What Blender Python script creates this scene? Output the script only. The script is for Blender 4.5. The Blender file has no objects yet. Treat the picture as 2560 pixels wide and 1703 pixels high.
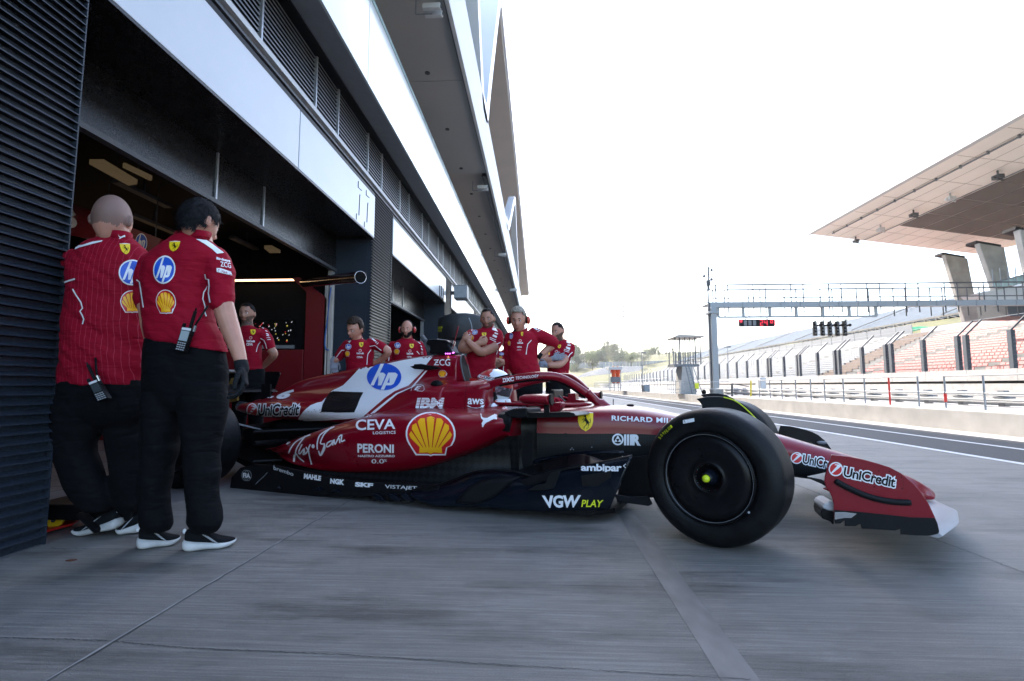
import bpy, bmesh, math, random
import numpy as np
from mathutils import Vector, Matrix, noise
from mathutils.bvhtree import BVHTree
R = math.radians
scene = bpy.context.scene
COL = scene.collection
# ------------------------------------------------------------------ camera
CAM_H, PITCH, YAW, FPX = 0.84, R(5.13), R(2.95), 1261.0
cd = bpy.data.cameras.new('camera'); cam = bpy.data.objects.new('camera', cd); COL.objects.link(cam)
cam.location = (0, 0, CAM_H); cam.rotation_euler = (R(90) + PITCH, 0, YAW)
cd.sensor_width = 36; cd.lens = 36 * FPX / 2560; cd.clip_start = 0.05; cd.clip_end = 5000
scene.camera = cam
# ------------------------------------------------------------------ light
SUN_AZ, SUN_EL = R(-23), R(39)          # azimuth from +Y towards +X, elevation
SUND = Vector((math.sin(SUN_AZ) * math.cos(SUN_EL), math.cos(SUN_AZ) * math.cos(SUN_EL), math.sin(SUN_EL)))
w = bpy.data.worlds.new('World'); scene.world = w; w.use_nodes = True
nt = w.node_tree; bg = nt.nodes['Background']
sky = nt.nodes.new('ShaderNodeTexSky'); sky.sky_type = 'NISHITA'; sky.sun_disc = False
sky.sun_elevation = SUN_EL; sky.sun_rotation = SUN_AZ; sky.air_density = 1.0; sky.dust_density = 2.2; sky.ozone_density = 1.0
nt.links.new(sky.outputs[0], bg.inputs[0]); bg.inputs[1].default_value = 0.15
sl = bpy.data.lights.new('sun', 'SUN'); sl.energy = 2.0; sl.angle = R(0.5); sl.color = (1.0, 0.93, 0.82)
so = bpy.data.objects.new('sun', sl); COL.objects.link(so); so.rotation_euler = SUND.to_track_quat('Z', 'Y').to_euler()
scene.view_settings.view_transform = 'Standard'; scene.view_settings.look = 'None'
scene.view_settings.exposure = 2.35; scene.view_settings.gamma = 1.0
scene.render.engine = 'CYCLES'
scene.cycles.max_bounces = 8; scene.cycles.diffuse_bounces = 4; scene.cycles.glossy_bounces = 4
scene.render.resolution_x = 1024; scene.render.resolution_y = 681
# ------------------------------------------------------------------ photo measuring (source pixels 2560x1703 -> rays)
_fw = Vector((-math.sin(YAW) * math.cos(PITCH), math.cos(YAW) * math.cos(PITCH), math.sin(PITCH)))
_rt = Vector((math.cos(YAW), math.sin(YAW), 0)); _up = _rt.cross(_fw)
CAM = Vector((0, 0, CAM_H))
def ray(p): return (_fw * FPX + _rt * (p[0] - 1280) + _up * (851.5 - p[1])) / FPX
def onX(p, X): d = ray(p); return CAM + d * (X / d.x)
def onY(p, Y): d = ray(p); return CAM + d * (Y / d.y)
def onZ(p, Z): d = ray(p); return CAM + d * ((Z - CAM_H) / d.z)
def onD(p, D): return CAM + ray(p) * D           # D = depth along the view axis
def crop(x0, y0, s): return lambda x, y: (x0 + x / s, y0 + y / s)
CA = crop(560, 860, 3.185); CB = crop(1100, 860, 3.2667); CC = crop(1580, 960, 2.741); CDD = crop(800, 740, 3.466)
CE = crop(500, 880, 4.125); CG = crop(1600, 960, 3.734); CW = crop(2020, 1100, 5.8925); CR = crop(0, 400, 1.5375)
CL = crop(0, 0, 2.45); CK = crop(800, 0, 1.96); CN = crop(1400, 560, 2.032); CQ = crop(560, 480, 3.185)
CRF = crop(1960, 240, 2.6133); CS = crop(1860, 700, 3.367); CT = crop(1400, 820, 4.714); CU = crop(1740, 640, 4.9)
CV = crop(0, 0, 2357 / 2560.)
# ------------------------------------------------------------------ object helpers
def link(o): COL.objects.link(o); return o
def tag(o, label=None, cat=None, group=None, kind=None):
    if label: o['label'] = label
    if cat: o['category'] = cat
    if group: o['group'] = group
    if kind: o['kind'] = kind
    return o
def empty(name, loc, label, cat, group=None, rot=(0, 0, 0)):
    o = bpy.data.objects.new(name, None); link(o); o.location = loc; o.rotation_euler = rot; o.empty_display_size = .1
    return tag(o, label, cat, group)
def mesh_obj(name, bm, mats, parent=None, smooth=False, sub=0, bevel=0, solid=0, world=False, auto=None):
    """link the bmesh as ONE object; world=True: coordinates are world ones, made local to the parent"""
    me = bpy.data.meshes.new(name)
    if world and parent is not None:
        M = Matrix(); q = parent
        while q is not None: M = Matrix.Translation(q.location) @ q.rotation_euler.to_matrix().to_4x4() @ M; q = q.parent
        bmesh.ops.transform(bm, matrix=M.inverted(), verts=bm.verts)
    bm.to_mesh(me); bm.free()
    if not isinstance(mats, (list, tuple)): mats = [mats]
    for m in mats: me.materials.append(m)
    if smooth:
        me.polygons.foreach_set('use_smooth', [True] * len(me.polygons))
    o = bpy.data.objects.new(name, me); link(o)
    if parent is not None: o.parent = parent
    if solid:
        s = o.modifiers.new('s', 'SOLIDIFY'); s.thickness = solid; s.offset = 0
    if bevel:
        b = o.modifiers.new('b', 'BEVEL'); b.width = bevel; b.segments = 2; b.limit_method = 'ANGLE'; b.angle_limit = R(40)
    if sub:
        s = o.modifiers.new('u', 'SUBSURF'); s.levels = sub; s.render_levels = sub
    if auto:
        me.polygons.foreach_set('use_smooth', [True] * len(me.polygons)); me.set_sharp_from_angle(angle=R(auto))
    return o
def B_(): return bmesh.new()
def box(bm, x0, x1, y0, y1, z0, z1, mi=0):
    vs = [bm.verts.new(p) for p in [(x0, y0, z0), (x1, y0, z0), (x1, y1, z0), (x0, y1, z0), (x0, y0, z1), (x1, y0, z1), (x1, y1, z1), (x0, y1, z1)]]
    for f in [(0, 3, 2, 1), (4, 5, 6, 7), (0, 1, 5, 4), (1, 2, 6, 5), (2, 3, 7, 6), (3, 0, 4, 7)]:
        bm.faces.new([vs[i] for i in f]).material_index = mi
    return vs
def bar(bm, p0, p1, r, n=8, r1=None, mi=0):
    """round bar between two points"""
    p0, p1 = Vector(p0), Vector(p1); r1 = r if r1 is None else r1
    d = (p1 - p0).normalized(); a = d.orthogonal().normalized(); b = d.cross(a)
    c0 = [bm.verts.new(p0 + (a * math.cos(t) + b * math.sin(t)) * r) for t in [i * 2 * math.pi / n for i in range(n)]]
    c1 = [bm.verts.new(p1 + (a * math.cos(t) + b * math.sin(t)) * r1) for t in [i * 2 * math.pi / n for i in range(n)]]
    for i in range(n):
        bm.faces.new([c0[i], c0[(i + 1) % n], c1[(i + 1) % n], c1[i]]).material_index = mi
    bm.faces.new(c0[::-1]).material_index = mi; bm.faces.new(c1).material_index = mi
def sqbar(bm, p0, p1, w, h=None, upv=(0, 0, 1), mi=0):
    p0, p1 = Vector(p0), Vector(p1); h = w if h is None else h
    d = (p1 - p0).normalized(); s = d.cross(Vector(upv))
    s = s.normalized() if s.length > 1e-4 else Vector((1, 0, 0)); u = s.cross(d).normalized()
    q = [(-1, -1), (1, -1), (1, 1), (-1, 1)]
    c0 = [bm.verts.new(p0 + s * a * w / 2 + u * b * h / 2) for a, b in q]; c1 = [bm.verts.new(p1 + s * a * w / 2 + u * b * h / 2) for a, b in q]
    for i in range(4): bm.faces.new([c0[i], c0[(i + 1) % 4], c1[(i + 1) % 4], c1[i]]).material_index = mi
    bm.faces.new(c0[::-1]).material_index = mi; bm.faces.new(c1).material_index = mi
def prism(bm, pts, vec, mi=0):
    """extrude a closed 3D polygon along vec"""
    a = [bm.verts.new(p) for p in pts]; b = [bm.verts.new(Vector(p) + Vector(vec)) for p in pts]; n = len(pts)
    f = [bm.faces.new(a), bm.faces.new(b[::-1])]
    for i in range(n): f.append(bm.faces.new([a[i], b[i], b[(i + 1) % n], a[(i + 1) % n]]))
    for x in f: x.material_index = mi
    bmesh.ops.recalc_face_normals(bm, faces=f)
def loftrings(bm, rings, caps=True, closed=True, mi=0):
    V = [[bm.verts.new(p) for p in r] for r in rings]; n = len(V[0]); m = n if closed else n - 1
    for i in range(len(V) - 1):
        for j in range(m):
            bm.faces.new([V[i][j], V[i][(j + 1) % n], V[i + 1][(j + 1) % n], V[i + 1][j]]).material_index = mi
    if caps: bm.faces.new(V[0][::-1]).material_index = mi; bm.faces.new(V[-1]).material_index = mi
    return V
def tube(bm, pts, rad, n=10, mi=0, asp=1.0, upv=None):
    """swept tube through points; rad number or list"""
    pts = [Vector(p) for p in pts]; k = len(pts)
    rad = [rad] * k if not isinstance(rad, (list, tuple)) else rad
    rings = []; a = None
    for i in range(k):
        d = (pts[min(i + 1, k - 1)] - pts[max(i - 1, 0)]).normalized()
        if a is None: a = (Vector(upv) if upv else d.orthogonal())
        a = (a - d * a.dot(d)).normalized(); b = d.cross(a)
        rings.append([pts[i] + (a * math.cos(t) + b * math.sin(t) * asp) * rad[i] for t in [j * 2 * math.pi / n for j in range(n)]])
    loftrings(bm, rings, mi=mi)
def smoothpts(pts, k=6):
    """catmull-rom through points"""
    P = [Vector(p) for p in pts]; out = []
    for i in range(len(P) - 1):
        p0, p1, p2, p3 = P[max(i - 1, 0)], P[i], P[i + 1], P[min(i + 2, len(P) - 1)]
        for j in range(k):
            t = j / k
            out.append(.5 * ((2 * p1) + (p2 - p0) * t + (2 * p0 - 5 * p1 + 4 * p2 - p3) * t * t + (3 * p1 - p0 - 3 * p2 + p3) * t ** 3))
    out.append(P[-1]); return out
def sphere(bm, c, r, seg=12, rings=8, sc=(1, 1, 1), mi=0, rot=None):
    M = Matrix.Translation(c) @ (rot.to_4x4() if rot else Matrix()) @ Matrix.Diagonal((r * sc[0], r * sc[1], r * sc[2], 1))
    g = bmesh.ops.create_uvsphere(bm, u_segments=seg, v_segments=rings, radius=1, matrix=M)
    fs = set(f for v in g['verts'] for f in v.link_faces)
    for f in fs: f.material_index = mi; f.smooth = True
    return g['verts']
# ------------------------------------------------------------------ materials
def mat(name, col, rough=.5, metal=0, noise_s=0, noise_a=.15, bump=0, bump_s=None, coat=0, emit=None, es=1, spec=None, stretch=None, alpha=None, coords='Object'):
    m = bpy.data.materials.new(name); m.use_nodes = True; t = m.node_tree; p = t.nodes['Principled BSDF']
    p.inputs['Base Color'].default_value = (*col, 1); p.inputs['Roughness'].default_value = rough; p.inputs['Metallic'].default_value = metal
    p.inputs['Coat Weight'].default_value = coat; p.inputs['Coat Roughness'].default_value = .08
    if spec is not None: p.inputs['Specular IOR Level'].default_value = spec
    if emit: p.inputs['Emission Color'].default_value = (*emit, 1); p.inputs['Emission Strength'].default_value = es
    if alpha is not None: p.inputs['Alpha'].default_value = alpha
    tc = t.nodes.new('ShaderNodeTexCoord'); src = tc.outputs[coords]
    if stretch:
        mp = t.nodes.new('ShaderNodeMapping'); mp.inputs['Scale'].default_value = stretch; t.links.new(src, mp.inputs[0]); src = mp.outputs[0]
    if noise_s:
        n = t.nodes.new('ShaderNodeTexNoise'); n.inputs['Scale'].default_value = noise_s; n.inputs['Detail'].default_value = 6; t.links.new(src, n.inputs['Vector'])
        r = t.nodes.new('ShaderNodeMapRange'); r.inputs[1].default_value = .3; r.inputs[2].default_value = .7; r.inputs[3].default_value = 1 - noise_a; r.inputs[4].default_value = 1 + noise_a
        t.links.new(n.outputs[0], r.inputs[0])
        x = t.nodes.new('ShaderNodeMix'); x.data_type = 'RGBA'; x.blend_type = 'MULTIPLY'; x.inputs[0].default_value = 1
        x.inputs[6].default_value = (*col, 1); t.links.new(r.outputs[0], x.inputs[7]); t.links.new(x.outputs[2], p.inputs['Base Color'])
        rr = t.nodes.new('ShaderNodeMapRange'); rr.inputs[3].default_value = max(0, rough - .08); rr.inputs[4].default_value = min(1, rough + .08)
        t.links.new(n.outputs[0], rr.inputs[0]); t.links.new(rr.outputs[0], p.inputs['Roughness'])
    if bump:
        n2 = t.nodes.new('ShaderNodeTexNoise'); n2.inputs['Scale'].default_value = bump_s or 40; n2.inputs['Detail'].default_value = 5; t.links.new(src, n2.inputs['Vector'])
        b = t.nodes.new('ShaderNodeBump'); b.inputs['Strength'].default_value = bump; b.inputs['Distance'].default_value = .01; t.links.new(n2.outputs[0], b.inputs['Height']); t.links.new(b.outputs[0], p.inputs['Normal'])
    return m
def checker_mat(name, c1, c2, scale, rough=.35, rot=R(45)):
    m = bpy.data.materials.new(name); m.use_nodes = True; t = m.node_tree; p = t.nodes['Principled BSDF']
    tc = t.nodes.new('ShaderNodeTexCoord'); mp = t.nodes.new('ShaderNodeMapping'); mp.inputs['Rotation'].default_value = (0, rot, 0)
    mp.inputs['Location'].default_value = (.003, .0, .003)
    ck = t.nodes.new('ShaderNodeTexChecker'); ck.inputs[1].default_value = (*c1, 1); ck.inputs[2].default_value = (*c2, 1); ck.inputs[3].default_value = scale
    mp.inputs['Scale'].default_value = (1, .001, 1)
    t.links.new(tc.outputs['Object'], mp.inputs[0]); t.links.new(mp.outputs[0], ck.inputs[0]); t.links.new(ck.outputs[0], p.inputs['Base Color'])
    p.inputs['Roughness'].default_value = rough
    p.inputs['Specular IOR Level'].default_value = .15
    return m
M = {}
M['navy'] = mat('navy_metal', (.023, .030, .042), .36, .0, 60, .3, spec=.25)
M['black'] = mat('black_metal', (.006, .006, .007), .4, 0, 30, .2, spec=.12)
M['fascia'] = mat('white_cladding', (.46, .485, .52), .35, 0, 1.2, .05, coat=.3)
M['white'] = mat('white_paint', (.54, .54, .54), .5, 0, 2, .04)
M['alu'] = mat('brushed_aluminium', (.40, .41, .43), .35, .6, 25, .1)
M['soffit'] = mat('warm_grey_soffit', (.40, .385, .37), .6, 0, .8, .06)
M['soffit2'] = mat('beige_soffit', (.42, .37, .33), .6, 0, .6, .06)
M['slat'] = mat('slat_grey', (.115, .12, .128), .4, .2, 8, .12)
M['darkgrey'] = mat('dark_grey', (.06, .062, .068), .5, 0, 8, .15)
M['midgrey'] = mat('mid_grey', (.14, .148, .162), .5, 0, 8, .1)
M['galv'] = mat('galvanised_steel', (.25, .27, .29), .45, .3, 20, .12)
M['glasswhite'] = mat('frosted_glass_panel', (.38, .43, .42), .12, 0, .7, .04, coat=.5)
M['glassedge'] = mat('glass_edge', (.30, .42, .40), .1, 0, 4, .1)
M['concretew'] = mat('pale_concrete', (.40, .38, .36), .8, 0, 2.5, .14, bump=.2, bump_s=30)
M['concreteg'] = mat('grey_concrete', (.34, .32, .29), .85, 0, 1.5, .2, bump=.3, bump_s=20)
M['steel'] = mat('polished_steel', (.5, .5, .52), .2, .9)
# ================================================================== GROUND
def concrete_floor():
    m = bpy.data.materials.new('brushed_concrete'); m.use_nodes = True; t = m.node_tree; p = t.nodes['Principled BSDF']; L = t.links.new
    tc = t.nodes.new('ShaderNodeTexCoord')
    def nz(scale, st, det=6, rough=.6):
        mp = t.nodes.new('ShaderNodeMapping'); mp.inputs['Scale'].default_value = st; L(tc.outputs['Object'], mp.inputs[0])
        n = t.nodes.new('ShaderNodeTexNoise'); n.inputs['Scale'].default_value = scale; n.inputs['Detail'].default_value = det; n.inputs['Roughness'].default_value = rough
        L(mp.outputs[0], n.inputs['Vector']); return n.outputs[0]
    def mr(s, a, b, c, d):
        r = t.nodes.new('ShaderNodeMapRange'); r.inputs[1].default_value = a; r.inputs[2].default_value = b; r.inputs[3].default_value = c; r.inputs[4].default_value = d; L(s, r.inputs[0]); return r.outputs[0]
    def mul(a, b):
        x = t.nodes.new('ShaderNodeMath'); x.operation = 'MULTIPLY'; L(a, x.inputs[0]); L(b, x.inputs[1]); return x.outputs[0]
    blotch = mr(nz(.9, (1, 1, 1), 7, .7), .3, .7, .74, 1.18)
    streak = mr(nz(8, (.22, 10, 1), 8, .8), .38, .62, .62, 1.14)
    fine = mr(nz(5, (.3, 12, 1), 8, .75), .34, .66, .78, 1.15)
    grain = mr(nz(230, (1, 1, 1), 4, .7), .3, .7, .66, 1.32)
    scuff = mr(nz(1.6, (.5, 2.2, 1), 6, .7), .5, .64, 1.0, .5)
    v = mul(mul(mul(mul(blotch, streak), fine), grain), scuff)
    pits = t.nodes.new('ShaderNodeTexVoronoi'); pits.inputs['Scale'].default_value = 2.6; L(tc.outputs['Object'], pits.inputs['Vector'])
    v = mul(v, mr(pits.outputs['Distance'], .012, .03, .35, 1.0))
    cmb = t.nodes.new('ShaderNodeMix'); cmb.data_type = 'RGBA'; cmb.blend_type = 'MULTIPLY'; cmb.inputs[0].default_value = 1
    cmb.inputs[6].default_value = (.236, .222, .202, 1); L(v, cmb.inputs[7]); L(cmb.outputs[2], p.inputs['Base Color'])
    L(mr(v, .5, 1.2, .55, .78), p.inputs['Roughness'])
    b = t.nodes.new('ShaderNodeBump'); b.inputs['Strength'].default_value = .8; b.inputs['Distance'].default_value = .004; L(mul(streak, grain), b.inputs['Height']); L(b.outputs[0], p.inputs['Normal'])
    return m
M['floor'] = concrete_floor()
M['asphalt'] = mat('asphalt', (.032, .033, .036), .75, 0, 2.2, .25, bump=.5, bump_s=160, stretch=(1, .3, 1))
M['track'] = mat('track_asphalt', (.24, .23, .22), .8, 0, 1.0, .2, bump=.4, bump_s=120)
M['grass'] = mat('dry_grass', (.115, .108, .034), .9, 0, .35, .35, bump=.6, bump_s=8)
M['paint'] = mat('lane_paint', (.60, .60, .59), .6, 0, 9, .12)
M['crack'] = mat('joint_filler', (.05, .05, .05), .9, 0, 40, .3)
M['lightjoint'] = mat('pale_joint', (.225, .22, .21), .8, 0, 12, .3)
M['rubberstrip'] = mat('tar_strip', (.115, .113, .11), .55, 0, 14, .3, stretch=(1, .4, 1))
M['gfloor'] = mat('garage_floor', (.15, .14, .14), .35, 0, 3, .15)
def sheet(name, x0, x1, y0, y1, z, m, kind='structure', label=None):
    bm = B_(); f = bm.faces.new([bm.verts.new(p) for p in [(x0, y0, z), (x1, y0, z), (x1, y1, z), (x0, y1, z)]])
    o = mesh_obj(name, bm, m); o['kind'] = kind; return o
sheet('ground', -900, 1500, -400, 2500, -.03, M['grass'])
sheet('apron', -2.62, 5.17, -8, 150, 0, M['floor'])
sheet('garage_floor', -16, -2.62, -3, 120, 0.0, M['gfloor'])
sheet('pit_lane', 5.17, 7.86, -8, 150, -.001, M['asphalt'])
sheet('lane_line', 5.15, 5.27, -8, 150, .004, M['paint'])
sheet('lane_line', 6.34, 6.44, -8, 150, .004, M['paint'])
sheet('lane_edge', 7.25, 7.86, -8, 150, .003, M['concretew'])
sheet('pit_lane', -2, 7.86, 150, 420, -.004, M['asphalt'])
sheet('race_track', 11.2, 28, -20, 420, -.01, M['track'])
# joints of the concrete slabs, cracks and the tar strip, each a thin irregular ribbon
def ribbon(name, pts, w0, w1, z, m, seed=1, wob=.006):
    rnd = random.Random(seed); bm = B_(); L_ = []; n = 60
    P = []
    for i in range(len(pts) - 1):
        for j in range(n):
            t = j / n; P.append((pts[i][0] * (1 - t) + pts[i + 1][0] * t, pts[i][1] * (1 - t) + pts[i + 1][1] * t))
    P.append(pts[-1])
    for i, (x, y) in enumerate(P):
        a = P[max(i - 1, 0)]; b = P[min(i + 1, len(P) - 1)]; d = Vector((b[0] - a[0], b[1] - a[1])).normalized(); s = Vector((-d.y, d.x))
        ww = (w0 + (w1 - w0) * i / len(P)) * rnd.uniform(.6, 1.3); o = rnd.uniform(-wob, wob)
        L_.append((bm.verts.new((x + s.x * (o - ww / 2), y + s.y * (o - ww / 2), z)), bm.verts.new((x + s.x * (o + ww / 2), y + s.y * (o + ww / 2), z))))
    for a, b in zip(L_, L_[1:]): bm.faces.new([a[0], a[1], b[1], b[0]])
    o = mesh_obj(name, bm, m); o['kind'] = 'structure'; return o
g0 = lambda p: tuple(onZ(p, 0)[:2])
ribbon('slab_joint', [(-1.413, .4), (-1.388, 4.4), (-1.358, 12)], .008, .008, .002, M['lightjoint'], 2, .001)
ribbon('slab_joint', [(-1.405, .4), (-1.38, 4.4), (-1.35, 12)], .004, .004, .003, M['crack'], 3, .003)
C4 = crop(0, 1100, 1.8414); C5 = crop(1280, 1100, 1.8414)
ribbon('slab_joint', [g0(C4(0, 912)), g0(C4(470, 925)), g0(C4(870, 960)), g0(C4(1560, 990)), g0(C5(0, 1040)), g0(C5(1100, 1105))], .0035, .003, .002, M['crack'], 4, .0025)
ribbon('slab_joint', [g0(C4(230, 500)), g0(C4(600, 505)), g0(C4(1170, 522))], .004, .003, .002, M['crack'], 5)
ribbon('slab_joint', [g0(C4(980, 292)), g0(C4(1560, 305))], .006, .005, .002, M['crack'], 6)
ribbon('slab_joint', [g0(C5(1900, 440)), g0(C5(2357, 612))], .005, .004, .002, M['crack'], 7)
ribbon('slab_joint', [g0(C5(1262, 190)), g0(C5(1380, 235)), g0(C5(1470, 275))], .008, .006, .002, M['crack'], 8)
sheet('tar_strip', .52, .63, .3, 9, .0012, M['rubberstrip'])
# small things lying about
bm = B_(); p = onZ(CV(163, 1291), 0); prism(bm, [(p.x - .02, p.y - .008, .001), (p.x + .012, p.y - .012, .001), (p.x + .022, p.y + .01, .001), (p.x - .01, p.y + .012, .001)], (0, 0, .004))
tag(mesh_obj('fallen_leaf', bm, mat('leaf_brown', (.10, .025, .01), .7)), 'small dark red brown scrap lying on the bare concrete by the louvred pillar', 'leaf')
# ================================================================== PIT BUILDING
PX = -2.62
bld = empty('pit_building', (PX, 2.64, 0), 'long grey and white pit garage building with louvred pillars and zigzag roof band', 'building')
def part(name, bm, m, parent=bld, **k): return mesh_obj(name, bm, m, parent, world=True, **k)
def louvre(y0, y1, z0, z1, pitch, xo, dep, name='louvre_panel', m=None, parent=bld, dk=None, sp=(.48, .60)):
    bm = B_(); n = int(round((z1 - z0) / pitch)); pitch = (z1 - z0) / n; prof = []
    for i in range(n):
        z = z0 + i * pitch
        prof += [(xo - dep, z), (xo - dep, z + pitch * (sp[0] - .04)), (xo, z + pitch * sp[0]), (xo, z + pitch * sp[1]), (xo - dep * .82, z + pitch * .97)]
    prof += [(xo - dep, z1), (xo - dep - .06, z1), (xo - dep - .06, z0)]
    ra = [bm.verts.new((x, y0, z)) for x, z in prof]; rb = [bm.verts.new((x, y1, z)) for x, z in prof]; k = len(prof)
    for i in range(k): bm.faces.new([ra[i], rb[i], rb[(i + 1) % k], ra[(i + 1) % k]]).material_index = 1 if i < n * 5 and i % 5 < 2 else 0  # recess faces under each blade blackened to stand in for shade
    for rr, s in ((ra, 1), (rb, -1)):
        for i in range(n):
            q = rr[i * 5:i * 5 + 5]; bm.faces.new(q)
    bmesh.ops.recalc_face_normals(bm, faces=bm.faces)
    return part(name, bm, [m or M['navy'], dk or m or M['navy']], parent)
NB = 17
PIT = 6.2
edges = []                                   # (opening start, opening end)
for k in range(NB):
    a = 2.64 if k == 0 else 8.8 + (k - 1) * PIT
    b = 7.77 if k == 0 else 14.05 + (k - 1) * PIT
    edges.append((a, b))
# pillars
def pillar(y0, y1):
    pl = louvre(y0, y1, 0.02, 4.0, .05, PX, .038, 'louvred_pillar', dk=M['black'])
    bm = B_(); box(bm, PX - .62, PX - .033, y0 + .003, y1 - .003, 0, 4.0); box(bm, PX - .04, PX - .003, y1 - .006, y1 + .002, 0, 4.0)
    part('pillar_core', bm, M['navy'])
pillar(-2.2, 2.64)
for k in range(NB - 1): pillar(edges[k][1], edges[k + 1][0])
M['doorpanel'] = mat('dark_door_panel', (.007, .0065, .007), .28, 0, 90, .25, spec=.3)
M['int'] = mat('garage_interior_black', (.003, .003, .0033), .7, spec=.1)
M['lampwarm'] = mat('ceiling_lamp_glow', (.1, .08, .06), .5, emit=(1, .70, .36), es=.012)
for k, (a, b) in enumerate(edges):
    # white fascia panels above the opening
    mid = 5.2 if k == 0 else a + 2.62
    for s, e in ((a, mid - .004), (mid + .004, b)):
        bm = B_(); box(bm, PX - .05, PX + .012, s + .004, e - .004, 3.21, 3.87); part('fascia_panel', bm, M['fascia'], bevel=.004)
    bm = B_(); box(bm, PX - .6, PX + .01, a, b, 3.185, 3.207); part('lintel_soffit', bm, M['doorpanel'])
    bm = B_(); box(bm, PX - .055, PX + .004, a, b, 3.875, 3.93); part('dark_trim', bm, M['black'])
    # rolled up sectional door, its lower panel hanging below the lintel
    bm = B_(); box(bm, -3.26, -3.225, a, b, 2.70, 3.185); dr = part('garage_door', bm, M['doorpanel'])
    for off in (2.1, 2.97): 
        bm = B_(); box(bm, -3.224, -3.205, a + off - .012, a + off + .012, 2.69, 3.18); part('door_mullion', bm, M['alu'], dr)
    bm = B_(); box(bm, -3.27, -3.20, a, b, 2.655, 2.698); part('door_rail', bm, M['darkgrey'], dr)
    bm = B_(); box(bm, -3.30, -3.23, b - .10, b - .002, 0, 2.65); part('door_guide', bm, M['alu'])
# garage interior shell (black ceiling, back wall)
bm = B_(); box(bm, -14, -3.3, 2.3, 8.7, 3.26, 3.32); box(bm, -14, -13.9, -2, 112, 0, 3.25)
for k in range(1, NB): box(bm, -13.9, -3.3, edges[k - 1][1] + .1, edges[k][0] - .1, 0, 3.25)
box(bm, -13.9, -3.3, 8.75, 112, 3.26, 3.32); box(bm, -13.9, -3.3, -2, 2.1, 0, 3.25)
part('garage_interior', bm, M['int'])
for i in range(5):
    for X in (-4.6, -5.3, -6.2):
        bm = B_(); z = 3.05; y = 3.4 + i * 1.05; box(bm, X - .05, X + .05, y - .4, y + .4, z, z + .04); box(bm, X - .01, X + .01, y - .01, y + .01, z + .04, 3.26)
        if (i + int(X * 10)) % 2 == 0: part('ceiling_truss', bm, M['darkgrey'])
        else: bm.free()
# rails above fascia and upper louvre windows
bm = B_(); box(bm, PX - .09, PX - .056, -2.2, 108, 3.94, 4.04); box(bm, PX - .055, PX - .02, -2.2, 108, 4.0, 4.03); part('cable_rail', bm, M['darkgrey'])
bm = B_(); box(bm, PX - .10, PX + .012, -2.2, 108, 4.06, 4.115); part('sill_rail', bm, M['white'])
bm = B_(); box(bm, PX - .13, PX - .02, -2.2, 108, 4.80, 5.15); box(bm, PX - .1, PX + .10, -2.2, 108, 4.765, 4.785); part('louvre_head', bm, M['black'])
mull = [4.41 - 3 * 1.25 + i * 1.25 for i in range(3)] + [4.41, 5.59, 6.26, 7.43, 8.13]
y = 9.25
while y < 106: mull += [y, y + .68]; y += 1.86
for i in range(len(mull) - 1):
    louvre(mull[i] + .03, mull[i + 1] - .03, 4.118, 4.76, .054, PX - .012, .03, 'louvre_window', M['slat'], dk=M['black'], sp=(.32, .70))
    bm = B_(); box(bm, PX - .06, PX + .003, mull[i] - .014, mull[i] + .014, 4.115, 4.77); part('window_mullion', bm, M['alu'])
# balcony: grey underside, frosted panels, glass edge
RX = -2.2
bm = B_(); box(bm, PX - .4, RX - .03, -2.4, 108, 4.79, 4.85); part('balcony_soffit', bm, M['midgrey'])
y = -2.0 - .05
i = 0
while y < 106:
    bm = B_(); box(bm, RX - .03, RX, y + .006, y + 2.04, 4.78, 5.98); part('balcony_panel', bm, M['glasswhite'])
    bm = B_(); box(bm, RX - .035, RX + .006, y + .006, y + 2.04, 5.985, 6.05); part('glass_edge', bm, M['glassedge'])
    y += 2.05; i += 1
bm = B_(); box(bm, -3.6, -3.5, -2, 108, 4.85, 9.0); part('upper_wall', bm, M['midgrey'])
# upper soffit, white lower band and zigzag ribbon, roof
UX = -1.5
bm = B_()
for (a, b) in ((-3, 2.9), (2.92, 7.9), (7.92, 10.5), (10.52, 15.4)): box(bm, -3.5, -1.62, a, b, 7.56, 7.66)
part('upper_soffit', bm, M['soffit'])
bm = B_()
y = 15.42
while y < 100: box(bm, -3.5, -1.75, y, y + 3.2, 7.68, 7.78); y += 3.22
part('upper_soffit', bm, M['soffit2'])
bm = B_(); box(bm, -1.75, -1.62, 15.42, 100, 7.45, 7.9); part('soffit_edge_beam', bm, M['darkgrey'])
bm = B_(); box(bm, -1.62, -1.58, -3, 100, 7.52, 7.70); part('shadow_gap', bm, M['midgrey'])
bm = B_(); box(bm, -1.58, -1.5, -3, 100, 7.44, 8.95); part('white_band', bm, M['white'], bevel=.01)
for i in range(34):
    bm = B_(); bar(bm, (-2.35, .6 + i * 2.4, 7.54 + (.12 if i * 2.4 > 14.8 else 0)), (-2.35, .6 + i * 2.4, 7.57 + (.12 if i * 2.4 > 14.8 else 0)), .055, 10); part('downlight', bm, M['darkgrey'])
M['ribbon'] = mat('white_ribbon', (.60, .62, .65), .35, 0, 1, .03)
def rib(pts, th, x0, x1, m, name):
    """thick band following (Y,Z) polyline, extruded in X"""
    P = smoothpts([(p[0], p[1], 0) for p in pts], 8); bm = B_(); up = []; dn = []
    for i, p in enumerate(P):
        d = (P[min(i + 1, len(P) - 1)] - P[max(i - 1, 0)]).normalized(); n = Vector((-d.y, d.x, 0))
        up.append(p + n * th / 2); dn.append(p - n * th / 2)
    rings = [[(x0, a.x, a.y), (x1, a.x, a.y), (x1, b.x, b.y), (x0, b.x, b.y)] for a, b in zip(up, dn)]
    loftrings(bm, rings); bmesh.ops.recalc_face_normals(bm, faces=bm.faces)
    return part(name, bm, m, auto=40)
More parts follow.
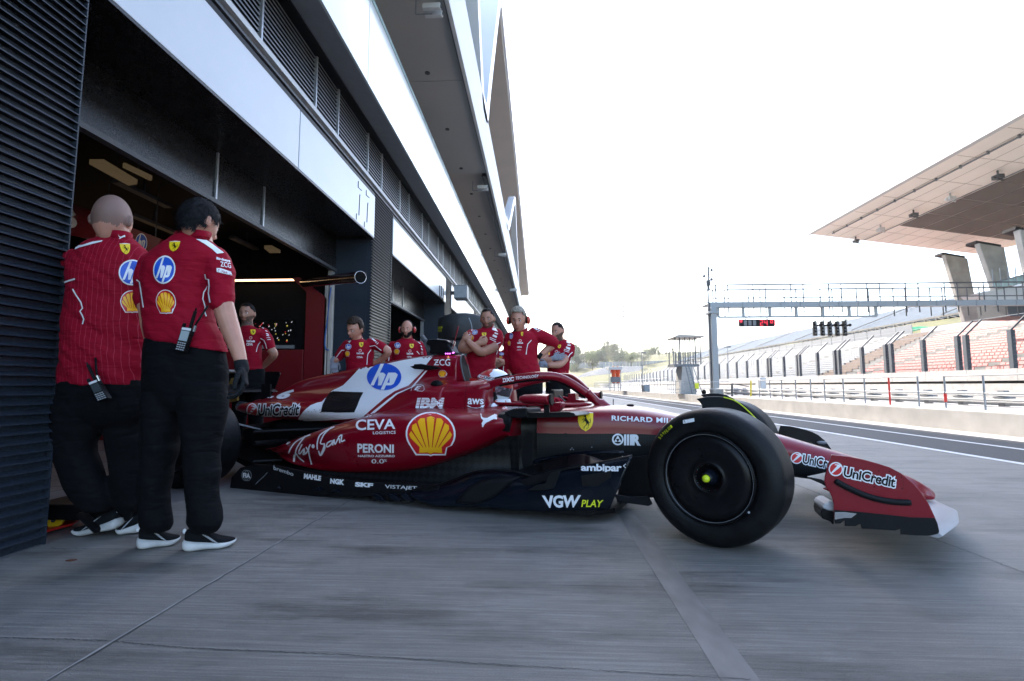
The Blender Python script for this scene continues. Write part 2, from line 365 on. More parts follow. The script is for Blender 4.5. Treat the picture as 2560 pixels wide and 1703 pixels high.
rib([(-3, 17.0), (6.5, 17.0), (9.5, 15.5), (13.0, 9.6), (13.8, 8.9), (14.7, 9.2), (15.5, 10.6), (19.2, 16.3), (20.2, 17.3), (22, 17.5), (40, 17.5), (90, 17.5)], .55, -3.6, -1.5, M['ribbon'], 'zigzag_ribbon')
bm = B_(); box(bm, -9, -1.6, 20.5, 90, 17.0, 17.2); part('roof_soffit', bm, M['soffit2'])
bm = B_(); box(bm, -12, -3.6, -3, 90, 9.0, 17.1); part('upper_storey', bm, M['midgrey'])
bm = B_(); box(bm, -3.6, -1.9, 2, 10.5, 11.5, 11.8); part('upper_deck', bm, M['darkgrey'])
rib([(24, 8.9), (26.5, 9.5), (33, 13.3), (35.0, 12.6), (40, 8.9)], .5, -1.9, -1.5, M['ribbon'], 'zigzag_ribbon')
bm = B_(); prism(bm, [(-3.3, 26, 8.9), (-3.3, 33.5, 13.3), (-3.3, 39, 8.9)], (.1, 0, 0)); part('ribbon_infill', bm, M['navy'])
# white figures on the first fascia, drawn as black bars for their shadow edges
bm = B_()
for a, b in (((2195, 1110), (2193, 1148)), ((2193, 1148), (2215, 1168)), ((2243, 1165), (2243, 1195)), ((2243, 1195), (2262, 1212)), ((2204, 1192), (2198, 1320)), ((2253, 1243), (2247, 1363)), ((2183, 1308), (2182, 1345)), ((2232, 1358), (2231, 1392))):
    sqbar(bm, onX(CL(*a), PX + .013), onX(CL(*b), PX + .013), .006, .012, (1, 0, 0))
part('door_number_shade', bm, M['black'])
bm = B_()
for a, b in (((1715, 745), (1715, 830)), ((1730, 750), (1728, 835)), ((1745, 770), (1745, 850)), ((1715, 830), (1752, 862))):
    sqbar(bm, onX(CQ(*a), PX + .013), onX(CQ(*b), PX + .013), .012, .03, (1, 0, 0))
part('door_number_shade', bm, M['black'])
# cctv cameras hanging from the soffit, loudspeaker on pillar
def cctv(p, label, s=1.0):
    e = empty('cctv_camera', p, label, 'security camera', 'security cameras under the upper storey')
    bm = B_(); bar(bm, (0, 0, 0), (0, 0, -.30 * s), .012 * s); bar(bm, (0, 0, -.30 * s), (.32 * s, 0, -.30 * s), .012 * s); mesh_obj('bracket', bm, M['galv'], e)
    for dy in (-.10, .10):
        bm = B_(); box(bm, (.16) * s, (.50) * s, (dy - .045) * s, (dy + .045) * s, -.28 * s, -.18 * s); mesh_obj('housing', bm, M['white'], e, bevel=.01 * s)
        bm = B_(); bar(bm, (.50 * s, dy * s, -.23 * s), (.515 * s, dy * s, -.23 * s), .035 * s); mesh_obj('lens', bm, M['black'], e)
for px, lab, s in ((CK(470, 0), 'white twin security camera under the soffit nearest the camera, cut by the top edge', .9), (CK(748, 890), 'white twin security camera hanging below the beige soffit, second from the front', 1.0), (CK(857, 1225), 'small security camera bracket third from the front under the soffit', 1.1), (CK(915, 1400), 'tiny farthest security camera under the soffit', 1.3)):
    d = ray(px); cctv(CAM + d * ((7.5 - CAM_H) / d.z), lab, s)
p = onX(CQ(1800, 750), PX + .05)
e = empty('loudspeaker', (PX + .06, p.y, 3.3), 'grey box loudspeaker mounted on the pillar past the second garage', 'loudspeaker')
bm = B_(); a = onX(CQ(1830, 760), PX + .35); b = onX(CQ(1900, 850), PX + .35)
box(bm, .14, .52, -.22, .22, .05, .45); mesh_obj('cabinet', bm, M['midgrey'], e, bevel=.02)
bm = B_(); box(bm, .15, .5, -.228, -.222, .08, .42); mesh_obj('grille', bm, M['galv'], e)
bm = B_(); box(bm, 0, .14, -.04, .04, .2, .3); mesh_obj('bracket', bm, M['darkgrey'], e)
# ================================================================== PIT WALL, FENCES, GRANDSTAND
WX = 7.86
def thing_mesh(name, bm, m, label, cat, group=None, origin=None, **k):
    """one mesh that is a thing; its origin goes to its base"""
    o = mesh_obj(name, bm, m, None, **k)
    if origin is not None:
        o.data.transform(Matrix.Translation(-Vector(origin))); o.location = origin
    return tag(o, label, cat, group)
bm = B_(); box(bm, WX, 11.6, -8, 330, -.02, .385)
o = thing_mesh('pit_wall', bm, M['concretew'], 'long low pale concrete wall and walkway edging the pit lane', 'wall', bevel=.015)
M['rail'] = mat('painted_rail', (.42, .42, .43), .45, .2, 10, .08)
M['redpaint'] = mat('red_paint', (.55, .02, .015), .45, 0, 10, .1)
FX = 8.42
fz = .385
def fence(pxs, label, rails=True):
    ys = [onX(CS(x, 950), FX).y for x in pxs]
    e = empty('railing', (FX, ys[-1], fz), label, 'railing', 'railings along the pit wall')
    for i, y in enumerate(ys):
        bm = B_(); red = abs(pxs[i] - 1225) < 2
        bar(bm, (FX, y, fz), (FX, y, 1.04), .02 if red else .018, 8)
        mesh_obj('post', bm, M['redpaint'] if red else M['galv'], e, world=True, smooth=False)
        if abs(pxs[i] - 1693) < 2:
            bm = B_(); bar(bm, (FX, y, fz + .12), (FX, y, .68), .027, 8); mesh_obj('red_sleeve', bm, M['redpaint'], e, world=True)
    for z, r in ((1.045, .018), (.70, .013)):
        bm = B_(); bar(bm, (FX, ys[0], z), (FX, ys[-1], z), r, 8); mesh_obj('rail', bm, M['rail'], e, world=True)
fence([563, 437, 320, 220, 130], 'white topped steel railing on the pit wall just right of the gantry post')
fence([1468, 1225, 1017, 838, 680], 'steel railing on the pit wall whose second post is painted red')
fence([3300, 2560, 2022, 1693], 'steel railing on the pit wall with a red sleeve, cut by the right edge')
# farther railing beyond the gantry
e = empty('railing', (8.3, 34, fz), 'long pale grid railing far down the pit wall beyond the observation tower', 'railing', 'railings along the pit wall')
bm = B_()
for i in range(48): bar(bm, (8.3, 33 + i * .9, fz), (8.3, 33 + i * .9, 1.35), .018, 5)
for z in (1.35, 1.0, .7): bar(bm, (8.3, 33, z), (8.3, 76, z), .016, 5)
mesh_obj('bars', bm, M['rail'], e, world=True)
# low guard rail (armco) behind: two white beams on dark brackets
e = empty('guard_rail', (9.9, 8, fz), 'double white guard rail beams on dark brackets behind the pit wall railing', 'guard rail')
for z in (.52, .66):
    bm = B_(); prism(bm, [(9.86, -2, z - .045), (9.82, -2, z - .02), (9.86, -2, z), (9.82, -2, z + .02), (9.86, -2, z + .045), (9.9, -2, z + .045), (9.9, -2, z - .045)], (0, 31, 0)); mesh_obj('beam', bm, M['white'], e, world=True)
for i in range(24):
    bm = B_(); y = 3 + i * 1.05; box(bm, 9.9, 10.02, y - .07, y + .07, .40, .74); box(bm, 9.84, 10.1, y - .12, y + .12, .57, .605); mesh_obj('bracket', bm, M['midgrey'], e, world=True)
bm = B_(); box(bm, 9.905, 10.1, -2, 28.5, .42, .47); mesh_obj('base_angle', bm, M['galv'], e, world=True)
# grandstand retaining wall and debris fence
GX = 28
e = empty('trackside_wall', (GX, 40, 0), 'white concrete wall below the grandstand with a dark slot along it', 'wall')
bm = B_(); box(bm, GX, GX + .6, -10, 330, -.02, .98); mesh_obj('lower_wall', bm, M['concretew'], e, world=True)
bm = B_(); box(bm, GX + .25, GX + .6, -10, 330, .98, 1.15); mesh_obj('slot', bm, M['black'], e, world=True)
bm = B_()
y = 10.0
while y < 150:
    box(bm, GX - .05, GX + .7, y, y + 3.47, 1.15, 1.86); y += 3.5
box(bm, GX - .03, GX + .68, 10, 330, 1.17, 1.84)
mesh_obj('upper_block', bm, M['concretew'], e, world=True)
e = empty('debris_fence', (GX + .2, 40, 1.86), 'tall debris fence of dark steel posts with inclined tops before the grandstand', 'fence')
M['postblue'] = mat('fence_post_steel', (.06, .07, .085), .5, .2, 8, .15)
ys = []
for pxx in (2235, 1853, 1782, 1490, 1222, 1175, 975, 782, 747, 600, 452, 430, 318, 205, 183, 98, 8): ys.append(onX(CS(pxx, 700), GX).y)
y = ys[-1] + 3.5
while y < 170: ys.append(y); y += 3.5
for i, y in enumerate(ys):
    bm = B_(); w = .14; box(bm, GX + .1, GX + .35, y - w, y + w, 1.86, 4.18)
    sqbar(bm, (GX + .2, y, 4.15), (GX - 1.1, y, 5.0) if False else (GX + 1.3, y, 5.2), .09, .09); mesh_obj('post', bm, M['postblue'] if i < 26 else M['midgrey'], e, world=True)
bm = B_()
for z in [1.95 + .25 * i for i in range(9)]: box(bm, GX + .2, GX + .215, 24, 170, z, z + .012)
for (xx, zz) in ((.6, 4.45), (.95, 4.8), (1.3, 5.2)): box(bm, GX + xx, GX + xx + .03, 24, 170, zz, zz + .03)
mesh_obj('cables', bm, M['galv'], e, world=True)
# ---------------------------------------------------------------- grandstand
M['seatred'] = mat('red_plastic_seat', (.30, .016, .012), .5, 0, 3, .2)
M['seatpurple'] = mat('crimson_plastic_seat', (.26, .015, .045), .5, 0, 3, .2)
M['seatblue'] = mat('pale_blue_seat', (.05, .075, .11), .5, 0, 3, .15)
M['step'] = mat('terrace_concrete', (.25, .24, .225), .85, 0, 2, .12)
M['stairs'] = mat('brown_steps', (.22, .17, .14), .85, 0, 2, .15)
gs = empty('grandstand', (30, 45, 0), 'main grandstand with red seat rows, slanted concrete columns and a huge white cantilever roof', 'grandstand')
GP = lambda name, bm, m, **k: mesh_obj(name, bm, m, gs, world=True, **k)
NR = 19
def rowxz(r): return 30.2 + r * .95, 2.05 + r * .30
bm = B_()
def yend(X): return 50 + (X - 30) * .62
for r in range(NR):
    x, z = rowxz(r)
    box(bm, x - .35, x + .6, 8, yend(x) + 1.5, z - .9, z - .16)
GP('terrace', bm, M['step'])
bm = B_()
for r in range(NR):
    x, z = rowxz(r); box(bm, x - .4, x + .55, yend(x) + 1.5, yend(x) + 5.5, z - .9, z - .1)
GP('stair_flight', bm, M['stairs'])
bm = B_(); x, z = rowxz(NR); box(bm, x - .4, x, 8, yend(x) + 4, z - 1.5, z + .25); GP('rear_wall', bm, M['concretew'])
seat_bm = B_(); box(seat_bm, -.02, .34, -.2, .2, 0, .05); 
prism(seat_bm, [(.30, -.2, .05), (.37, -.2, .24), (.41, -.2, .24), (.36, -.2, .02)], (0, .4, 0))
seat_me = bpy.data.meshes.new('seat'); seat_bm.to_mesh(seat_me); seat_bm.free(); seat_me.materials.append(M['seatred'])
spots = []
rs = random.Random(5)
for r in range(NR):
    x, z = rowxz(r); y = 26.0
    while y < yend(x):
        purple = (r > 11 and y < 36) or (r > 6 and y < 31)
        if (y % 12) > 1.0: spots.append((x, y, z - .16, purple))
        y += .45
def scr(s):
    d = Vector(s[:3]) - CAM; zc = d.dot(_fw); return (1280 + FPX * d.dot(_rt) / zc, zc)
vis = [s for s in spots if scr(s)[0] < 2555]
vis.sort(key=lambda s: scr(s)[1])
for s in vis[:100]:
    o = bpy.data.objects.new('seat', seat_me); link(o); o.parent = gs; o.location = Vector(s[:3]) - gs.location
def seatmass(name, L_, m, parent, kind='stuff', sc=1.0):
    vs = []; fs = []
    q = [(-.02, -.2, .0), (.34, -.2, .0), (.34, .2, .0), (-.02, .2, .0), (-.02, -.2, .05), (.34, -.2, .05), (.34, .2, .05), (-.02, .2, .05), (.33, -.2, .05), (.40, -.2, .24), (.40, .2, .24), (.33, .2, .05)]
    F = [(0, 3, 2, 1), (4, 5, 6, 7), (0, 1, 5, 4), (3, 7, 6, 2), (0, 4, 7, 3), (8, 9, 10, 11)]
    for s in L_:
        b = len(vs); vs += [(s[0] + a * sc - parent.location.x, s[1] + c * sc - parent.location.y, s[2] + d * sc - parent.location.z) for a, c, d in q]; fs += [tuple(b + i for i in f) for f in F]
    me = bpy.data.meshes.new(name); me.from_pydata(vs, [], fs); me.materials.append(m); o = bpy.data.objects.new(name, me); link(o); o.parent = parent
    if kind: o['kind'] = kind
    return o
seatmass('seat_rows', [s for s in vis[100:] if not s[3]], M['seatred'], gs)
seatmass('seat_rows', [s for s in vis[100:] if s[3]], M['seatpurple'], gs)
# pale blue open stand beyond the stairs
g2 = empty('grandstand', (30, 90, 0), 'open terrace of pale blue seats beyond the red grandstand', 'grandstand')
bm = B_(); sp = []
for r in range(NR):
    x, z = rowxz(r); box(bm, x - .35, x + .6, yend(x) + 6, 190, z - .9, z - .16)
    y = yend(x) + 6.3
    while y < 190:
        if (y % 14) > 1.1: sp.append((x, y, z - .16))
        y += .5 if y < 90 else 1.1
mesh_obj('terrace', bm, M['step'], g2, world=True)
seatmass('seat_rows', [s for s in sp if s[1] < 90], M['seatblue'], g2); seatmass('seat_rows', [s for s in sp if s[1] >= 90], M['seatblue'], g2, sc=1.5)
bm = B_(); x, z = rowxz(NR)
y = yend(x) + 6
while y < 190:
    box(bm, x, x + .06, y, y + 2.9, z - .6, z + 1.0); y += 3.0
mesh_obj('back_panels', bm, M['midgrey'], g2, world=True)
# roof of the main grandstand
RXf = 26.0
tip = onX(CRF(180, 905), RXf)
yb = 47.8
zb = lambda X: 15.15 - (X - 26) * .157
p_out = [(26, tip.y + .3, 15.15), (40.3, tip.y - .5, zb(40.3))]
bm = B_()      # white underside, sloping down to the rear
V = [bm.verts.new(v) for v in [(26, -5, 15.15), (26, tip.y, 15.15), (40.3, tip.y - .6, zb(40.3)), (47, tip.y - 5, 14.0), (47, -5, 14.0), (40.3, -5, zb(40.3))]]
bm.faces.new([V[0], V[1], V[2], V[5]]); bm.faces.new([V[5], V[2], V[3], V[4]])
T = [bm.verts.new(v) for v in [(25.9, -5, 16.0), (25.9, tip.y + .02, 15.5), (47, tip.y - 5, 16.5), (47, -5, 17)]]
bm.faces.new([T[0], T[3], T[2], T[1]]); bm.faces.new([V[0], T[0], T[1], V[1]]); bm.faces.new([V[1], T[1], T[2], V[3], V[2]]); bm.faces.new([V[3], T[2], T[3], V[4]])
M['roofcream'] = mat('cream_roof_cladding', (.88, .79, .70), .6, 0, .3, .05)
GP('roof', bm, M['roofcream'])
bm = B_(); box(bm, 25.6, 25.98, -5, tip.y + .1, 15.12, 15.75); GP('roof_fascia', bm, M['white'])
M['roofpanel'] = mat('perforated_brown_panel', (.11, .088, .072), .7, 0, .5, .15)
def onroof(p):      # ray onto the sloping underside, 4 cm below it
    d = ray(p); t = (15.11 + .157 * 26 - CAM_H) / (d.z + .157 * d.x); return CAM + d * t
q = [onroof(CRF(755, 848)), onroof(CRF(1420, 968))]
bm = B_()
x0, x1 = q[0].x, q[1].x; y1 = q[0].y; 
nY = 12; stepY = (y1 - 6) / nY
for i in range(nY):
    ya, yb_ = y1 - stepY * (i + 1) + .04, y1 - stepY * i
    nX = 5
    for j in range(nX):
        xa = x0 + (x1 - x0) * j / nX; xb = x0 + (x1 - x0) * (j + 1) / nX - .05
        bm.faces.new([bm.verts.new(v) for v in [(xa, ya, zb(xa) - .03), (xa, yb_, zb(xa) - .03), (xb, yb_, zb(xb) - .03), (xb, ya, zb(xb) - .03)]])
bmesh.ops.recalc_face_normals(bm, faces=bm.faces)
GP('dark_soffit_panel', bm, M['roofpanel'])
M['seam'] = mat('roof_seam', (.40, .34, .28), .7)
bm = B_()
for i in range(1, 13):
    X = 26 + i * 1.1
    if X < x0 - .3: box(bm, X, X + .035, -5, tip.y - .4, zb(X) - .012, zb(X) + .01)
    elif X < 40: box(bm, X, X + .035, y1 + .3, tip.y - .5, zb(X) - .012, zb(X) + .01)
for i in range(12):
    Y = tip.y - 3 - i * 3.4; sqbar(bm, (26.1, Y, zb(26.1) - .003), ((40 if Y > y1 else x0 - .3), Y, zb(40 if Y > y1 else x0 - .3) - .003), .03, .02)
GP('roof_seams', bm, M['seam'])
bm = B_(); X = 27.2; bar(bm, (X, -5, zb(X) - .12), (X, tip.y - 1.2, zb(X) - .12), .05, 6)
for i in range(20): box(bm, X - .06, X + .06, tip.y - 1.5 - i * 2, tip.y - 1.4 - i * 2, zb(X) - .2, zb(X))
GP('cable_tray', bm, M['midgrey'])
bm = B_(); X = 30.4; bar(bm, (X, -5, zb(X) - .12), (X, tip.y - .6, zb(X) - .12), .035, 6); GP('cable_tray', bm, M['midgrey'])
for (cx, cy, dark) in ((468, 935, 1), (630, 858, 0), (845, 760, 1), (1085, 650, 0), (1395, 505, 1)):
    pt = onroof(CRF(cx, cy - 12)); bm = B_()
    box(bm, pt.x - .2, pt.x + .2, pt.y - .25, pt.y + .25, pt.z - .5, pt.z - .25); bar(bm, (pt.x, pt.y, pt.z + .05), (pt.x, pt.y, pt.z - .3), .06, 6); bar(bm, (pt.x - .3, pt.y, pt.z - .4), (pt.x + .35, pt.y, pt.z - .6), .06, 6)
    GP('roof_light', bm, M['darkgrey'] if dark else M['white'])
def column(tl, tr, bl, br, X, label=None):
    """slanted flat concrete pier: four photo corners on plane Y, with thickness"""
    Y = X
    P = [onY(CRF(*c), Y) for c in (tl, tr, br, bl)]
    bm = B_(); prism(bm, [tuple(v) for v in P], (0, .45, 0)); GP('roof_column', bm, M['concreteg'], bevel=.05)
    a, b = onY(CRF(*tl), Y - .1), onY(CRF(*tr), Y - .1); bm = B_(); sqbar(bm, a + Vector((0, .7, .15)), b + Vector((0, .7, .15)), .9, .2); GP('bearing', bm, M['black'])
column((1052, 1035), (1200, 1060), (1185, 1475), (1280, 1475), 44.6)
column((1275, 960), (1440, 988), (1390, 1290), (1500, 1290), 37.5)
column((1540, 870), (1640, 890), (1600, 1150), (1700, 1150), 31)
# glazed gallery at the right edge under the roof
e = empty('viewing_gallery', (42, 36, 7), 'white glazed viewing gallery with handrails at the right edge behind the seats', 'gallery')
P4 = [onY(CRF(*c), 37) for c in ((1265, 1290), (1568, 1235), (1800, 1230), (1800, 1330), (1440, 1335), (1330, 1345))]
bm = B_(); prism(bm, [tuple(v) for v in P4], (0, 1.5, 0)); mesh_obj('deck', bm, M['white'], e, world=True)
P4 = [onY(CRF(*c), 36.9) for c in ((1365, 1225), (1568, 1170), (1800, 1110), (1800, 1230), (1568, 1225), (1370, 1255))]
bm = B_(); prism(bm, [tuple(v) for v in P4], (0, .05, 0)); mesh_obj('glass_panel', bm, M['glassedge'], e, world=True)
bm = B_()
for i in range(8):
    a = onY(CRF(1370 + 50 * i, 1250 - i * 6), 36.8); bar(bm, a, a + Vector((0, 0, 1.3)), .035, 6)
a = onY(CRF(1365, 1222), 36.8); b = onY(CRF(1800, 1108), 36.8); bar(bm, a, b, .05, 6)
mesh_obj('handrail', bm, M['galv'], e, world=True)
P4 = [onY(CRF(*c), 38) for c in ((1450, 1340), (1800, 1330), (1800, 1440), (1470, 1440))]
bm = B_(); prism(bm, [tuple(v) for v in P4], (0, 2.5, 0)); mesh_obj('undercroft', bm, M['darkgrey'], e, world=True)
# ---------------------------------------------------------------- hillside and upper terraces
bm = B_(); NXg, NYg = 26, 60
def hillz(x, y):
    k = (y - 30) / 300
    base = np.interp(x, [46, 48.5, 66, 82, 120, 200], [2, 7.0, 11.6, 15.5, 17.0, 12])
    base *= np.interp(y, [-50, 60, 260, 420], [1, 1, 1, .5])
    return base + noise.noise(Vector((x * .12, y * .07, 0))) * .7
V = [[bm.verts.new((46 + i * 6, -40 + j * 8, hillz(46 + i * 6, -40 + j * 8))) for j in range(NYg)] for i in range(NXg)]
for i in range(NXg - 1):
    for j in range(NYg - 1): bm.faces.new([V[i][j], V[i + 1][j], V[i + 1][j + 1], V[i][j + 1]])
o = mesh_obj('hillside', bm, M['grass'], smooth=True); o['kind'] = 'structure'
def far_hill(pts, D0, depth, name, m):
    """a ridge seen in the distance: crest through photo points at distance D0, falling to the ground"""
    bm = B_(); C = [onD(p, D0) for p in pts]; rows = []
    for k in range(8):
        t = k / 7; row = []
        for i, c in enumerate(C):
            b = Vector((c.x, c.y - depth * (1 - t), 0)); z = c.z * (t ** .8) + noise.noise(Vector((i * .5, k * .7, 3))) * 1.2
            row.append((b.x, b.y, z - 1 if k < 7 else c.z))
        rows.append(row)
    rows.append([(c.x, c.y + depth * 2, 0) for c in C])
    loftrings(bm, rows, caps=False, closed=False); bmesh.ops.recalc_face_normals(bm, faces=bm.faces)
    o = mesh_obj(name, bm, m, smooth=True); o['kind'] = 'structure'; return o
far_hill([CT(-400, 470), CT(0, 430), CT(600, 425), CT(760, 405), CT(880, 362), CT(1010, 335), CT(1130, 312), CT(1300, 290), CT(1500, 285), CT(1900, 270)], 330, 110, 'far_hillside', M['grass'])
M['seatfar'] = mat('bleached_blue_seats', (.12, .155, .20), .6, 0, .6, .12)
M['truss'] = mat('terrace_truss', (.14, .13, .12), .7, 0, .8, .3)
# upper temporary terrace on the hill (blue seats over a dark truss)
g3 = empty('upper_terrace', (66, 120, 11.5), 'long raised terrace of pale blue seats on a dark truss along the hilltop', 'grandstand')
bm = B_(); sp = []
for r in range(14):
    x = 67 + r * 1.1; z = 12.4 + r * .43
    box(bm, x - .5, x + .65, 62, 250, z - .5, z - .1)
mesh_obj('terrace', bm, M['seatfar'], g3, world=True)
for r in range(14):
    x = 67 + r * 1.1; z = 12.4 + r * .43; y = 62
    while y < 250:
        if y % 16 > 1.3: sp.append((x, y, z - .1))
        y += 1.3
seatmass('seat_rows', sp, M['seatblue'], g3, sc=1.9)
bm = B_()
y = 62
while y < 250:
    sqbar(bm, (66.4, y, 11.2), (66.4, y, 12.3), .22); sqbar(bm, (66.4, y, 11.3), (66.4, y + 2.5, 12.2), .14); y += 2.5
box(bm, 66.3, 66.5, 62, 250, 12.1, 12.4); box(bm, 66.3, 66.5, 62, 250, 11.1, 11.25)
for r in range(7):
    sqbar(bm, (68 + r * 2, 62, 9 + r * .8), (68 + r * 2, 62, 12.2 + r * .85), .2); sqbar(bm, (68 + r * 2, 62, 9 + r * .8), (70 + r * 2, 62, 12.8 + r * .85), .15)
mesh_obj('truss', bm, M['truss'], g3, world=True)
bm = B_()
for i in range(9):
    y = 62 + i * 24; sqbar(bm, (66.5, y, 12.6), (81.5, y, 18.6), .25, .15)
mesh_obj('aisle_rail', bm, M['truss'], g3, world=True)
# green netting on the slope
bm = B_(); P4 = [CS(1165, 462), CS(1210, 425), CS(1330, 405), CS(1480, 392), CS(1560, 395), CS(1440, 425), CS(1300, 455)]
P4 = [onX(p, 51) for p in P4]
prism(bm, [tuple(v) for v in P4], (.3, 0, 0)); thing_mesh('green_netting', bm, mat('green_net', (.02, .30, .16), .8, 0, 2, .3), 'green netting laid on the grassy slope above the stands', 'netting', origin=P4[0])
# mid distance curved stand and grey barrier strip
e = empty('grandstand', onD(CT(500, 540), 210), 'distant curved stand of pale blue seats at the far end of the pit straight', 'grandstand')
base = [(180, 590), (400, 560), (560, 545), (720, 530), (840, 520), (930, 505)]
topp = [(300, 530), (440, 490), (560, 460), (720, 455), (860, 455), (1000, 452)]
bm = B_()
for r in range(10):
    t0, t1 = r / 10, (r + 1) / 10
    for i in range(5):
        f = lambda a, b, t, D: onD(CT(a[0] * (1 - t) + b[0] * t, a[1] * (1 - t) + b[1] * t), D)
        A0, A1 = f(base[i], topp[i], t0, 205 + 20 * t0), f(base[i + 1], topp[i + 1], t0, 205 + 20 * t0)
        D0, D1 = f(base[i], topp[i], t0 + .06, 205 + 20 * t0), f(base[i + 1], topp[i + 1], t0 + .06, 205 + 20 * t0)
        E0, E1 = f(base[i], topp[i], t1, 205 + 20 * t1), f(base[i + 1], topp[i + 1], t1, 205 + 20 * t1)
        bm.faces.new([bm.verts.new(v) for v in (A0, A1, D1, D0)]); bm.faces.new([bm.verts.new(v) for v in (D0, D1, E1, E0)]).material_index = 1
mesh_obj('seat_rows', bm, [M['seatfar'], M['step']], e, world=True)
e = empty('barrier', onD(CT(600, 430), 300), 'long grey panel barrier below the trees at the far end', 'barrier')
bm = B_()
n = 40
for i in range(n):
    x0_ = -100 + i * 40
    a, b = onD(CT(x0_, 415 - i * .9), 300), onD(CT(x0_ + 36, 415 - i * .9), 300); prism(bm, [tuple(a), tuple(b), (b.x, b.y, b.z - 3.4), (a.x, a.y, a.z - 3.4)], (0, .3, 0))
mesh_obj('panels', bm, M['galv'], e, world=True)
# far building
e = empty('building', onD(CT(190, 440), 310), 'small flat white building before the trees at the left', 'building')
a, b = onD(CT(120, 388), 305), onD(CT(268, 432), 305)
bm = B_(); box(bm, a.x, b.x, a.y, a.y + 8, b.z, a.z); mesh_obj('walls', bm, M['white'], e, world=True)
bm = B_(); box(bm, a.x - .5, b.x + .5, a.y - .5, a.y + 8.5, a.z + .01, a.z + .6); mesh_obj('flat_roof', bm, M['galv'], e, world=True)
# street lamps
for (x, yt, yb2, D0, lab) in ((965, 300, 690, 60, 'tall thin lamp post standing beyond the marshal hut'), (1973, 230, 600, 75, 'slender mast in front of the seat terraces, right of the gantry post')):
    a = onD(CT(x, yt), D0); e = empty('lamp_post', (a.x, a.y, 0), lab, 'lamp post', 'lamp posts')
    bm = B_(); bar(bm, (0, 0, 0), (0, 0, a.z), .07, 8, .04); mesh_obj('mast', bm, M['galv'], e)
    bm = B_(); box(bm, -.5, .5, -.15, .15, a.z, a.z + .15); mesh_obj('lamp_head', bm, M['midgrey'], e, bevel=.03)
# lattice pylon
a = onD(CT(757, 400), 520); top = onD((1562, 758), 520)
e = empty('lattice_pylon', (a.x, a.y, 0), 'faint tall lattice power pylon rising behind the trees', 'pylon')
bm = B_(); H_ = top.z; nseg = 16
def wd(t): return 8.5 * (1 - t) ** 1.15 + 1.0
for s in range(nseg):
    t0, t1 = s / nseg, (s + 1) / nseg; w0, w1 = wd(t0) / 2, wd(t1) / 2
    c0 = [(w0, w0), (-w0, w0), (-w0, -w0), (w0, -w0)]; c1 = [(w1, w1), (-w1, w1), (-w1, -w1), (w1, -w1)]
    for i in range(4):
        j = (i + 1) % 4
        sqbar(bm, (*c0[i], H_ * t0), (*c1[i], H_ * t1), .55); sqbar(bm, (*c0[i], H_ * t0), (*c1[j], H_ * t1), .3); sqbar(bm, (*c0[j], H_ * t0), (*c1[i], H_ * t1), .3)
mesh_obj('mast', bm, M['midgrey'], e)
for t, ww in ((.80, 9), (.88, 7), (.96, 5)):
    bm = B_(); sqbar(bm, (-ww, 0, H_ * t), (ww, 0, H_ * t), .35); sqbar(bm, (-ww, 0, H_ * t), (0, 0, H_ * t + 2.2), .2); sqbar(bm, (ww, 0, H_ * t), (0, 0, H_ * t + 2.2), .2); mesh_obj('cross_arm', bm, M['galv'], e)
# ---------------------------------------------------------------- gantry over the track
YG = 29.0
def gy(x, y): return onY(CU(x, y), YG)
gt = empty('gantry', (gy(195, 1560).x, YG, fz), 'grey steel gantry with a railed walkway spanning the track', 'gantry')
pc = gy(197, 700)
bm = B_(); w = .16
box(bm, pc.x - w, pc.x + w, YG - .3, YG + .3, fz, gy(0, 640).z); box(bm, pc.x - w - .12, pc.x + w + .12, YG - .4, YG + .4, gy(0, 715).z, gy(0, 690).z)
mesh_obj('post', bm, M['galv'], gt, world=True, bevel=.01)
bm = B_(); box(bm, pc.x - w - .06, pc.x - w, YG - .06, YG + .06, fz, gy(0, 350).z); mesh_obj('cable_duct', bm, M['midgrey'], gt, world=True)
zt, zb2 = gy(900, 568).z, gy(900, 632).z
bm = B_(); box(bm, pc.x - w, 40, YG - .2, YG + .2, zb2, zt)
x = pc.x + .6
while x < 40: box(bm, x, x + .03, YG - .23, YG - .2, zb2 - .03, zt + .03); x += 1.05
mesh_obj('main_beam', bm, M['galv'], gt, world=True)
bm = B_(); box(bm, pc.x - w, 40, YG + .2, YG + 1.3, zt - .06, zt); mesh_obj('walkway_deck', bm, M['midgrey'], gt, world=True)
zr = gy(600, 358).z; zm = gy(600, 520).z
for yy, off in ((YG - .12, 0), (YG + 1.4, .35)):
    bm = B_(); x = pc.x + .2 + off; bar(bm, (pc.x, yy, zr), (40, yy, zr), .04, 6); bar(bm, (pc.x, yy, zm), (40, yy, zm), .03, 6)
    while x < 40: bar(bm, (x, yy, zb2 - .35), (x, yy, zr), .032, 6); bar(bm, (x + .68, yy, zb2 - .35), (x + .68, yy, zr), .032, 6); x += 2.08
    mesh_obj('railing', bm, M['darkgrey'], gt, world=True)
zl = gy(700, 748).z
xs_ = [gy(v, 700).x for v in (272, 580, 903, 1228, 1552, 1877, 2205)]
bm = B_(); sqbar(bm, (xs_[0], YG, zl), (xs_[-1], YG, zl), .12, .10)
for x in xs_: sqbar(bm, (x, YG, zl), (x, YG, zb2), .13, .13, (0, 1, 0))
mesh_obj('hanging_frame', bm, M['galv'], gt, world=True)
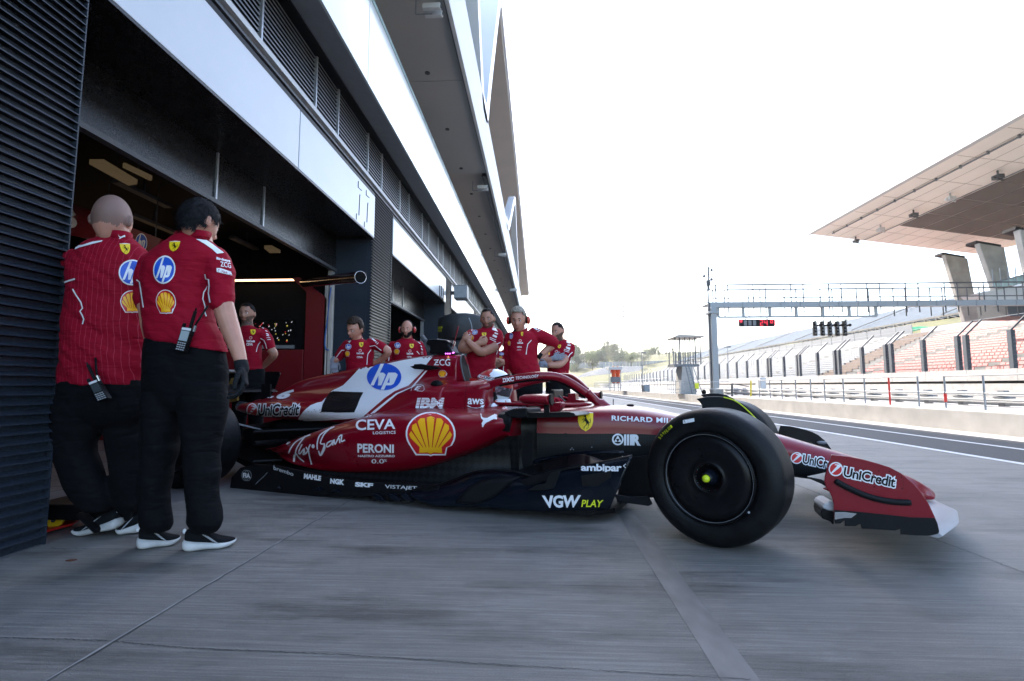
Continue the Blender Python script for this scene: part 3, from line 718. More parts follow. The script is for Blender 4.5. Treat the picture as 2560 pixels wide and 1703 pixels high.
# mast with little cameras on the gantry post
mc = gy(158, 350); e = empty('camera_mast', (mc.x, YG, mc.z), 'thin mast with small cameras and a box on top of the gantry post', 'camera mast')
bm = B_(); bar(bm, (mc.x, YG, mc.z - .3), (mc.x, YG, gy(0, 135).z), .045, 6); mesh_obj('mast', bm, M['darkgrey'], e, world=True)
for (cx, cy, sx) in ((190, 158, .25), (190, 272, .25), (97, 232, -.35)):
    a = gy(cx, cy); bm = B_(); bar(bm, (mc.x, YG, a.z + .04), (a.x, YG, a.z), .025, 6); sphere(bm, (a.x, YG, a.z - .08), .09, 8, 6); mesh_obj('dome_camera', bm, M['midgrey'], e, world=True)
a = gy(140, 335); bm = B_(); box(bm, a.x - .1, a.x + .1, YG - .2, YG - .05, a.z - .15, a.z + .15); mesh_obj('control_box', bm, M['darkgrey'], e, world=True)
# temperature display
M['ledred'] = mat('red_led_digits', (.5, .01, .02), .5, emit=(1, .03, .08), es=.2)
a, b = gy(525, 780), gy(957, 865)
ds = empty('display_board', ((a.x + b.x) / 2, YG, b.z), 'black led board reading 24 degrees C in red hanging from the gantry', 'display')
bm = B_(); box(bm, a.x, b.x, YG - .06, YG + .08, b.z, a.z); mesh_obj('housing', bm, M['black'], ds, world=True)
bm = B_()
for v in (600, 655, 712): q0 = gy(v - 20, 790); box(bm, q0.x, q0.x + .17, YG - .064, YG - .058, b.z + .05, a.z - .05)
mesh_obj('blank_digit', bm, M['midgrey'], ds, world=True)
def seg7(bm, x, z, w_, h_, segs, t=.04):
    S = {'a': (x, z + h_ - t, x + w_, z + h_), 'g': (x, z + h_ / 2 - t / 2, x + w_, z + h_ / 2 + t / 2), 'd': (x, z, x + w_, z + t), 'f': (x, z + h_ / 2, x + t, z + h_), 'b': (x + w_ - t, z + h_ / 2, x + w_, z + h_), 'e': (x, z, x + t, z + h_ / 2), 'c': (x + w_ - t, z, x + w_, z + h_ / 2)}
    for c in segs: q = S[c]; box(bm, q[0], q[2], YG - .068, YG - .058, q[1], q[3])
bm = B_(); hh = a.z - b.z - .1; z_ = b.z + .05
seg7(bm, gy(742, 0).x, z_, .17, hh, 'abged'); seg7(bm, gy(795, 0).x, z_, .17, hh, 'fgbc'); seg7(bm, gy(866, 0).x, z_ + hh * .42, .15, hh * .58, 'abcdef'); seg7(bm, gy(915, 0).x, z_, .15, hh, 'afed')
q0 = gy(545, 800); prism(bm, [(q0.x - .09, YG - .068, q0.z + .08), (q0.x + .09, YG - .068, q0.z + .08), (q0.x + .07, YG - .068, q0.z - .06), (q0.x, YG - .068, q0.z - .10), (q0.x - .07, YG - .068, q0.z - .04)], (0, .01, 0))
mesh_obj('red_digits', bm, M['ledred'], ds, world=True)
bm = B_(); 
for v in (610, 870): q0 = gy(v, 760); bar(bm, (q0.x, YG, a.z), (q0.x, YG, zl), .025, 6)
mesh_obj('hanger', bm, M['midgrey'], ds, world=True)
# start lights
sg = empty('start_lights', (gy(1640, 800).x, YG, gy(0, 975).z), 'row of five black start light columns hanging under the gantry', 'traffic light')
for v in (1455, 1547, 1637, 1727, 1819):
    q0, q1 = gy(v, 800), gy(v, 978); bm = B_(); box(bm, q0.x - .085, q0.x + .085, YG - .05, YG + .12, q1.z, q0.z); o = mesh_obj('light_column', bm, M['black'], sg, world=True, bevel=.01)
    for k in range(4):
        zz = q0.z - .12 - k * (q0.z - q1.z) * .23; bm = B_(); bar(bm, (q0.x, YG - .05, zz), (q0.x, YG - .12, zz), .065, 10); mesh_obj('lamp_hood', bm, M['darkgrey'], sg, world=True)
    bm = B_(); bar(bm, (q0.x + .09, YG, q0.z - .25), (q0.x + .30, YG, q0.z - .2), .05, 8); sphere(bm, (q0.x + .28, YG, q0.z - .22), .085, 8, 6); bar(bm, (q0.x + .05, YG, q0.z), (q0.x + .1, YG, zl), .02, 6); mesh_obj('side_lamp', bm, M['black'], sg, world=True)
bm = B_(); bar(bm, (gy(1455, 0).x, YG + .05, gy(0, 800).z), (gy(1819, 0).x, YG + .05, gy(0, 800).z), .015, 6); bar(bm, (gy(1455, 0).x, YG + .05, gy(0, 968).z), (gy(1819, 0).x, YG + .05, gy(0, 968).z), .015, 6); mesh_obj('tie_bar', bm, M['darkgrey'], sg, world=True)
# ---------------------------------------------------------------- observation tower
YT = 28.0
def ty(x, y): return onY(CT(x, y), YT)
tw = empty('observation_tower', (ty(1500, 780).x, YT, fz), 'small pale observation tower with tin roof, railings and steep ladder', 'tower')
TP = lambda n, bm, m, **k: mesh_obj(n, bm, m, tw, world=True, **k)
a, b = ty(1345, 455), ty(1640, 425)
bm = B_(); box(bm, a.x, b.x, YT, YT + 1.4, a.z, b.z); TP('platform', bm, M['midgrey'])
bm = B_(); P4 = [ty(1440, 455), ty(1560, 455), ty(1580, 610), ty(1610, 780), ty(1420, 780), ty(1430, 610)]
bm.free(); bm = B_(); prism(bm, [tuple(v) for v in P4], (0, 1.1, 0)); TP('concrete_pier', bm, M['concretew'])
bm = B_(); r0, r1 = ty(1325, 108), ty(1690, 95); prism(bm, [(r0.x, YT - .3, r0.z - .02), (ty(1380, 92).x, YT - .3, ty(0, 90).z), (r1.x, YT - .3, r1.z), (r1.x - .05, YT - .3, r1.z - .08), (ty(1360, 120).x, YT - .3, ty(0, 122).z)], (0, 1.9, 0)); TP('tin_roof', bm, M['soffit2'])
for v in (1355, 1410, 1470, 1528, 1590, 1652):
    bm = B_(); q0, q1 = ty(v, 112), ty(v, 430); bar(bm, (q0.x, YT + .02, q0.z), (q0.x, YT + .02, q1.z), .045 if v in (1410, 1590) else .032, 6); TP('roof_post', bm, M['midgrey']); bm = B_(); bar(bm, (q0.x, YT + 1.35, q0.z), (q0.x, YT + 1.35, q1.z), .028, 6); TP('roof_post', bm, M['midgrey'])
bm = B_()
for z_ in (290, 345, 395): bar(bm, ty(1338, z_), ty(1660, z_), .016, 6)
for v in range(1340, 1661, 32): bar(bm, ty(v, 290), ty(v, 430), .010, 5)
TP('railing', bm, M['galv'])
bm = B_(); bar(bm, ty(1470, 400), ty(1560, 780), .03, 6); bar(bm, ty(1505, 400), ty(1610, 760), .03, 6); bar(bm, ty(1560, 430), ty(1680, 780), .025, 6)
for i in range(10):
    t = i / 10; bar(bm, ty(1470 + 90 * t, 400 + 380 * t), ty(1505 + 105 * t, 400 + 360 * t), .014, 5)
TP('ladder', bm, M['galv'])
bm = B_(); q0, q1 = ty(1555, 650), ty(1603, 715); box(bm, q0.x, q1.x, YT - .5, YT - .48, q1.z, q0.z); thing_mesh('notice_board', bm, mat('yellow_sign', (.75, .75, .02), .5, 0, 4, .08), 'small blank yellow sign fixed on the railing by the tower ladder', 'sign', origin=(q0.x, YT - .5, q1.z))
# loose railings round tower foot
e = empty('railing', (ty(1300, 780).x, 27, fz), 'scaffold tube railings around the foot of the tower', 'railing', 'railings along the pit wall')
bm = B_()
for v in (1285, 1310, 1335, 1360, 1412, 1425, 1480, 1530, 1560): bar(bm, ty(v, 625), ty(v, 780), .018, 6)
for z_ in (628, 722, 760): bar(bm, ty(1285, z_), ty(1480, z_), .014, 6); 
bar(bm, ty(1530, 640), ty(1990, 632), .02, 6); bar(bm, ty(1530, 718), ty(1990, 718), .018, 6)
mesh_obj('tubes', bm, M['rail'], e, world=True)
# equipment boxes on the wall near the gantry foot
for (x0_, y0_, x1_, y1_, m_, lab) in ((2262, 590, 2340, 765, 'white', 'white electrical cabinet standing at the left end of the pit wall railing'), (1730, 720, 1850, 790, 'concreteg', 'concrete block footing at the base of the gantry post'), (940, 672, 1015, 752, 'galv', 'two grey drums standing on the far pit wall')):
    q0, q1 = ty(x0_, y0_), ty(x1_, y1_); e = empty('cabinet' if m_ != 'concreteg' else 'footing', (q0.x, YT - 1, q1.z), lab, 'cabinet' if m_ != 'concreteg' else 'footing')
    bm = B_(); box(bm, q0.x, q1.x, YT - 1, YT - .4, q1.z, q0.z); mesh_obj('body', bm, M[m_], e, world=True, bevel=.03); bm = B_(); box(bm, q0.x + .03, q1.x - .03, YT - 1.012, YT - 1.0, q1.z + .04, q0.z - .05); mesh_obj('door', bm, M[m_], e, world=True)
q0 = ty(1690, 770); bm = B_(); sphere(bm, (q0.x, YT - .1, q0.z + .06), .12, 10, 8, (1, 1, 1.2)); thing_mesh('sack', bm, M['black'], 'black sack lying beside the gantry foot', 'sack', origin=(q0.x, YT - 1.2, q0.z))
# dark gate with yellow post
YQ = 22.
def qy(x, y): return onY(CT(x, y), YQ)
e = empty('barrier_gate', qy(2025, 830), 'small dark barrier with two rails and a yellow post on the pit wall', 'barrier')
bm = B_(); bar(bm, qy(2028, 655), qy(2028, 830), .045, 8); bar(bm, qy(2028, 657), qy(2225, 690), .02, 6); bar(bm, qy(2028, 757), qy(2225, 792), .02, 6); mesh_obj('frame', bm, M['darkgrey'], e, world=True)
bm = B_(); bar(bm, qy(2250, 620), qy(2250, 830), .035, 8); mesh_obj('yellow_post', bm, mat('yellow_paint', (.65, .5, .03), .5), e, world=True)
# marshal hut with two marshals
YM = 48.
def my(x, y): return onY(CT(x, y), YM)
e = empty('marshal_hut', my(650, 740), 'little white canopy hut with a dark front panel on the far pit wall', 'hut')
a, b = my(595, 577), my(710, 642); bm = B_(); box(bm, a.x, b.x, YM, YM + .1, b.z, a.z); mesh_obj('front_panel', bm, M['midgrey'], e, world=True)
a, b = my(575, 462), my(735, 492); bm = B_(); box(bm, a.x, b.x, YM - .1, YM + 1.6, b.z, a.z); mesh_obj('canopy', bm, M['white'], e, world=True)
bm = B_()
for v in (580, 715): bar(bm, my(v, 480), my(v, 740), .035, 6)
for v in (600, 640, 690): bar(bm, my(v, 650), my(v, 740), .04, 6)
bar(bm, my(580, 655), my(715, 655), .03, 6); bar(bm, my(580, 700), my(715, 700), .03, 6); mesh_obj('legs', bm, M['rail'], e, world=True)
M['orange'] = mat('orange_overall', (.75, .09, .02), .7, 0, 5, .1)
M['skin'] = mat('skin', (.48, .25, .17), .5, 0, 14, .08)
for v, lab in ((643, 'marshal in orange overalls standing at the left inside the hut'), (693, 'marshal in orange overalls standing at the right inside the hut')):
    c = my(v, 540); zf = c.z - .95
    e = empty('person', (c.x, YM + .6, zf), lab, 'person', 'marshals in the hut')
    bm = B_()
    loftrings(bm, [[(c.x + rx * math.cos(t), YM + .6 + ry * math.sin(t), zf + z_) for t in [i * math.pi / 5 for i in range(10)]] for z_, rx, ry in ((0, .14, .1), (.45, .17, .12), (.85, .19, .13), (1.0, .17, .12), (1.25, .22, .14), (1.40, .2, .12), (1.47, .07, .07))])
    for s in (-1, 1): tube(bm, [(c.x + s * .2, YM + .6, zf + 1.38), (c.x + s * .28, YM + .55, zf + 1.1), (c.x + s * .16, YM + .4, zf + 1.0)], [.06, .05, .045], 6)
    mesh_obj('overalls', bm, M['orange'], e, world=True, smooth=True)
    bm = B_(); sphere(bm, (c.x, YM + .6, zf + 1.6), .1, 10, 8, (1, 1, 1.25)); mesh_obj('head', bm, M['skin'], e, world=True, smooth=True)
# ---------------------------------------------------------------- trees
def leafmat(name, c, tr=.5):
    m = bpy.data.materials.new(name); m.use_nodes = True; t = m.node_tree; p = t.nodes['Principled BSDF']
    oi = t.nodes.new('ShaderNodeTexCoord'); n = t.nodes.new('ShaderNodeTexNoise'); n.inputs['Scale'].default_value = .35; n.inputs['Detail'].default_value = 3; t.links.new(oi.outputs['Object'], n.inputs[0])
    cr = t.nodes.new('ShaderNodeMix'); cr.data_type = 'RGBA'; cr.inputs[6].default_value = (c[0] * .6, c[1] * .65, c[2] * .7, 1); cr.inputs[7].default_value = (c[0] * 1.5, c[1] * 1.35, c[2] * 1.2, 1)
    t.links.new(n.outputs[0], cr.inputs[0]); t.links.new(cr.outputs[2], p.inputs['Base Color']); p.inputs['Roughness'].default_value = .6
    tl = t.nodes.new('ShaderNodeBsdfTranslucent'); t.links.new(cr.outputs[2], tl.inputs[0]); mx = t.nodes.new('ShaderNodeMixShader'); mx.inputs[0].default_value = tr
    t.links.new(p.outputs[0], mx.inputs[1]); t.links.new(tl.outputs[0], mx.inputs[2]); t.links.new(mx.outputs[0], t.nodes['Material Output'].inputs[0]); return m
M['leafA'] = leafmat('leaves_olive', (.065, .105, .022), .55); M['leafB'] = leafmat('leaves_deep', (.032, .065, .022), .45); M['leafC'] = leafmat('leaves_yellow', (.18, .19, .022), .55); M['leafD'] = leafmat('leaves_sage', (.09, .12, .045), .55)
M['bark'] = mat('bark', (.09, .06, .04), .9, 0, 4, .3)
def tree(p, D, hpx, wpx, m, label, seed, conical=False, base=None):
    """p = photo point of the top; real tree placed at depth D"""
    rnd = random.Random(seed); tp = onD(p, D); bt = onD((p[0], p[1] + hpx), D); H_ = tp.z - bt.z; W_ = wpx * D / FPX / 2
    e = empty('tree', (tp.x, tp.y, bt.z), label, 'tree', 'trees beyond the circuit')
    bm = B_(); tube(bm, smoothpts([(0, 0, -6), (.02 * H_, 0, H_ * .25), (-.02 * H_, 0, H_ * .5), (0, .01 * H_, H_ * .86)], 3), [.03 * H_ * (1 - .8 * i / 9) for i in range(10)], 7)
    for k in range(6):
        a = rnd.uniform(0, 6.28); z0 = H_ * rnd.uniform(.25, .6); bar(bm, (0, 0, z0), (math.cos(a) * W_ * .6, math.sin(a) * W_ * .6, z0 + H_ * .25), .010 * H_, 5, .003 * H_)
    mesh_obj('trunk', bm, M['bark'], e)
    cl = []
    if conical:
        for k in range(26): t = rnd.random(); a = rnd.uniform(0, 6.28); r = W_ * (1 - t) * .75; cl.append((math.cos(a) * r, math.sin(a) * r, H_ * (.12 + .86 * t), W_ * (.35 * (1 - t) + .12)))
    else:
        for k in range(30):
            while 1:
                u = Vector((rnd.uniform(-1, 1), rnd.uniform(-1, 1), rnd.uniform(-1, 1)))
                if u.length < 1: break
            cl.append((u.x * W_ * .78, u.y * W_ * .78, H_ * (.52 + .46 * u.z), rnd.uniform(.22, .42) * W_ * 1.25))
    vs = []; fs = []
    for c in cl:
        for j in range(105):
            u = Vector((rnd.gauss(0, 1), rnd.gauss(0, 1), rnd.gauss(0, .85))).normalized() * (c[3] * rnd.uniform(.55, 1.1))
            q = Vector(c[:3]) + u; s = rnd.uniform(.018, .036) * H_; a = Vector((rnd.gauss(0, 1), rnd.gauss(0, 1), rnd.gauss(0, 1))).normalized(); b = a.orthogonal().normalized()
            k = len(vs); vs += [q + a * s, q + b * s * .7, q - a * s, q - b * s * .7]; fs.append((k, k + 1, k + 2, k + 3))
    me = bpy.data.meshes.new('crown'); me.from_pydata([tuple(v) for v in vs], [], fs); me.materials.append(m); o = bpy.data.objects.new('crown', me); link(o); o.parent = e
TL = [((150, 175), 260, 150, 'leafA', 'pale olive tree right behind the bearded man at the right'),
      ((225, 265), 190, 120, 'leafB', 'dark green tree left of the pale tall one, second in the row'),
      ((300, 250), 200, 170, 'leafB', 'broad dark green tree at the left part of the tree line'),
      ((440, 235), 190, 170, 'leafA', 'bright rounded tree between the dark ones and the tall pale tree'),
      ((555, 165), 270, 130, 'leafD', 'tallest pale sage tree, left half of the twin crowned pair'),
      ((640, 165), 240, 120, 'leafD', 'tall sage tree, right half of the twin crowned pair'),
      ((625, 330), 95, 140, 'leafC', 'low yellow green bush tree in front of the tall pale pair'),
      ((765, 255), 160, 170, 'leafA', 'round green tree at the foot of the lattice pylon'),
      ((880, 268), 130, 130, 'leafB', 'small deep green tree right of the pylon'),
      ((930, 290), 100, 110, 'leafA', 'small olive tree at the start of the bare slope'),
      ((1115, 170), 190, 190, 'leafD', 'large pale crown of the tree standing on the slope'),
      ((1040, 215), 130, 150, 'leafA', 'olive tree leaning against the large pale crown on the slope'),
      ((350, 428), 70, 90, 'leafC', 'small yellow shrub by the white flat building'),
      ((165, 420), 110, 110, 'leafD', 'pale grey green bush under the white building'),
      ]
TL += [((x, y), h, 150, m_, lab) for x, y, h, m_, lab in (
    (190, 270, 190, 'leafB', 'dark tree filling the gap right of the leftmost pale olive tree'), (380, 262, 190, 'leafA', 'olive tree just left of the bright rounded one'), (495, 255, 190, 'leafB', 'dark tree tucked at the left foot of the tallest pale tree'),
    (700, 262, 180, 'leafB', 'deep green tree between the tall twin crowned pair and the pylon'), (835, 282, 140, 'leafA', 'low olive tree right beside the pylon foot'), (985, 285, 110, 'leafB', 'low dark tree left of the large crown on the slope'))]
for i, (q, h, ww, m_, lab) in enumerate(TL): tree(CT(*q), 345 + (i * 37 % 30) - (60 if i > 11 else 0), h / 4.714, ww * 1.2 / 4.714, M[m_], lab, i + 3)
for i, (q, h, ww, lab) in enumerate((((1248, 245), 70, 34, 'leftmost slim conifer on the crest of the slope'), ((1325, 225), 75, 40, 'tallest slim conifer beside the observation tower roof'), ((1165, 262), 60, 40, 'short conifer at the right foot of the large pale tree'), ((1200, 270), 45, 26, 'tiny conifer between the two groups on the crest'), ((1285, 262), 50, 30, 'small conifer between the leftmost and the tallest one'))):
    tree(CT(*q), 318, h / 4.714, ww / 4.714, M['leafB'], lab, i + 40, True)
# ================================================================== INSIDE AND AROUND THE GARAGE
M['panelred'] = mat('red_partition', (.14, .0018, .006), .45, 0, 1.5, .06); M['ledwarm'] = mat('warm_led', (.9, .7, .5), .5, emit=(1, .62, .30), es=1.2)
pt = empty('garage_partition', (-3.6, 7.66, 0), 'tall red partition wall in the garage with a dark recessed screen and a warm light strip', 'partition')
T_ = lambda n, bm, m, **k: mesh_obj(n, bm, m, pt, world=True, **k)
YP = 7.62
qp = lambda x, y: onY(CQ(x, y), YP)
a, b, c, d_, e_ = qp(575, 690), qp(660, 800), qp(825, 850), qp(635, 1258), qp(70, 700)
bm = B_(); box(bm, e_.x - 3, a.x, YP + .0, YP + .05, a.z - .04, a.z); T_('top_rail', bm, M['panelred'])
bm = B_(); box(bm, e_.x - 3, a.x, YP - .012, YP - .002, a.z - .035, a.z - .008); T_('light_strip', bm, M['ledwarm'])
bm = B_(); prism(bm, [(b.x, YP - .02, d_.z), (b.x, YP - .02, b.z), (a.x - .06, YP - .02, a.z), (a.x + .04, YP - .02, a.z + .02), (c.x, YP - .02, c.z), (c.x, YP - .02, 0), (b.x, YP - .02, 0)], (0, .1, 0)); T_('side_panel', bm, M['panelred'], bevel=.006)
bm = B_(); box(bm, e_.x - 3, b.x - .01, YP - .03, YP + .05, 0, d_.z); T_('lower_panel', bm, M['panelred'], bevel=.006)
bm = B_(); box(bm, e_.x - 3, b.x - .012, YP + .06, YP + .1, d_.z, a.z - .045); T_('screen_wall', bm, M['black'])
s0, s1 = qp(370, 1015), qp(550, 1245)
bm = B_(); box(bm, s0.x - .9, s1.x, YP + .03, YP + .055, s1.z + .06, s0.z); scn = T_('screen', bm, M['int'])
M['scrlogo'] = mat('screen_marks', (.6, .6, .6), .5, emit=(.55, .55, .6), es=.15); M['scry'] = mat('screen_yellow', (.6, .5, .1), .5, emit=(.5, .38, .05), es=.16); M['scrr'] = mat('screen_red', (.4, .02, .02), .5, emit=(.35, .01, .02), es=.2)
rnd = random.Random(9); bms = [B_(), B_(), B_()]
for k in range(90):
    x = rnd.uniform(s0.x - .85, s1.x - .05); z = rnd.uniform(s1.z + .1, s0.z - .04); t = rnd.randrange(3); r = rnd.uniform(.006, .012)
    if t == 0: sqbar(bms[0], (x, YP + .028, z - r), (x + r, YP + .028, z + r), .006, .004, (0, 1, 0)); sqbar(bms[0], (x - r * .4, YP + .028, z - r * .2), (x + r, YP + .028, z - r * .2), .005, .004, (0, 1, 0))
    else: prism(bms[t], [(x + r * math.cos(i), YP + .028, z + r * math.sin(i)) for i in range(6)], (0, -.003, 0))
for bm_, m_ in zip(bms, ('scrlogo', 'scry', 'scrr')): T_('screen_picture', bm_, M[m_])
bm = B_(); box(bm, s0.x - .9, s1.x, YP + .02, YP + .05, s1.z, s1.z + .05); T_('screen_frame', bm, M['galv'])
# pipe boom with open end
A_, B2 = onY(CQ(640, 722), 7.5), onD(CQ(1085, 680), 6.25)
e = empty('air_pipe', B2, 'dark horizontal pipe with a bright ring end sticking out of the garage', 'pipe')
bm = B_(); bar(bm, A_, B2, .070, 24, .076); mesh_obj('tube', bm, mat('glossy_dark_pipe', (.03, .012, .015), .12, .3, coat=.6), e, world=True, auto=40)
dv = (B2 - A_).normalized(); bm = B_(); n = 28; a0 = dv.orthogonal().normalized(); b0 = dv.cross(a0)
loftrings(bm, [[B2 + dv * o_ + (a0 * math.cos(t) + b0 * math.sin(t)) * r for t in [i * 2 * math.pi / n for i in range(n)]] for o_, r in ((-.004, .0765), (.006, .0795), (.010, .0765), (.008, .0700), (-.02, .0685))], caps=False); mesh_obj('rim', bm, M['steel'], e, world=True, smooth=True)
bm = B_(); bar(bm, B2 + dv * .0005, B2 + dv * .001, .069, 24); mesh_obj('bore', bm, M['int'], e, world=True)
# white door post with blue hose
e = empty('door_post', (-3.22, 7.68, 0), 'pale aluminium door post with a thin blue hose hanging beside it', 'post')
f = lambda x, y: onY(CQ(x, y), 7.60)
a, b = f(795, 740), f(870, 740); bm = B_(); box(bm, a.x + .02, b.x - .08, 7.60, 7.66, 0, a.z); box(bm, b.x - .06, b.x, 7.60, 7.66, 0, a.z + .1); mesh_obj('post', bm, mat('cream_profile', (.55, .50, .45), .4, .2, 6, .1), e, world=True, bevel=.004)
bm = B_(); tube(bm, smoothpts([onY(CQ(*p), 7.56) for p in ((852, 760), (838, 860), (825, 1000), (808, 1130), (803, 1220), (815, 1255), (835, 1258))], 5), .010, 8); mesh_obj('hose', bm, mat('blue_hose', (.02, .09, .30), .4), e, world=True, smooth=True)
# hanging red banner deep in the garage
e = empty('hanging_banner', Vector((-5, 5.6, 2.2)), 'red hanging banner with a white number and a round blue emblem behind the two men', 'banner')
CH1 = crop(140, 460, 3.136); bn = lambda x, y, k=0: onY(CH1(x, y), 5.6 - k)
P = [bn(*p) for p in ((-200, 55), (120, 155), (270, 205), (600, 345), (825, 432), (745, 570), (560, 500), (285, 438), (95, 395), (-200, 330))]
bm = B_(); prism(bm, [tuple(v) for v in P], (0, .03, 0)); bnn = mesh_obj('board', bm, M['panelred'], e, world=True)
BANNER = (e, bnn)
bm = B_(); 
for x in (-60, 400, 780): a = bn(x, 55 + (x + 200) * .37); bar(bm, a, (a.x, a.y, 3.26), .006, 6)
mesh_obj('hanger', bm, M['darkgrey'], e, world=True)
# ceiling lights glimpsed under the door
for (q, lab) in ((((205, 378), (238, 378), (316, 424), (296, 428)), 'large dim ceiling light panel at the upper left of the garage'), (((282, 386), (288, 386), (350, 415), (346, 417)), 'thin bright strip ceiling light beside the large panel'), (((608, 572), (625, 572), (656, 588), (640, 600)), 'small dim ceiling light at the far end of the garage')):
    P = [onZ(CV(*p), 3.0) for p in q]; e = empty('ceiling_light', P[0], lab, 'ceiling light', 'ceiling lights in the garage'); bm = B_(); prism(bm, [tuple(v) for v in P], (0, 0, .05)); mesh_obj('diffuser', bm, M['lampwarm'], e, world=True)
    bm = B_(); c = sum(P, Vector()) / 4; bar(bm, (c.x, c.y, 3.05), (c.x, c.y, 3.26), .01, 6); mesh_obj('hanger', bm, M['darkgrey'], e, world=True)
for (x, y) in ((-5.0, 4.6), (-5.0, 6.6)):
    ld = bpy.data.lights.new('garage_lamp', 'AREA'); ld.energy = 0.9; ld.size = .8; ld.color = (1, .8, .6); lo = bpy.data.objects.new('garage_lamp', ld); link(lo); lo.location = (x, y, 2.98)
# pale floor tiles in the garage
bm = B_(); 
for (q, lab) in (((CH2t(0, 0),),''),) if False else (): pass
bm.free()
CH2 = crop(120, 900, 3.0148); rnd = random.Random(4); M['tile'] = mat('warm_floor_tile', (.15, .13, .12), .4, 0, 5, .15)
k = 0
bm = B_()
for i in range(9):
    for j in range(9):
        if rnd.random() < .6: x = -7 + i * .45; y = 3.2 + j * .45; box(bm, x, x + .44, y, y + .44, .002, .005)
o = mesh_obj('garage_tiles', bm, M['tile']); o['kind'] = 'structure'
# low trolley with yellow wheels behind the pillar
g2_ = lambda x, y, z=0: onZ(crop(0, 1240, 6.547)(x, y), z)
CZ = crop(0, 1240, 6.547)
e = empty('equipment_trolley', onZ(CZ(900, 520), 0), 'low black trolley on a red base with a yellow wheel peeking out behind the pillar', 'trolley')
bm = B_(); P = [onZ(CZ(*p), .012) for p in ((600, 640), (1190, 480), (1400, 330), (1240, 250), (700, 330))]; prism(bm, [tuple(v) for v in P], (0, 0, .012)); mesh_obj('red_base', bm, M['redpaint'], e, world=True)
c = onZ(CZ(880, 395), .06); ax = Vector((.35, -1, 0)).normalized(); bm = B_(); bar(bm, c, c - ax * .03, .045, 20); w_ = mesh_obj('wheel', bm, mat('yellow_wheel', (.75, .50, .01), .35, coat=.4), e, world=True, bevel=.005)
bm = B_(); bar(bm, c + ax * .001, c + ax * .006, .012, 10); o = mesh_obj('axle_cap', bm, M['steel'], w_); o.data.transform(Matrix.Translation(-e.location))
bm = B_(); a = onZ(CZ(960, 330), .1); box(bm, a.x - .2, a.x + .42, a.y + .02, a.y + .30, .07, .16); sqbar(bm, (a.x + .15, a.y - .02, .12), (a.x + .30, a.y - .06, .04), .05, .03); mesh_obj('chassis_frame', bm, M['black'], e, world=True, bevel=.01)
# covered tyre stack
D8 = 7.6; c = onD(CDD(1230, 700), D8)
e = empty('covered_tyre_stack', (c.x, c.y, 0), 'stack of tyres wrapped in black quilted blankets beside the pit wall side of the garages', 'tyre stack')
M['quilt'] = cloth('black_quilt', (.018, .02, .022)) if 'cloth' in globals() else mat('black_quilt', (.016, .018, .02), .55, 0, 6, .3, bump=.6, bump_s=14)
tp = onD(CDD(1180, 178), D8).z; hw = (onD(CDD(1440, 400), D8).x - onD(CDD(1005, 400), D8).x) / 2
for k in range(5):
    z0, z1 = k * tp / 5, (k + 1) * tp / 5; bm = B_(); rr = []
    for z, r in ((z0 + .005, .93), (z0 + .04, .985), ((z0 + z1) / 2, 1.0), (z1 - .04, .985), (z1 - .005, .93)): rr.append([(c.x + hw * r * math.cos(t) * (1 - .02 * math.sin(3 * t + k)), c.y + .42 * r * math.sin(t), z + .015 * math.sin(t * 2 + k)) for t in [i * math.pi / 20 for i in range(40)]])
    loftrings(bm, rr); bmesh.ops.recalc_face_normals(bm, faces=bm.faces); mesh_obj('wrapped_tyre', bm, M['quilt'], e, world=True, auto=60)
for x in (1310,):
    bm = B_(); tube(bm, smoothpts([onD(CDD(*p), D8 - .42) for p in ((1290, 190), (1312, 250), (1318, 330), (1316, 480), (1315, 640))], 4), .008, 6); mesh_obj('strap', bm, M['galv'], e, world=True, smooth=True)
STACK = (e, [o for o in bpy.data.objects if o.parent == e and o.name.startswith('wrapped')])
# ================================================================== LETTERING AND EMBLEMS (thin meshes laid on real surfaces)
def dcol(name, c, r=.4, **k): M[name] = mat(name, c, r, **k)
dcol('d_white', (.78, .79, .81)); dcol('d_black', (.005, .005, .007), .5, spec=.15); dcol('d_blue', (.006, .085, .55)); dcol('d_yellow', (.88, .44, .007)); dcol('d_shieldyellow', (.88, .62, .012)); dcol('d_red', (.55, .008, .012)); dcol('d_lime', (.70, .75, .02)); dcol('d_grey', (.35, .36, .38))
dcol('d_darkred', (.24, .002, .012))
_txt = {}
def text2d(s, bold=0., shear=0., sp=1.0):
    key = (s, bold, shear, sp)
    if key not in _txt:
        cu = bpy.data.curves.new('lettering', 'FONT'); cu.body = s; cu.offset = bold; cu.shear = shear; cu.space_character = sp; cu.resolution_u = 3; cu.fill_mode = 'FRONT'
        o = bpy.data.objects.new('lettering', cu); COL.objects.link(o); dg = bpy.context.evaluated_depsgraph_get(); me = bpy.data.meshes.new_from_object(o.evaluated_get(dg))
        V = [(v.co.x, v.co.y) for v in me.vertices]; F = [tuple(p.vertices) for p in me.polygons]
        bpy.data.objects.remove(o); bpy.data.curves.remove(cu); bpy.data.meshes.remove(me)
        xs = [v[0] for v in V]; ys = [v[1] for v in V]; _txt[key] = (V, F, (min(xs), max(xs), min(ys), max(ys)))
    return _txt[key]
def nbox(V, F, bb):
    return [((x - bb[0]) / (bb[1] - bb[0]), (y - bb[2]) / (bb[3] - bb[2])) for x, y in V], F
def qmap(q):
    """unit square (y up) -> photo pixels; q = TL, TR, BR, BL"""
    tl, tr, br, bl = [Vector(p) for p in q]
    return lambda x, y: tuple((bl * (1 - x) + br * x) * (1 - y) + (tl * (1 - x) + tr * x) * y)
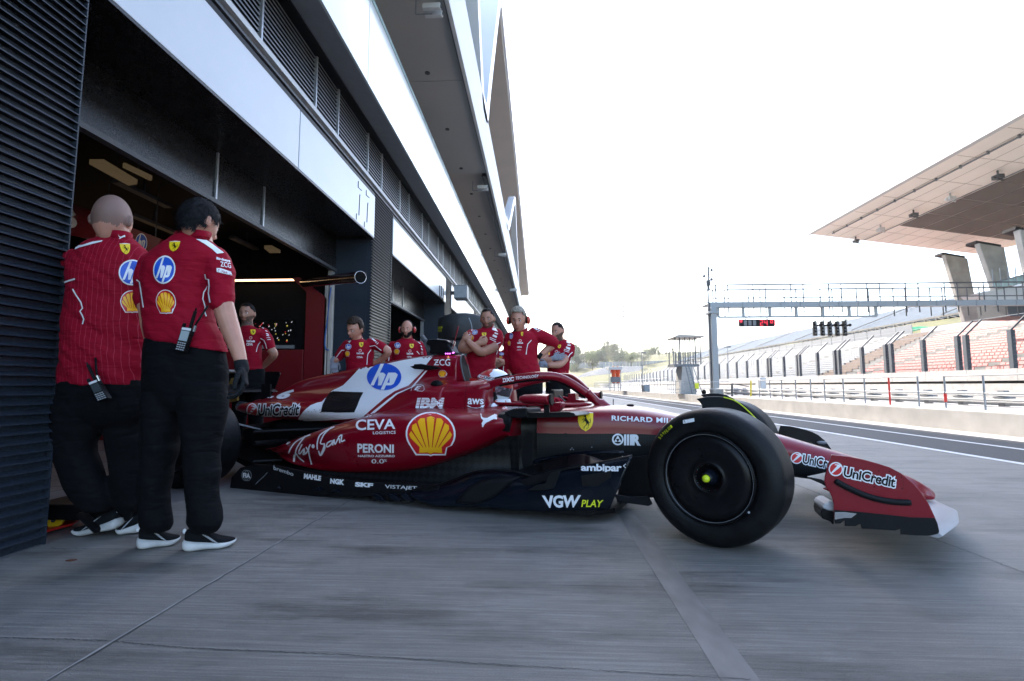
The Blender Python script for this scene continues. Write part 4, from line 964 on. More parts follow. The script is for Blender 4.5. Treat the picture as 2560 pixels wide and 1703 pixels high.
def project(shapes, bvh, Minv, off, L):
    """shapes: [(pixel verts, faces, material index)] -> bmesh on the surface in the parent's local space"""
    bm = B_(); o0 = Minv @ CAM; R3 = Minv.to_3x3()
    for V, F, mi, lift in shapes:
        b2 = B_(); vs = [b2.verts.new((v[0], v[1], 0)) for v in V]
        for f in F:
            try: b2.faces.new([vs[i] for i in f])
            except ValueError: pass
        bmesh.ops.triangulate(b2, faces=b2.faces)
        for it in range(9):
            es = [e for e in b2.edges if e.calc_length() > L]
            if not es: break
            bmesh.ops.subdivide_edges(b2, edges=es, cuts=1); bmesh.ops.triangulate(b2, faces=[f for f in b2.faces if len(f.verts) > 3])
        mp = {}
        for v in b2.verts:
            d = (R3 @ ray(v.co)).normalized(); best = None
            for t in bvh:
                h = t.ray_cast(o0, d)
                if h[0] is not None and (best is None or h[3] < best[3]): best = h
            if best:
                n = best[1]; n = -n if n.dot(d) > 0 else n; mp[v] = bm.verts.new(best[0] + n * (off + lift))
        for f in b2.faces:
            if all(v in mp for v in f.verts):
                q = [mp[v] for v in f.verts]
                m_ = max((q[i].co - q[i - 1].co).length for i in range(3)); px = max((f.verts[i].co - f.verts[i - 1].co).length for i in range(3))
                if m_ < .0035 * 4 * px / 1.0 * 2.0: g = bm.faces.new(q); g.material_index = mi
        b2.free()
    return bm
class Deco:
    def __init__(s, parent, bvh, off=.003, L=7): s.root = parent; s.Mi = (Matrix.Translation(parent.location) @ parent.rotation_euler.to_matrix().to_4x4()).inverted(); s.bvh = bvh; s.off = off; s.L = L; s.sh = []; s.mats = []
    def mi(s, m):
        if m not in s.mats: s.mats.append(m)
        return s.mats.index(m)
    def poly(s, pts, m, lift=0): s.sh.append((list(pts), [tuple(range(len(pts)))], s.mi(m), lift)); return s
    def strip(s, pts, w, m, lift=0, closed=False):
        P = [Vector(p) for p in pts]; n = len(P); V = []
        for i in range(n):
            a = P[(i - 1) % n if closed else max(i - 1, 0)]; b = P[(i + 1) % n if closed else min(i + 1, n - 1)]; d = (b - a).normalized(); q = Vector((-d.y, d.x)) * w / 2
            V += [tuple(P[i] + q), tuple(P[i] - q)]
        F = [(2 * i, 2 * i + 1, 2 * i + 3, 2 * i + 2) for i in range(n - 1)]
        if closed: F.append((2 * n - 2, 2 * n - 1, 1, 0))
        s.sh.append((V, F, s.mi(m), lift)); return s
    def norm(s, V, F, q, m, lift=0): f = qmap(q); s.sh.append(([f(*v) for v in V], F, s.mi(m), lift)); return s
    def text(s, t, q, m, bold=.0, shear=0, sp=1.0, outline=None, ow=.05, bb=None):
        base = text2d(t, bold, shear, sp); B0 = base[2]
        if outline: V, F, _ = text2d(t, bold + ow, shear, sp); s.norm([((x - B0[0]) / (B0[1] - B0[0]), (y - B0[2]) / (B0[3] - B0[2])) for x, y in V], F, q, outline, 0)
        V, F = nbox(*base); s.norm(V, F, q, m, .0012 if outline else 0); return s
    def shape(s, pts, q, m, lift=0): return s.norm(pts, [tuple(range(len(pts)))], q, m, lift)
    def build(s, name, parent, label=None):
        bm = project(s.sh, s.bvh, s.Mi, s.off, s.L)
        if parent is not s.root:      # parent is a part whose own matrix is identity under the root
            pass
        o = mesh_obj(name, bm, [M[m] for m in s.mats], parent); 
        if label: o['label'] = label
        s.sh = []; s.mats = []; return o
def circ(cx, cy, rx, ry, n=28, a0=0): return [(cx + rx * math.cos(a0 + i * 2 * math.pi / n), cy + ry * math.sin(a0 + i * 2 * math.pi / n)) for i in range(n)]
FULL = lambda x0, y0, x1, y1: [(x0, y0), (x1, y0), (x1, y1), (x0, y1)]
def cq(C, *p): return [C(p[i], p[i + 1]) for i in range(0, 8, 2)]
def cbox(C, x0, y0, x1, y1): return [C(x0, y0), C(x1, y0), C(x1, y1), C(x0, y1)]
PUMA = [(0, .98), (.06, 1), (.10, .93), (.10, .80), (.16, .70), (.28, .66), (.42, .66), (.60, .78), (.74, .88), (.80, .90), (.86, .99), (.90, .92), (.97, .93), (1, .83), (.97, .76), (.90, .74), (.84, .68), (1.0, .60), (.98, .55), (.82, .58), (.66, .50), (.52, .40), (.40, .34), (.28, .22), (.22, .10), (.20, 0), (.12, .02), (.13, .14), (.10, .26), (.16, .40), (.20, .50), (.12, .58), (.06, .70), (.05, .85)]
HORSE = [([(.50, .99), (.46, .92), (.30, .82)], [.01, .055, .03]), ([(.47, .92), (.50, .80), (.50, .66), (.60, .50), (.70, .42), (.76, .34)], [.05, .06, .10, .115, .12, .05]), ([(.46, .64), (.28, .70), (.16, .60), (.12, .62)], [.05, .03, .02, .015]), ([(.48, .56), (.30, .52), (.24, .40), (.20, .38)], [.05, .03, .02, .015]),
 ([(.72, .38), (.80, .24), (.72, .12), (.76, .01), (.70, .0)], [.07, .035, .02, .018, .01]), ([(.62, .42), (.58, .24), (.44, .14), (.36, .02), (.30, .03)], [.07, .04, .022, .018, .01]), ([(.76, .42), (.90, .38), (.95, .52), (.90, .66), (.96, .74)], [.02, .03, .03, .035, .01])]
SHIELD = [(0, .98), (.25, 1), (.5, .985), (.75, 1), (1, .98), (1, .55), (.93, .32), (.78, .14), (.5, 0), (.22, .14), (.07, .32), (0, .55)]
def shellpts(k=1.0):
    P = []
    for i in range(21):
        a = math.pi * (1.16 - 1.32 * i / 20); P.append((.5 + .5 * k * math.cos(a), .50 + .49 * k * math.sin(a)))
    return P + [(.5 + .42 * k, .26 - .02 * k), (.5 + .33 * k, .20), (.5 + .30 * k, .52 - .50 * k), (.5 + .05 * k, .52 - .50 * k), (.5, .50 - .50 * k), (.5 - .05 * k, .52 - .50 * k), (.5 - .30 * k, .52 - .50 * k), (.5 - .33 * k, .20), (.5 - .42 * k, .26 - .02 * k)]
def shell_logo(D_, q, ribs=True):
    D_.shape(shellpts(1.0), q, 'd_white'); D_.shape(shellpts(.93), q, 'd_red', .001)
    if ribs:
        n = 7
        for i in range(n):
            a0 = math.pi * (1.06 - 1.12 * (i + .10) / n); a1 = math.pi * (1.06 - 1.12 * (i + .90) / n); am = (a0 + a1) / 2; R0 = .40; w0 = .055
            bx, by = .5 + .12 * math.cos(am), .20 + .03 * math.sin(am)
            b0 = (.5 - .19 + .38 * (i + .12) / n, .17); b1 = (.5 - .19 + .38 * (i + .88) / n, .17)
            D_.shape([b0, (.5 + R0 * math.cos(a0), .46 + R0 * math.sin(a0)), (.5 + (R0 + .03) * math.cos(am), .46 + (R0 + .03) * math.sin(am)), (.5 + R0 * math.cos(a1), .46 + R0 * math.sin(a1)), b1], q, 'd_yellow', .002)
        D_.shape([(.28, .20), (.72, .20), (.73, .08), (.56, .09), (.5, .06), (.44, .09), (.27, .08)], q, 'd_yellow', .002)
    else: D_.shape(shellpts(.80), q, 'd_yellow', .002)
def hp_logo(D_, q, white=False):
    if white: D_.shape(circ(.5, .5, .56, .56), q, 'd_white')
    D_.shape(circ(.5, .5, .5, .5), q, 'd_blue', .001)
    D_.shape([(.40, .98), (.50, .985), (.31, .47), (.20, .18), (.10, .18)], q, 'd_white', .002)
    D_.shape([(.38, .66), (.48, .66), (.55, .58), (.42, .18), (.32, .18), (.44, .55), (.34, .55)], q, 'd_white', .002)
    D_.shape([(.62, .66), (.72, .66), (.50, .01), (.40, .02)], q, 'd_white', .002)
    D_.shape([(.62, .66), (.83, .66), (.90, .58), (.78, .24), (.70, .18), (.52, .18), (.56, .28), (.66, .28), (.76, .56), (.66, .56)], q, 'd_white', .002)
def shield_logo(D_, q, fine=True):
    D_.shape(SHIELD, q, 'd_shieldyellow'); 
    f = lambda P: [(.16 + .70 * x, .20 + .70 * y) for x, y in P]
    def limb2(pts, w):
        V = []
        for i, p in enumerate(pts):
            a, b = Vector(pts[max(i - 1, 0)]), Vector(pts[min(i + 1, len(pts) - 1)]); d = (b - a).normalized(); V.append((p[0] - d.y * w[i], p[1] + d.x * w[i]))
        for i in range(len(pts) - 1, -1, -1):
            p = pts[i]; a, b = Vector(pts[max(i - 1, 0)]), Vector(pts[min(i + 1, len(pts) - 1)]); d = (b - a).normalized(); V.append((p[0] + d.y * w[i], p[1] - d.x * w[i]))
        D_.shape(f(V), q, 'd_black', .001)
    for pts, w in HORSE: limb2(pts, w)
    if fine:
        D_.shape([(0, .985), (.25, 1.005), (.5, .99), (.75, 1.005), (1, .985), (1, 1.02), (.5, 1.07), (0, 1.02)], q, 'd_white'); D_.shape([(0, 1.022), (.5, 1.072), (1, 1.022), (1, 1.04), (.5, 1.10), (0, 1.04)], q, 'd_red')
        u = qmap(q); D_.text('S F', [u(.33, .20), u(.67, .20), u(.67, .12), u(.33, .12)], 'd_black')
def ball_logo(D_, q):
    D_.shape(circ(.5, .5, .58, .58), q, 'd_white'); D_.shape(circ(.5, .5, .48, .48), q, 'd_red', .001)
    D_.shape([(.05, .15), (.14, .10), (.98, .78), (.82, .88), (.45, .90), (.38, .84), (.62, .80)], q, 'd_white', .002)
def bank_logo(D_, C, ball, q):
    ball_logo(D_, cbox(C, *ball) if len(ball) == 4 else cq(C, *ball)); D_.text('UniCredit', q, 'd_black', .02, .12, .95, 'd_white', .085)
# ================================================================== RACING CAR
HEAD = YAW - R(21.5)
hv = Vector((math.cos(HEAD), math.sin(HEAD), 0)); nv = Vector((hv.y, -hv.x, 0))        # forward, right side
hub = onZ((1767, 1196), .36)
F0 = hub - nv * 1.0; F0.z = 0; O0 = F0 - hv * 3.6
car = empty('racing_car', O0, 'dark red single seater racing car with black wheel covers rolling out of the garage', 'racing car', rot=(0, 0, HEAD))
CM = Matrix.Translation(O0) @ Matrix.Rotation(HEAD, 4, 'Z'); CMi = CM.inverted()
def cinv(p, v):
    d = ray(p); o = O0 + nv * v; t = (o - CAM).dot(nv) / d.dot(nv); P = CAM + d * t - O0; return (P.dot(hv), P.z)
def cl(p, v): u, w = cinv(p, v); return Vector((u, -v, w))
def CP(name, bm, m, parent=car, **k): return mesh_obj(name, bm, m, parent, **k)
def satin(name, c, rough=.32, coat=.35): M[name] = mat(name, c, rough, 0, 3, .04, coat=coat, spec=.3)
satin('carred', (.19, .0012, .010), .30, .30); satin('carwhite', (.72, .74, .77)); 
M['carnavy'] = mat('dark_blue_carbon', (.0045, .0065, .011), .22, 0, 6, .3, coat=.12, spec=.25)
M['carbon'] = mat('black_carbon', (.006, .006, .007), .38, 0, 160, .5, spec=.18)
M['carbonmatte'] = mat('matt_carbon', (.007, .0075, .009), .5, 0, 220, .5, spec=.15)
M['check'] = checker_mat('checked_carbon', (.0035, .004, .0045), (.009, .0095, .011), 26)
M['weave'] = checker_mat('carbon_weave', (.008, .008, .009), (.016, .017, .019), 130)
for k_ in ('check', 'weave'): pass
M['rubber'] = mat('tyre_rubber', (.005, .0055, .0065), .5, 0, 22, .35, bump=.15, bump_s=70, spec=.2)
M['rimblack'] = mat('wheel_cover_black', (.005, .005, .006), .30, 0, 20, .2, spec=.2)
M['lime'] = mat('lime_wheel_nut', (.62, .75, .02), .4)
M['gold'] = mat('gold_heat_shield', (.55, .33, .10), .35, .6, 20, .2)
M['chrome'] = mat('bright_wing_metal', (.50, .50, .53), .28, .2, 5, .1, coat=.4)
M['wingsilver'] = mat('silver_wing', (.27, .27, .29), .35, .1, 5, .12, spec=.4)
def prof(C, pts, v):
    P = sorted([cinv(C(*p), v) for p in pts]); return lambda u: float(np.interp(u, [a[0] for a in P], [a[1] for a in P]))
def cr1(a, t):      # catmull-rom over list of equal-length tuples
    i = min(int(t), len(a) - 2); f = t - i; p0, p1, p2, p3 = a[max(i - 1, 0)], a[i], a[i + 1], a[min(i + 2, len(a) - 1)]
    return tuple(.5 * (2 * y + (z - x) * f + (2 * x - 5 * y + 4 * z - w_) * f * f + (3 * y - x - 3 * z + w_) * f ** 3) for x, y, z, w_ in zip(p0, p1, p2, p3))
def bodyloft(name, st, m, closed_half=True, ku=8, kr=4, split=None, parent=car, caps=True, side=1):
    """st: list of (u, [(v,w)...]) ; closed_half: half profile from top centre to bottom centre, mirrored; else a full closed ring"""
    flat = [(s[0],) + tuple(c for p in s[1] for c in p) for s in st]; n = (len(st) - 1) * ku; bm = B_(); rings = []
    K = len(st[0][1]); nh = (K - 1) * kr if closed_half else K * kr
    for i in range(n + 1):
        q = cr1(flat, i / ku); u = q[0]; P = [(q[1 + 2 * j], q[2 + 2 * j]) for j in range(K)]
        if closed_half:
            H = [cr1(P, j / kr) for j in range(nh + 1)]; ring = [(u, -v, w_) for v, w_ in H] + [(u, v, w_) for v, w_ in H[-2:0:-1]]
        else:
            PP = P[-1:] + P + P[:2]; H = []
            for j in range(K):
                for f in range(kr): H.append(cr1(PP[j:j + 4], 1 + f / kr))
            ring = [(u, -v * side, w_) for v, w_ in H]
        rings.append(ring)
    V = loftrings(bm, rings, caps=caps)
    bm.faces.ensure_lookup_table(); N = len(rings[0])
    if split:
        for i in range(n):
            for j in range(N):
                jj = j if j < nh else N - 1 - j
                if split(jj / kr, (rings[i][j][0]), rings[i][j]): bm.faces[i * N + j].material_index = 1
    bmesh.ops.recalc_face_normals(bm, faces=bm.faces)
    return CP(name, bm, m, parent, smooth=True)
# -- chassis and nose
ntop = [CB(620, 492), CB(1000, 499), CB(1320, 500), CB(1560, 505), CB(1960, 582), CC(300, 204), CC(640, 262), CC(950, 332), CW(0, 50), CW(530, 195), CW(820, 288), CW(1370, 488), CW(1600, 590), CW(1800, 715), CW(1870, 800)]
ident = lambda *p: p
nt_ = prof(lambda *p: p, ntop, 0.0)
def chs(u, a, bnd, lo, al=None):
    t = nt_(u) if u > 2.1 else .685
    al = a if al is None else al
    return (u, [(0, t), (a * .55, t - .006), (a * .93, t - .05), (a, bnd), (al, (bnd + lo) / 2), (al * .8, lo + .01), (0, lo)])
chst = [chs(1.5, .36, .52, .12), chs(1.9, .39, .51, .12), chs(2.3, .37, .50, .14), chs(2.7, .33, .50, .20), chs(3.1, .285, .51, .26), chs(3.4, .25, .50, .29), chs(3.7, .215, .47, .28), chs(4.0, .185, .41, .26), chs(4.3, .16, .345, .23), chs(4.55, .145, .28, .19), chs(4.75, .125, .21, .155), chs(4.84, .085, .185, .15), (4.872, [(0, .20), (.02, .199), (.035, .19), (.04, .18), (.035, .17), (.02, .163), (0, .16)])]
chassis = bodyloft('chassis', chst, [M['carred'], M['weave']], split=lambda k, u, r: k >= 3 and u < 4.62)
# -- engine cover
etop = prof(CA, [(1850, 88), (1800, 85), (1570, 90), (1090, 185), (720, 262), (600, 296), (440, 378), (350, 432), (130, 462)], .02)
ebot = prof(CA, [(95, 540), (300, 600), (580, 617), (780, 612), (1150, 590), (1400, 560)], .30)
def ec(u, pts): return (u, [(0, etop(u) if u < 1.58 else 1.10)] + pts)
est = [(-.80, [(0, .655), (.02, .65), (.05, .645), (.10, .64), (.13, .62), (.13, .60), (.08, .585), (0, .58)]),
       ec(-.68, [(.03, .675), (.09, .67), (.16, .665), (.205, .64), (.205, .60), (.12, .565), (0, .56)]),
       ec(-.45, [(.025, etop(-.45) - .01), (.08, .70), (.17, .69), (.25, .66), (.255, .60), (.16, .545), (0, .54)]),
       ec(-.1, [(.022, etop(-.1) - .015), (.055, .77), (.14, .71), (.27, .695), (.31, .62), (.20, .53), (0, .5)]),
       ec(.35, [(.025, etop(.35) - .015), (.055, .84), (.13, .73), (.28, .68), (.345, .61), (.24, .52), (0, .5)]),
       ec(.75, [(.035, etop(.75) - .02), (.075, .90), (.15, .79), (.27, .70), (.36, .62), (.30, .52), (0, .5)]),
       ec(1.15, [(.05, 1.065), (.095, .97), (.17, .85), (.29, .78), (.375, .68), (.38, .55), (0, .5)]),
       ec(1.45, [(.075, 1.09), (.105, 1.02), (.125, .90), (.30, .835), (.38, .76), (.39, .58), (0, .5)]),
       (1.66, [(0, 1.10), (.075, 1.085), (.115, 1.02), (.125, .90), (.26, .845), (.36, .79), (.39, .60), (0, .5)])]
engine = bodyloft('engine_cover', est, [M['carred'], M['black']])
# airbox lip and a black cap in place of the mouth's shade
lip = [(1.665, -.0, 1.105), (1.668, -.07, 1.09), (1.675, -.105, 1.03), (1.70, -.11, .93), (1.72, -.095, .875), (1.725, 0, .862)]
L2 = lip + [(u, -v, w_) for u, v, w_ in lip[-2:0:-1]]; L2 = [(u - .2 * v, v, w_) for u, v, w_ in L2]
bm = B_(); P = smoothpts(L2 + [L2[0]], 5); tube(bm, P, .006, 8); CP('airbox_lip', bm, M['darkgrey'], engine, smooth=True)
bm = B_(); bm.faces.new([bm.verts.new(p) for p in P[:-1]]); CP('airbox_mouth_shade', bm, M['int'], engine)
bm = B_(); loftrings(bm, [[Vector(p) + Vector((0, 0, 0)) for p in P[:-1]], [Vector((1.60, p.y * 1.03, p.z)) for p in P[:-1]]], caps=False); CP('airbox_rim', bm, M['carred'], engine, smooth=True)
# headrest blocks either side of the helmet
hr = []
for s in (1, -1):
    o = bodyloft('headrest', [(1.55, [(.13, .845), (.27, .845), (.355, .78), (.385, .66), (.37, .55), (.15, .55)]), (1.8, [(.15, .855), (.27, .855), (.345, .80), (.375, .68), (.37, .55), (.16, .55)]), (2.0, [(.19, .86), (.27, .86), (.325, .82), (.36, .70), (.365, .58), (.18, .55)]), (2.03, [(.20, .855), (.26, .855), (.31, .81), (.345, .70), (.35, .58), (.19, .56)])], M['carred'], closed_half=False, side=s); hr.append(o)
# -- sidepods
ptop = prof(CA, [(2230, 541), (1700, 531), (1300, 547), (1000, 602), (850, 662), (560, 762), (420, 822), (300, 882)], .56)
pbot = prof(CA, [(300, 884), (480, 938), (800, 1008), (1250, 1022), (1500, 990), (1800, 900), (2100, 790), (2210, 722)], .66)
pods = []
for s in (1, -1):
    st = []
    for u, vo in ((.06, .50), (.2, .58), (.45, .66), (.8, .74), (1.2, .79), (1.6, .81), (2.0, .79), (2.28, .76), (2.36, .735)):
        t, b = ptop(u), pbot(u) - .012
        if u < .07: t, b = .30, .275
        h_ = t - b; st.append((u, [(.28, t - .01 * (u > .3)), (.56, t), (vo - .045, t - .10 * h_ - .01), (vo, t - .42 * h_), (vo - .05, b + .22 * h_), (.62 if u > .3 else vo - .07, b), (.30, b + .01)]))
    pods.append(bodyloft('sidepod', st, M['carred'], closed_half=False, side=s, kr=5))
# inlet mouths
for s, pd in ((1, pods[0]), (-1, pods[1])):
    bm = B_(); c = [(2.30, .36, .66), (2.37, .56, .668), (2.385, .70, .65), (2.40, .745, .60), (2.385, .71, .54), (2.33, .60, .49), (2.26, .36, .48)]
    a = [(u, -v * s, w_) for u, v, w_ in c]; b = [(u - .10, -v * s, w_) for u, v, w_ in c]
    loftrings(bm, [b, a]); bmesh.ops.recalc_face_normals(bm, faces=bm.faces); CP('inlet', bm, M['carbon'], pd, bevel=.012)
# undercut bodywork (checked carbon)
under = bodyloft('undercut', [(.0, [(.1, .36), (.28, .34), (.36, .25), (.42, .12), (.40, .06), (.1, .06)]), (.5, [(.1, .40), (.45, .34), (.56, .24), (.62, .12), (.60, .06), (.1, .06)]), (1.2, [(.1, .45), (.55, .40), (.62, .22), (.66, .12), (.62, .06), (.1, .06)]), (1.9, [(.1, .55), (.52, .50), (.54, .30), (.58, .12), (.55, .06), (.1, .06)]), (2.3, [(.1, .62), (.45, .60), (.44, .35), (.46, .14), (.44, .06), (.1, .06)]), (2.45, [(.1, .62), (.36, .60), (.36, .35), (.37, .16), (.35, .08), (.1, .08)])], M['check'], closed_half=False)
o = bodyloft('undercut', [(.0, [(.1, .36), (.28, .34), (.36, .25), (.42, .12), (.40, .06), (.1, .06)]), (1.2, [(.1, .45), (.55, .40), (.62, .22), (.66, .12), (.62, .06), (.1, .06)]), (2.3, [(.1, .62), (.45, .60), (.44, .35), (.46, .14), (.44, .06), (.1, .06)]), (2.45, [(.1, .62), (.36, .60), (.36, .35), (.37, .16), (.35, .08), (.1, .08)])], M['check'], closed_half=False, side=-1)
# -- gearbox, rear crash structure, exhaust
bodyloft('gearbox', [(-.75, [(0, .42), (.05, .42), (.09, .38), (.09, .30), (.05, .26), (0, .26)]), (-.2, [(0, .52), (.1, .52), (.15, .45), (.15, .2), (.1, .14), (0, .14)]), (.5, [(0, .56), (.18, .55), (.24, .45), (.25, .2), (.2, .12), (0, .1)])], M['black'])
bm = B_(); bar(bm, (-.55, 0, .60), (-.92, 0, .63), .05, 14); CP('exhaust', bm, M['steel'], smooth=False)
# -- floor
def traced(name, C, pts, v, th, m, parent=car, bevel=.003, vin=None, n=0, side=1):
    """side-view outline traced from the photo, standing at lateral position v with real thickness"""
    P = [cl(C(*p), v) for p in pts]; P = [Vector((p.x, p.y * side, p.z)) for p in P]; bm = B_(); prism(bm, [tuple(p) for p in P], (0, th * side, 0)); return CP(name, bm, m, parent, bevel=bevel)
bm = B_()
for s in (1, -1):
    P = [(-.25, .1), (-.25, .50), (.15, .55), (.5, .70), (1.2, .76), (2.0, .78), (2.9, .76), (3.05, .60), (3.1, .15)]
    prism(bm, [(u, -v * s, .045) for u, v in P], (0, 0, .03))
box(bm, .3, 3.05, -.14, .14, .035, .045); CP('floor', bm, M['carbon'])
for s in (1, -1):
    fe = traced('floor_edge', CA, [(45, 1148), (60, 1060), (130, 985), (240, 960), (400, 965), (560, 1000), (700, 1030), (850, 1058), (1050, 1085), (1300, 1100), (1560, 1105), (1700, 1120), (1760, 1290), (1620, 1282), (1540, 1225), (1200, 1215), (650, 1215), (330, 1190)], .755, .02, M['carbon'], side=s)
    if s == 1: floor_edge = fe
fins = []
for x0, x1, y in ((385, 450, 1135), (690, 785, 1145), (830, 920, 1160)):
    bm = B_(); a = cl(CA(x0, y + 25), .78); b = cl(CA(x1, y + 22), .78); c = cl(CA((x0 + x1) / 2 + 15, y - 5), .78); prism(bm, [tuple(a), tuple(b), tuple(c)], (0, .03, 0)); CP('floor_fin', bm, M['carnavy'], floor_edge, bevel=.004)
for x0 in (1180, 1300, 1400):
    bm = B_(); P = [(x0, 1195), (x0 + 40, 1192), (x0 + 110, 1255), (x0 + 30, 1245)]; prism(bm, [tuple(cl(CA(*p), .80)) for p in P], (0, .02, 0)); CP('floor_fin', bm, M['carnavy'], floor_edge, bevel=.004)
bm = B_(); bar(bm, cl(CA(250, 1118), .80), cl(CA(372, 1000), .74), .004, 8); CP('floor_stay', bm, M['steel'], floor_edge)
# -- side fence (large dark blue board) as a curved sheet
def sheetgrid(name, C, top, bot, vt, vb, m, th=.012, n=28, parent=car, side=1, bulge=0):
    """curved sheet between two traced edges"""
    T = smoothpts([(*C(*p), 0) for p in top], 8); Bt = smoothpts([(*C(*p), 0) for p in bot], 8); bm = B_(); rows = []
    for i in range(n + 1):
        f = i / n; a = T[min(int(f * (len(T) - 1)), len(T) - 1)]; b = Bt[min(int(f * (len(Bt) - 1)), len(Bt) - 1)]
        A_ = cl((a.x, a.y), vt[0] + (vt[1] - vt[0]) * f); B2 = cl((b.x, b.y), vb[0] + (vb[1] - vb[0]) * f); row = []
        for j in range(9):
            g = j / 8; p = A_.lerp(B2, g); p.y -= bulge * math.sin(g * math.pi); p.y *= side; row.append(p)
        rows.append(row)
    loftrings(bm, rows, caps=False, closed=False); bmesh.ops.recalc_face_normals(bm, faces=bm.faces)
    return CP(name, bm, m, parent, smooth=True, solid=th)
fences = []
for s in (1, -1):
    f1 = sheetgrid('side_board', CB, [(620, 1075), (760, 1085), (950, 1040), (1150, 1005), (1300, 975), (1440, 945), (1570, 920)], [(250, 1325), (380, 1335), (620, 1358), (870, 1365), (1130, 1358), (1300, 1354), (1385, 1350)], (.70, .79), (.80, .80), M['carnavy'], side=s, bulge=.02); fences.append(f1)
    sheetgrid('side_board_lip', CB, [(-220, 1195), (-60, 1170), (100, 1120), (260, 1055), (430, 1035), (620, 1050), (700, 1075)], [(-230, 1240), (-100, 1310), (60, 1328), (200, 1330), (340, 1332), (460, 1335), (560, 1340)], (.72, .68), (.80, .78), M['carnavy'], side=s, bulge=.03)
bm = B_(); P = smoothpts([cl(CB(*p), .755) for p in ((-220, 1190), (-60, 1165), (100, 1112), (260, 1050), (430, 1030), (620, 1042), (760, 1080), (950, 1036), (1150, 1000), (1300, 971), (1570, 915))], 5); tube(bm, P, .007, 8); CP('board_edge', bm, M['carbon'], fences[0], smooth=True)
# scooped ribbed bulge in the board
bm = B_(); P = [cl(CB(*p), .80) for p in ((125, 1290), (190, 1210), (300, 1130), (450, 1095), (640, 1085), (600, 1120), (520, 1190), (440, 1250), (330, 1300), (200, 1306))]
c = sum(P, Vector()) / len(P); SP = smoothpts(P + [P[0]], 4)[:-1]
rings = [[c + (p - c) * k + Vector((0, -d, 0)) for p in SP] for k, d in ((1, -.02), (.98, .004), (.9, .018), (.7, .024), (.35, .02), (.03, .018))]
loftrings(bm, rings, caps=False); bmesh.ops.recalc_face_normals(bm, faces=bm.faces); CP('ribbed_scoop', bm, M['carbonmatte'], fences[0], smooth=True)
traced('dark_slot', CB, [(650, 1120), (740, 1085), (910, 1040), (910, 1105), (800, 1135), (690, 1155)], .80, -.004, M['black'], fences[0])
traced('grey_patch', CB, [(910, 1045), (985, 1035), (965, 1100), (930, 1180), (850, 1195), (715, 1195), (790, 1150), (860, 1140)], .806, -.003, M['midgrey'] if False else M['carbonmatte'], fences[0])
traced('dark_patch', CB, [(1150, 1075), (1400, 1040), (1395, 1160), (1165, 1162)], .806, -.003, M['carbon'], fences[0])
# vertical carbon panels by the inlet + panel on the chassis side
traced('vane_panel', CB, [(640, 620), (692, 620), (700, 720), (755, 730), (755, 1010), (690, 1035), (640, 1035)], .42, .015, M['carbonmatte'])
traced('vane_panel', CB, [(560, 600), (640, 600), (640, 1035), (580, 1040)], .46, .015, M['check'])
traced('chassis_panel', CB, [(757, 735), (1035, 725), (1040, 905), (760, 935)], .335, .01, M['weave'], chassis)
bm = B_(); P = smoothpts([cl(CB(*p), .37) for p in ((640, 1035), (760, 965), (900, 930), (1100, 900), (1300, 885), (1500, 885))], 4); tube(bm, P, .014, 8, asp=.6); CP('vane_foot', bm, M['carnavy'], smooth=True)
sheetgrid('inner_vane', CB, [(640, 1040), (900, 950), (1150, 905), (1330, 960)], [(640, 1090), (900, 1040), (1150, 1005), (1330, 985)], (.45, .6), (.72, .75), M['carbon'])
# dark bib vane ahead of the board and a black sheet for shade
traced('bib_vane_and_shade', CB, [(1420, 1230), (1560, 1250), (1700, 1240), (1735, 1310), (1700, 1325), (1450, 1290)], .55, .02, M['carnavy'])
traced('bib_vane_and_shade', CB, [(1540, 930), (1760, 900), (1800, 1255), (1440, 1260)], .35, .02, M['black'])  # black sheet fills the shaded void between board and tyre
# -- black shelf wing beside the cockpit
for s in (1, -1):
    P = [cl(CB(*p), .70) for p in ((515, 572), (600, 598), (760, 605), (930, 600), (1060, 600), (1108, 585), (1095, 565), (1050, 556), (900, 560), (722, 562))]
    bm = B_(); a = [(p.x, p.y * s, p.z) for p in P]; b = [(p.x, p.y * s * .42, p.z - .01) for p in P]; loftrings(bm, [a, [(x, y * .97, z) for x, y, z in a], b]); bmesh.ops.recalc_face_normals(bm, faces=bm.faces); sh = CP('shelf_wing', bm, M['carbon'], auto=50)
    P = [cl(CB(*p), .72) for p in ((515, 560), (590, 530), (705, 520), (718, 560), (710, 600), (640, 610), (560, 600))]
    bm = B_(); prism(bm, [(p.x, p.y * s, p.z) for p in P], (0, .30 * s, -.01)); CP('inlet_winglet', bm, M['carbonmatte'], sh, bevel=.012)
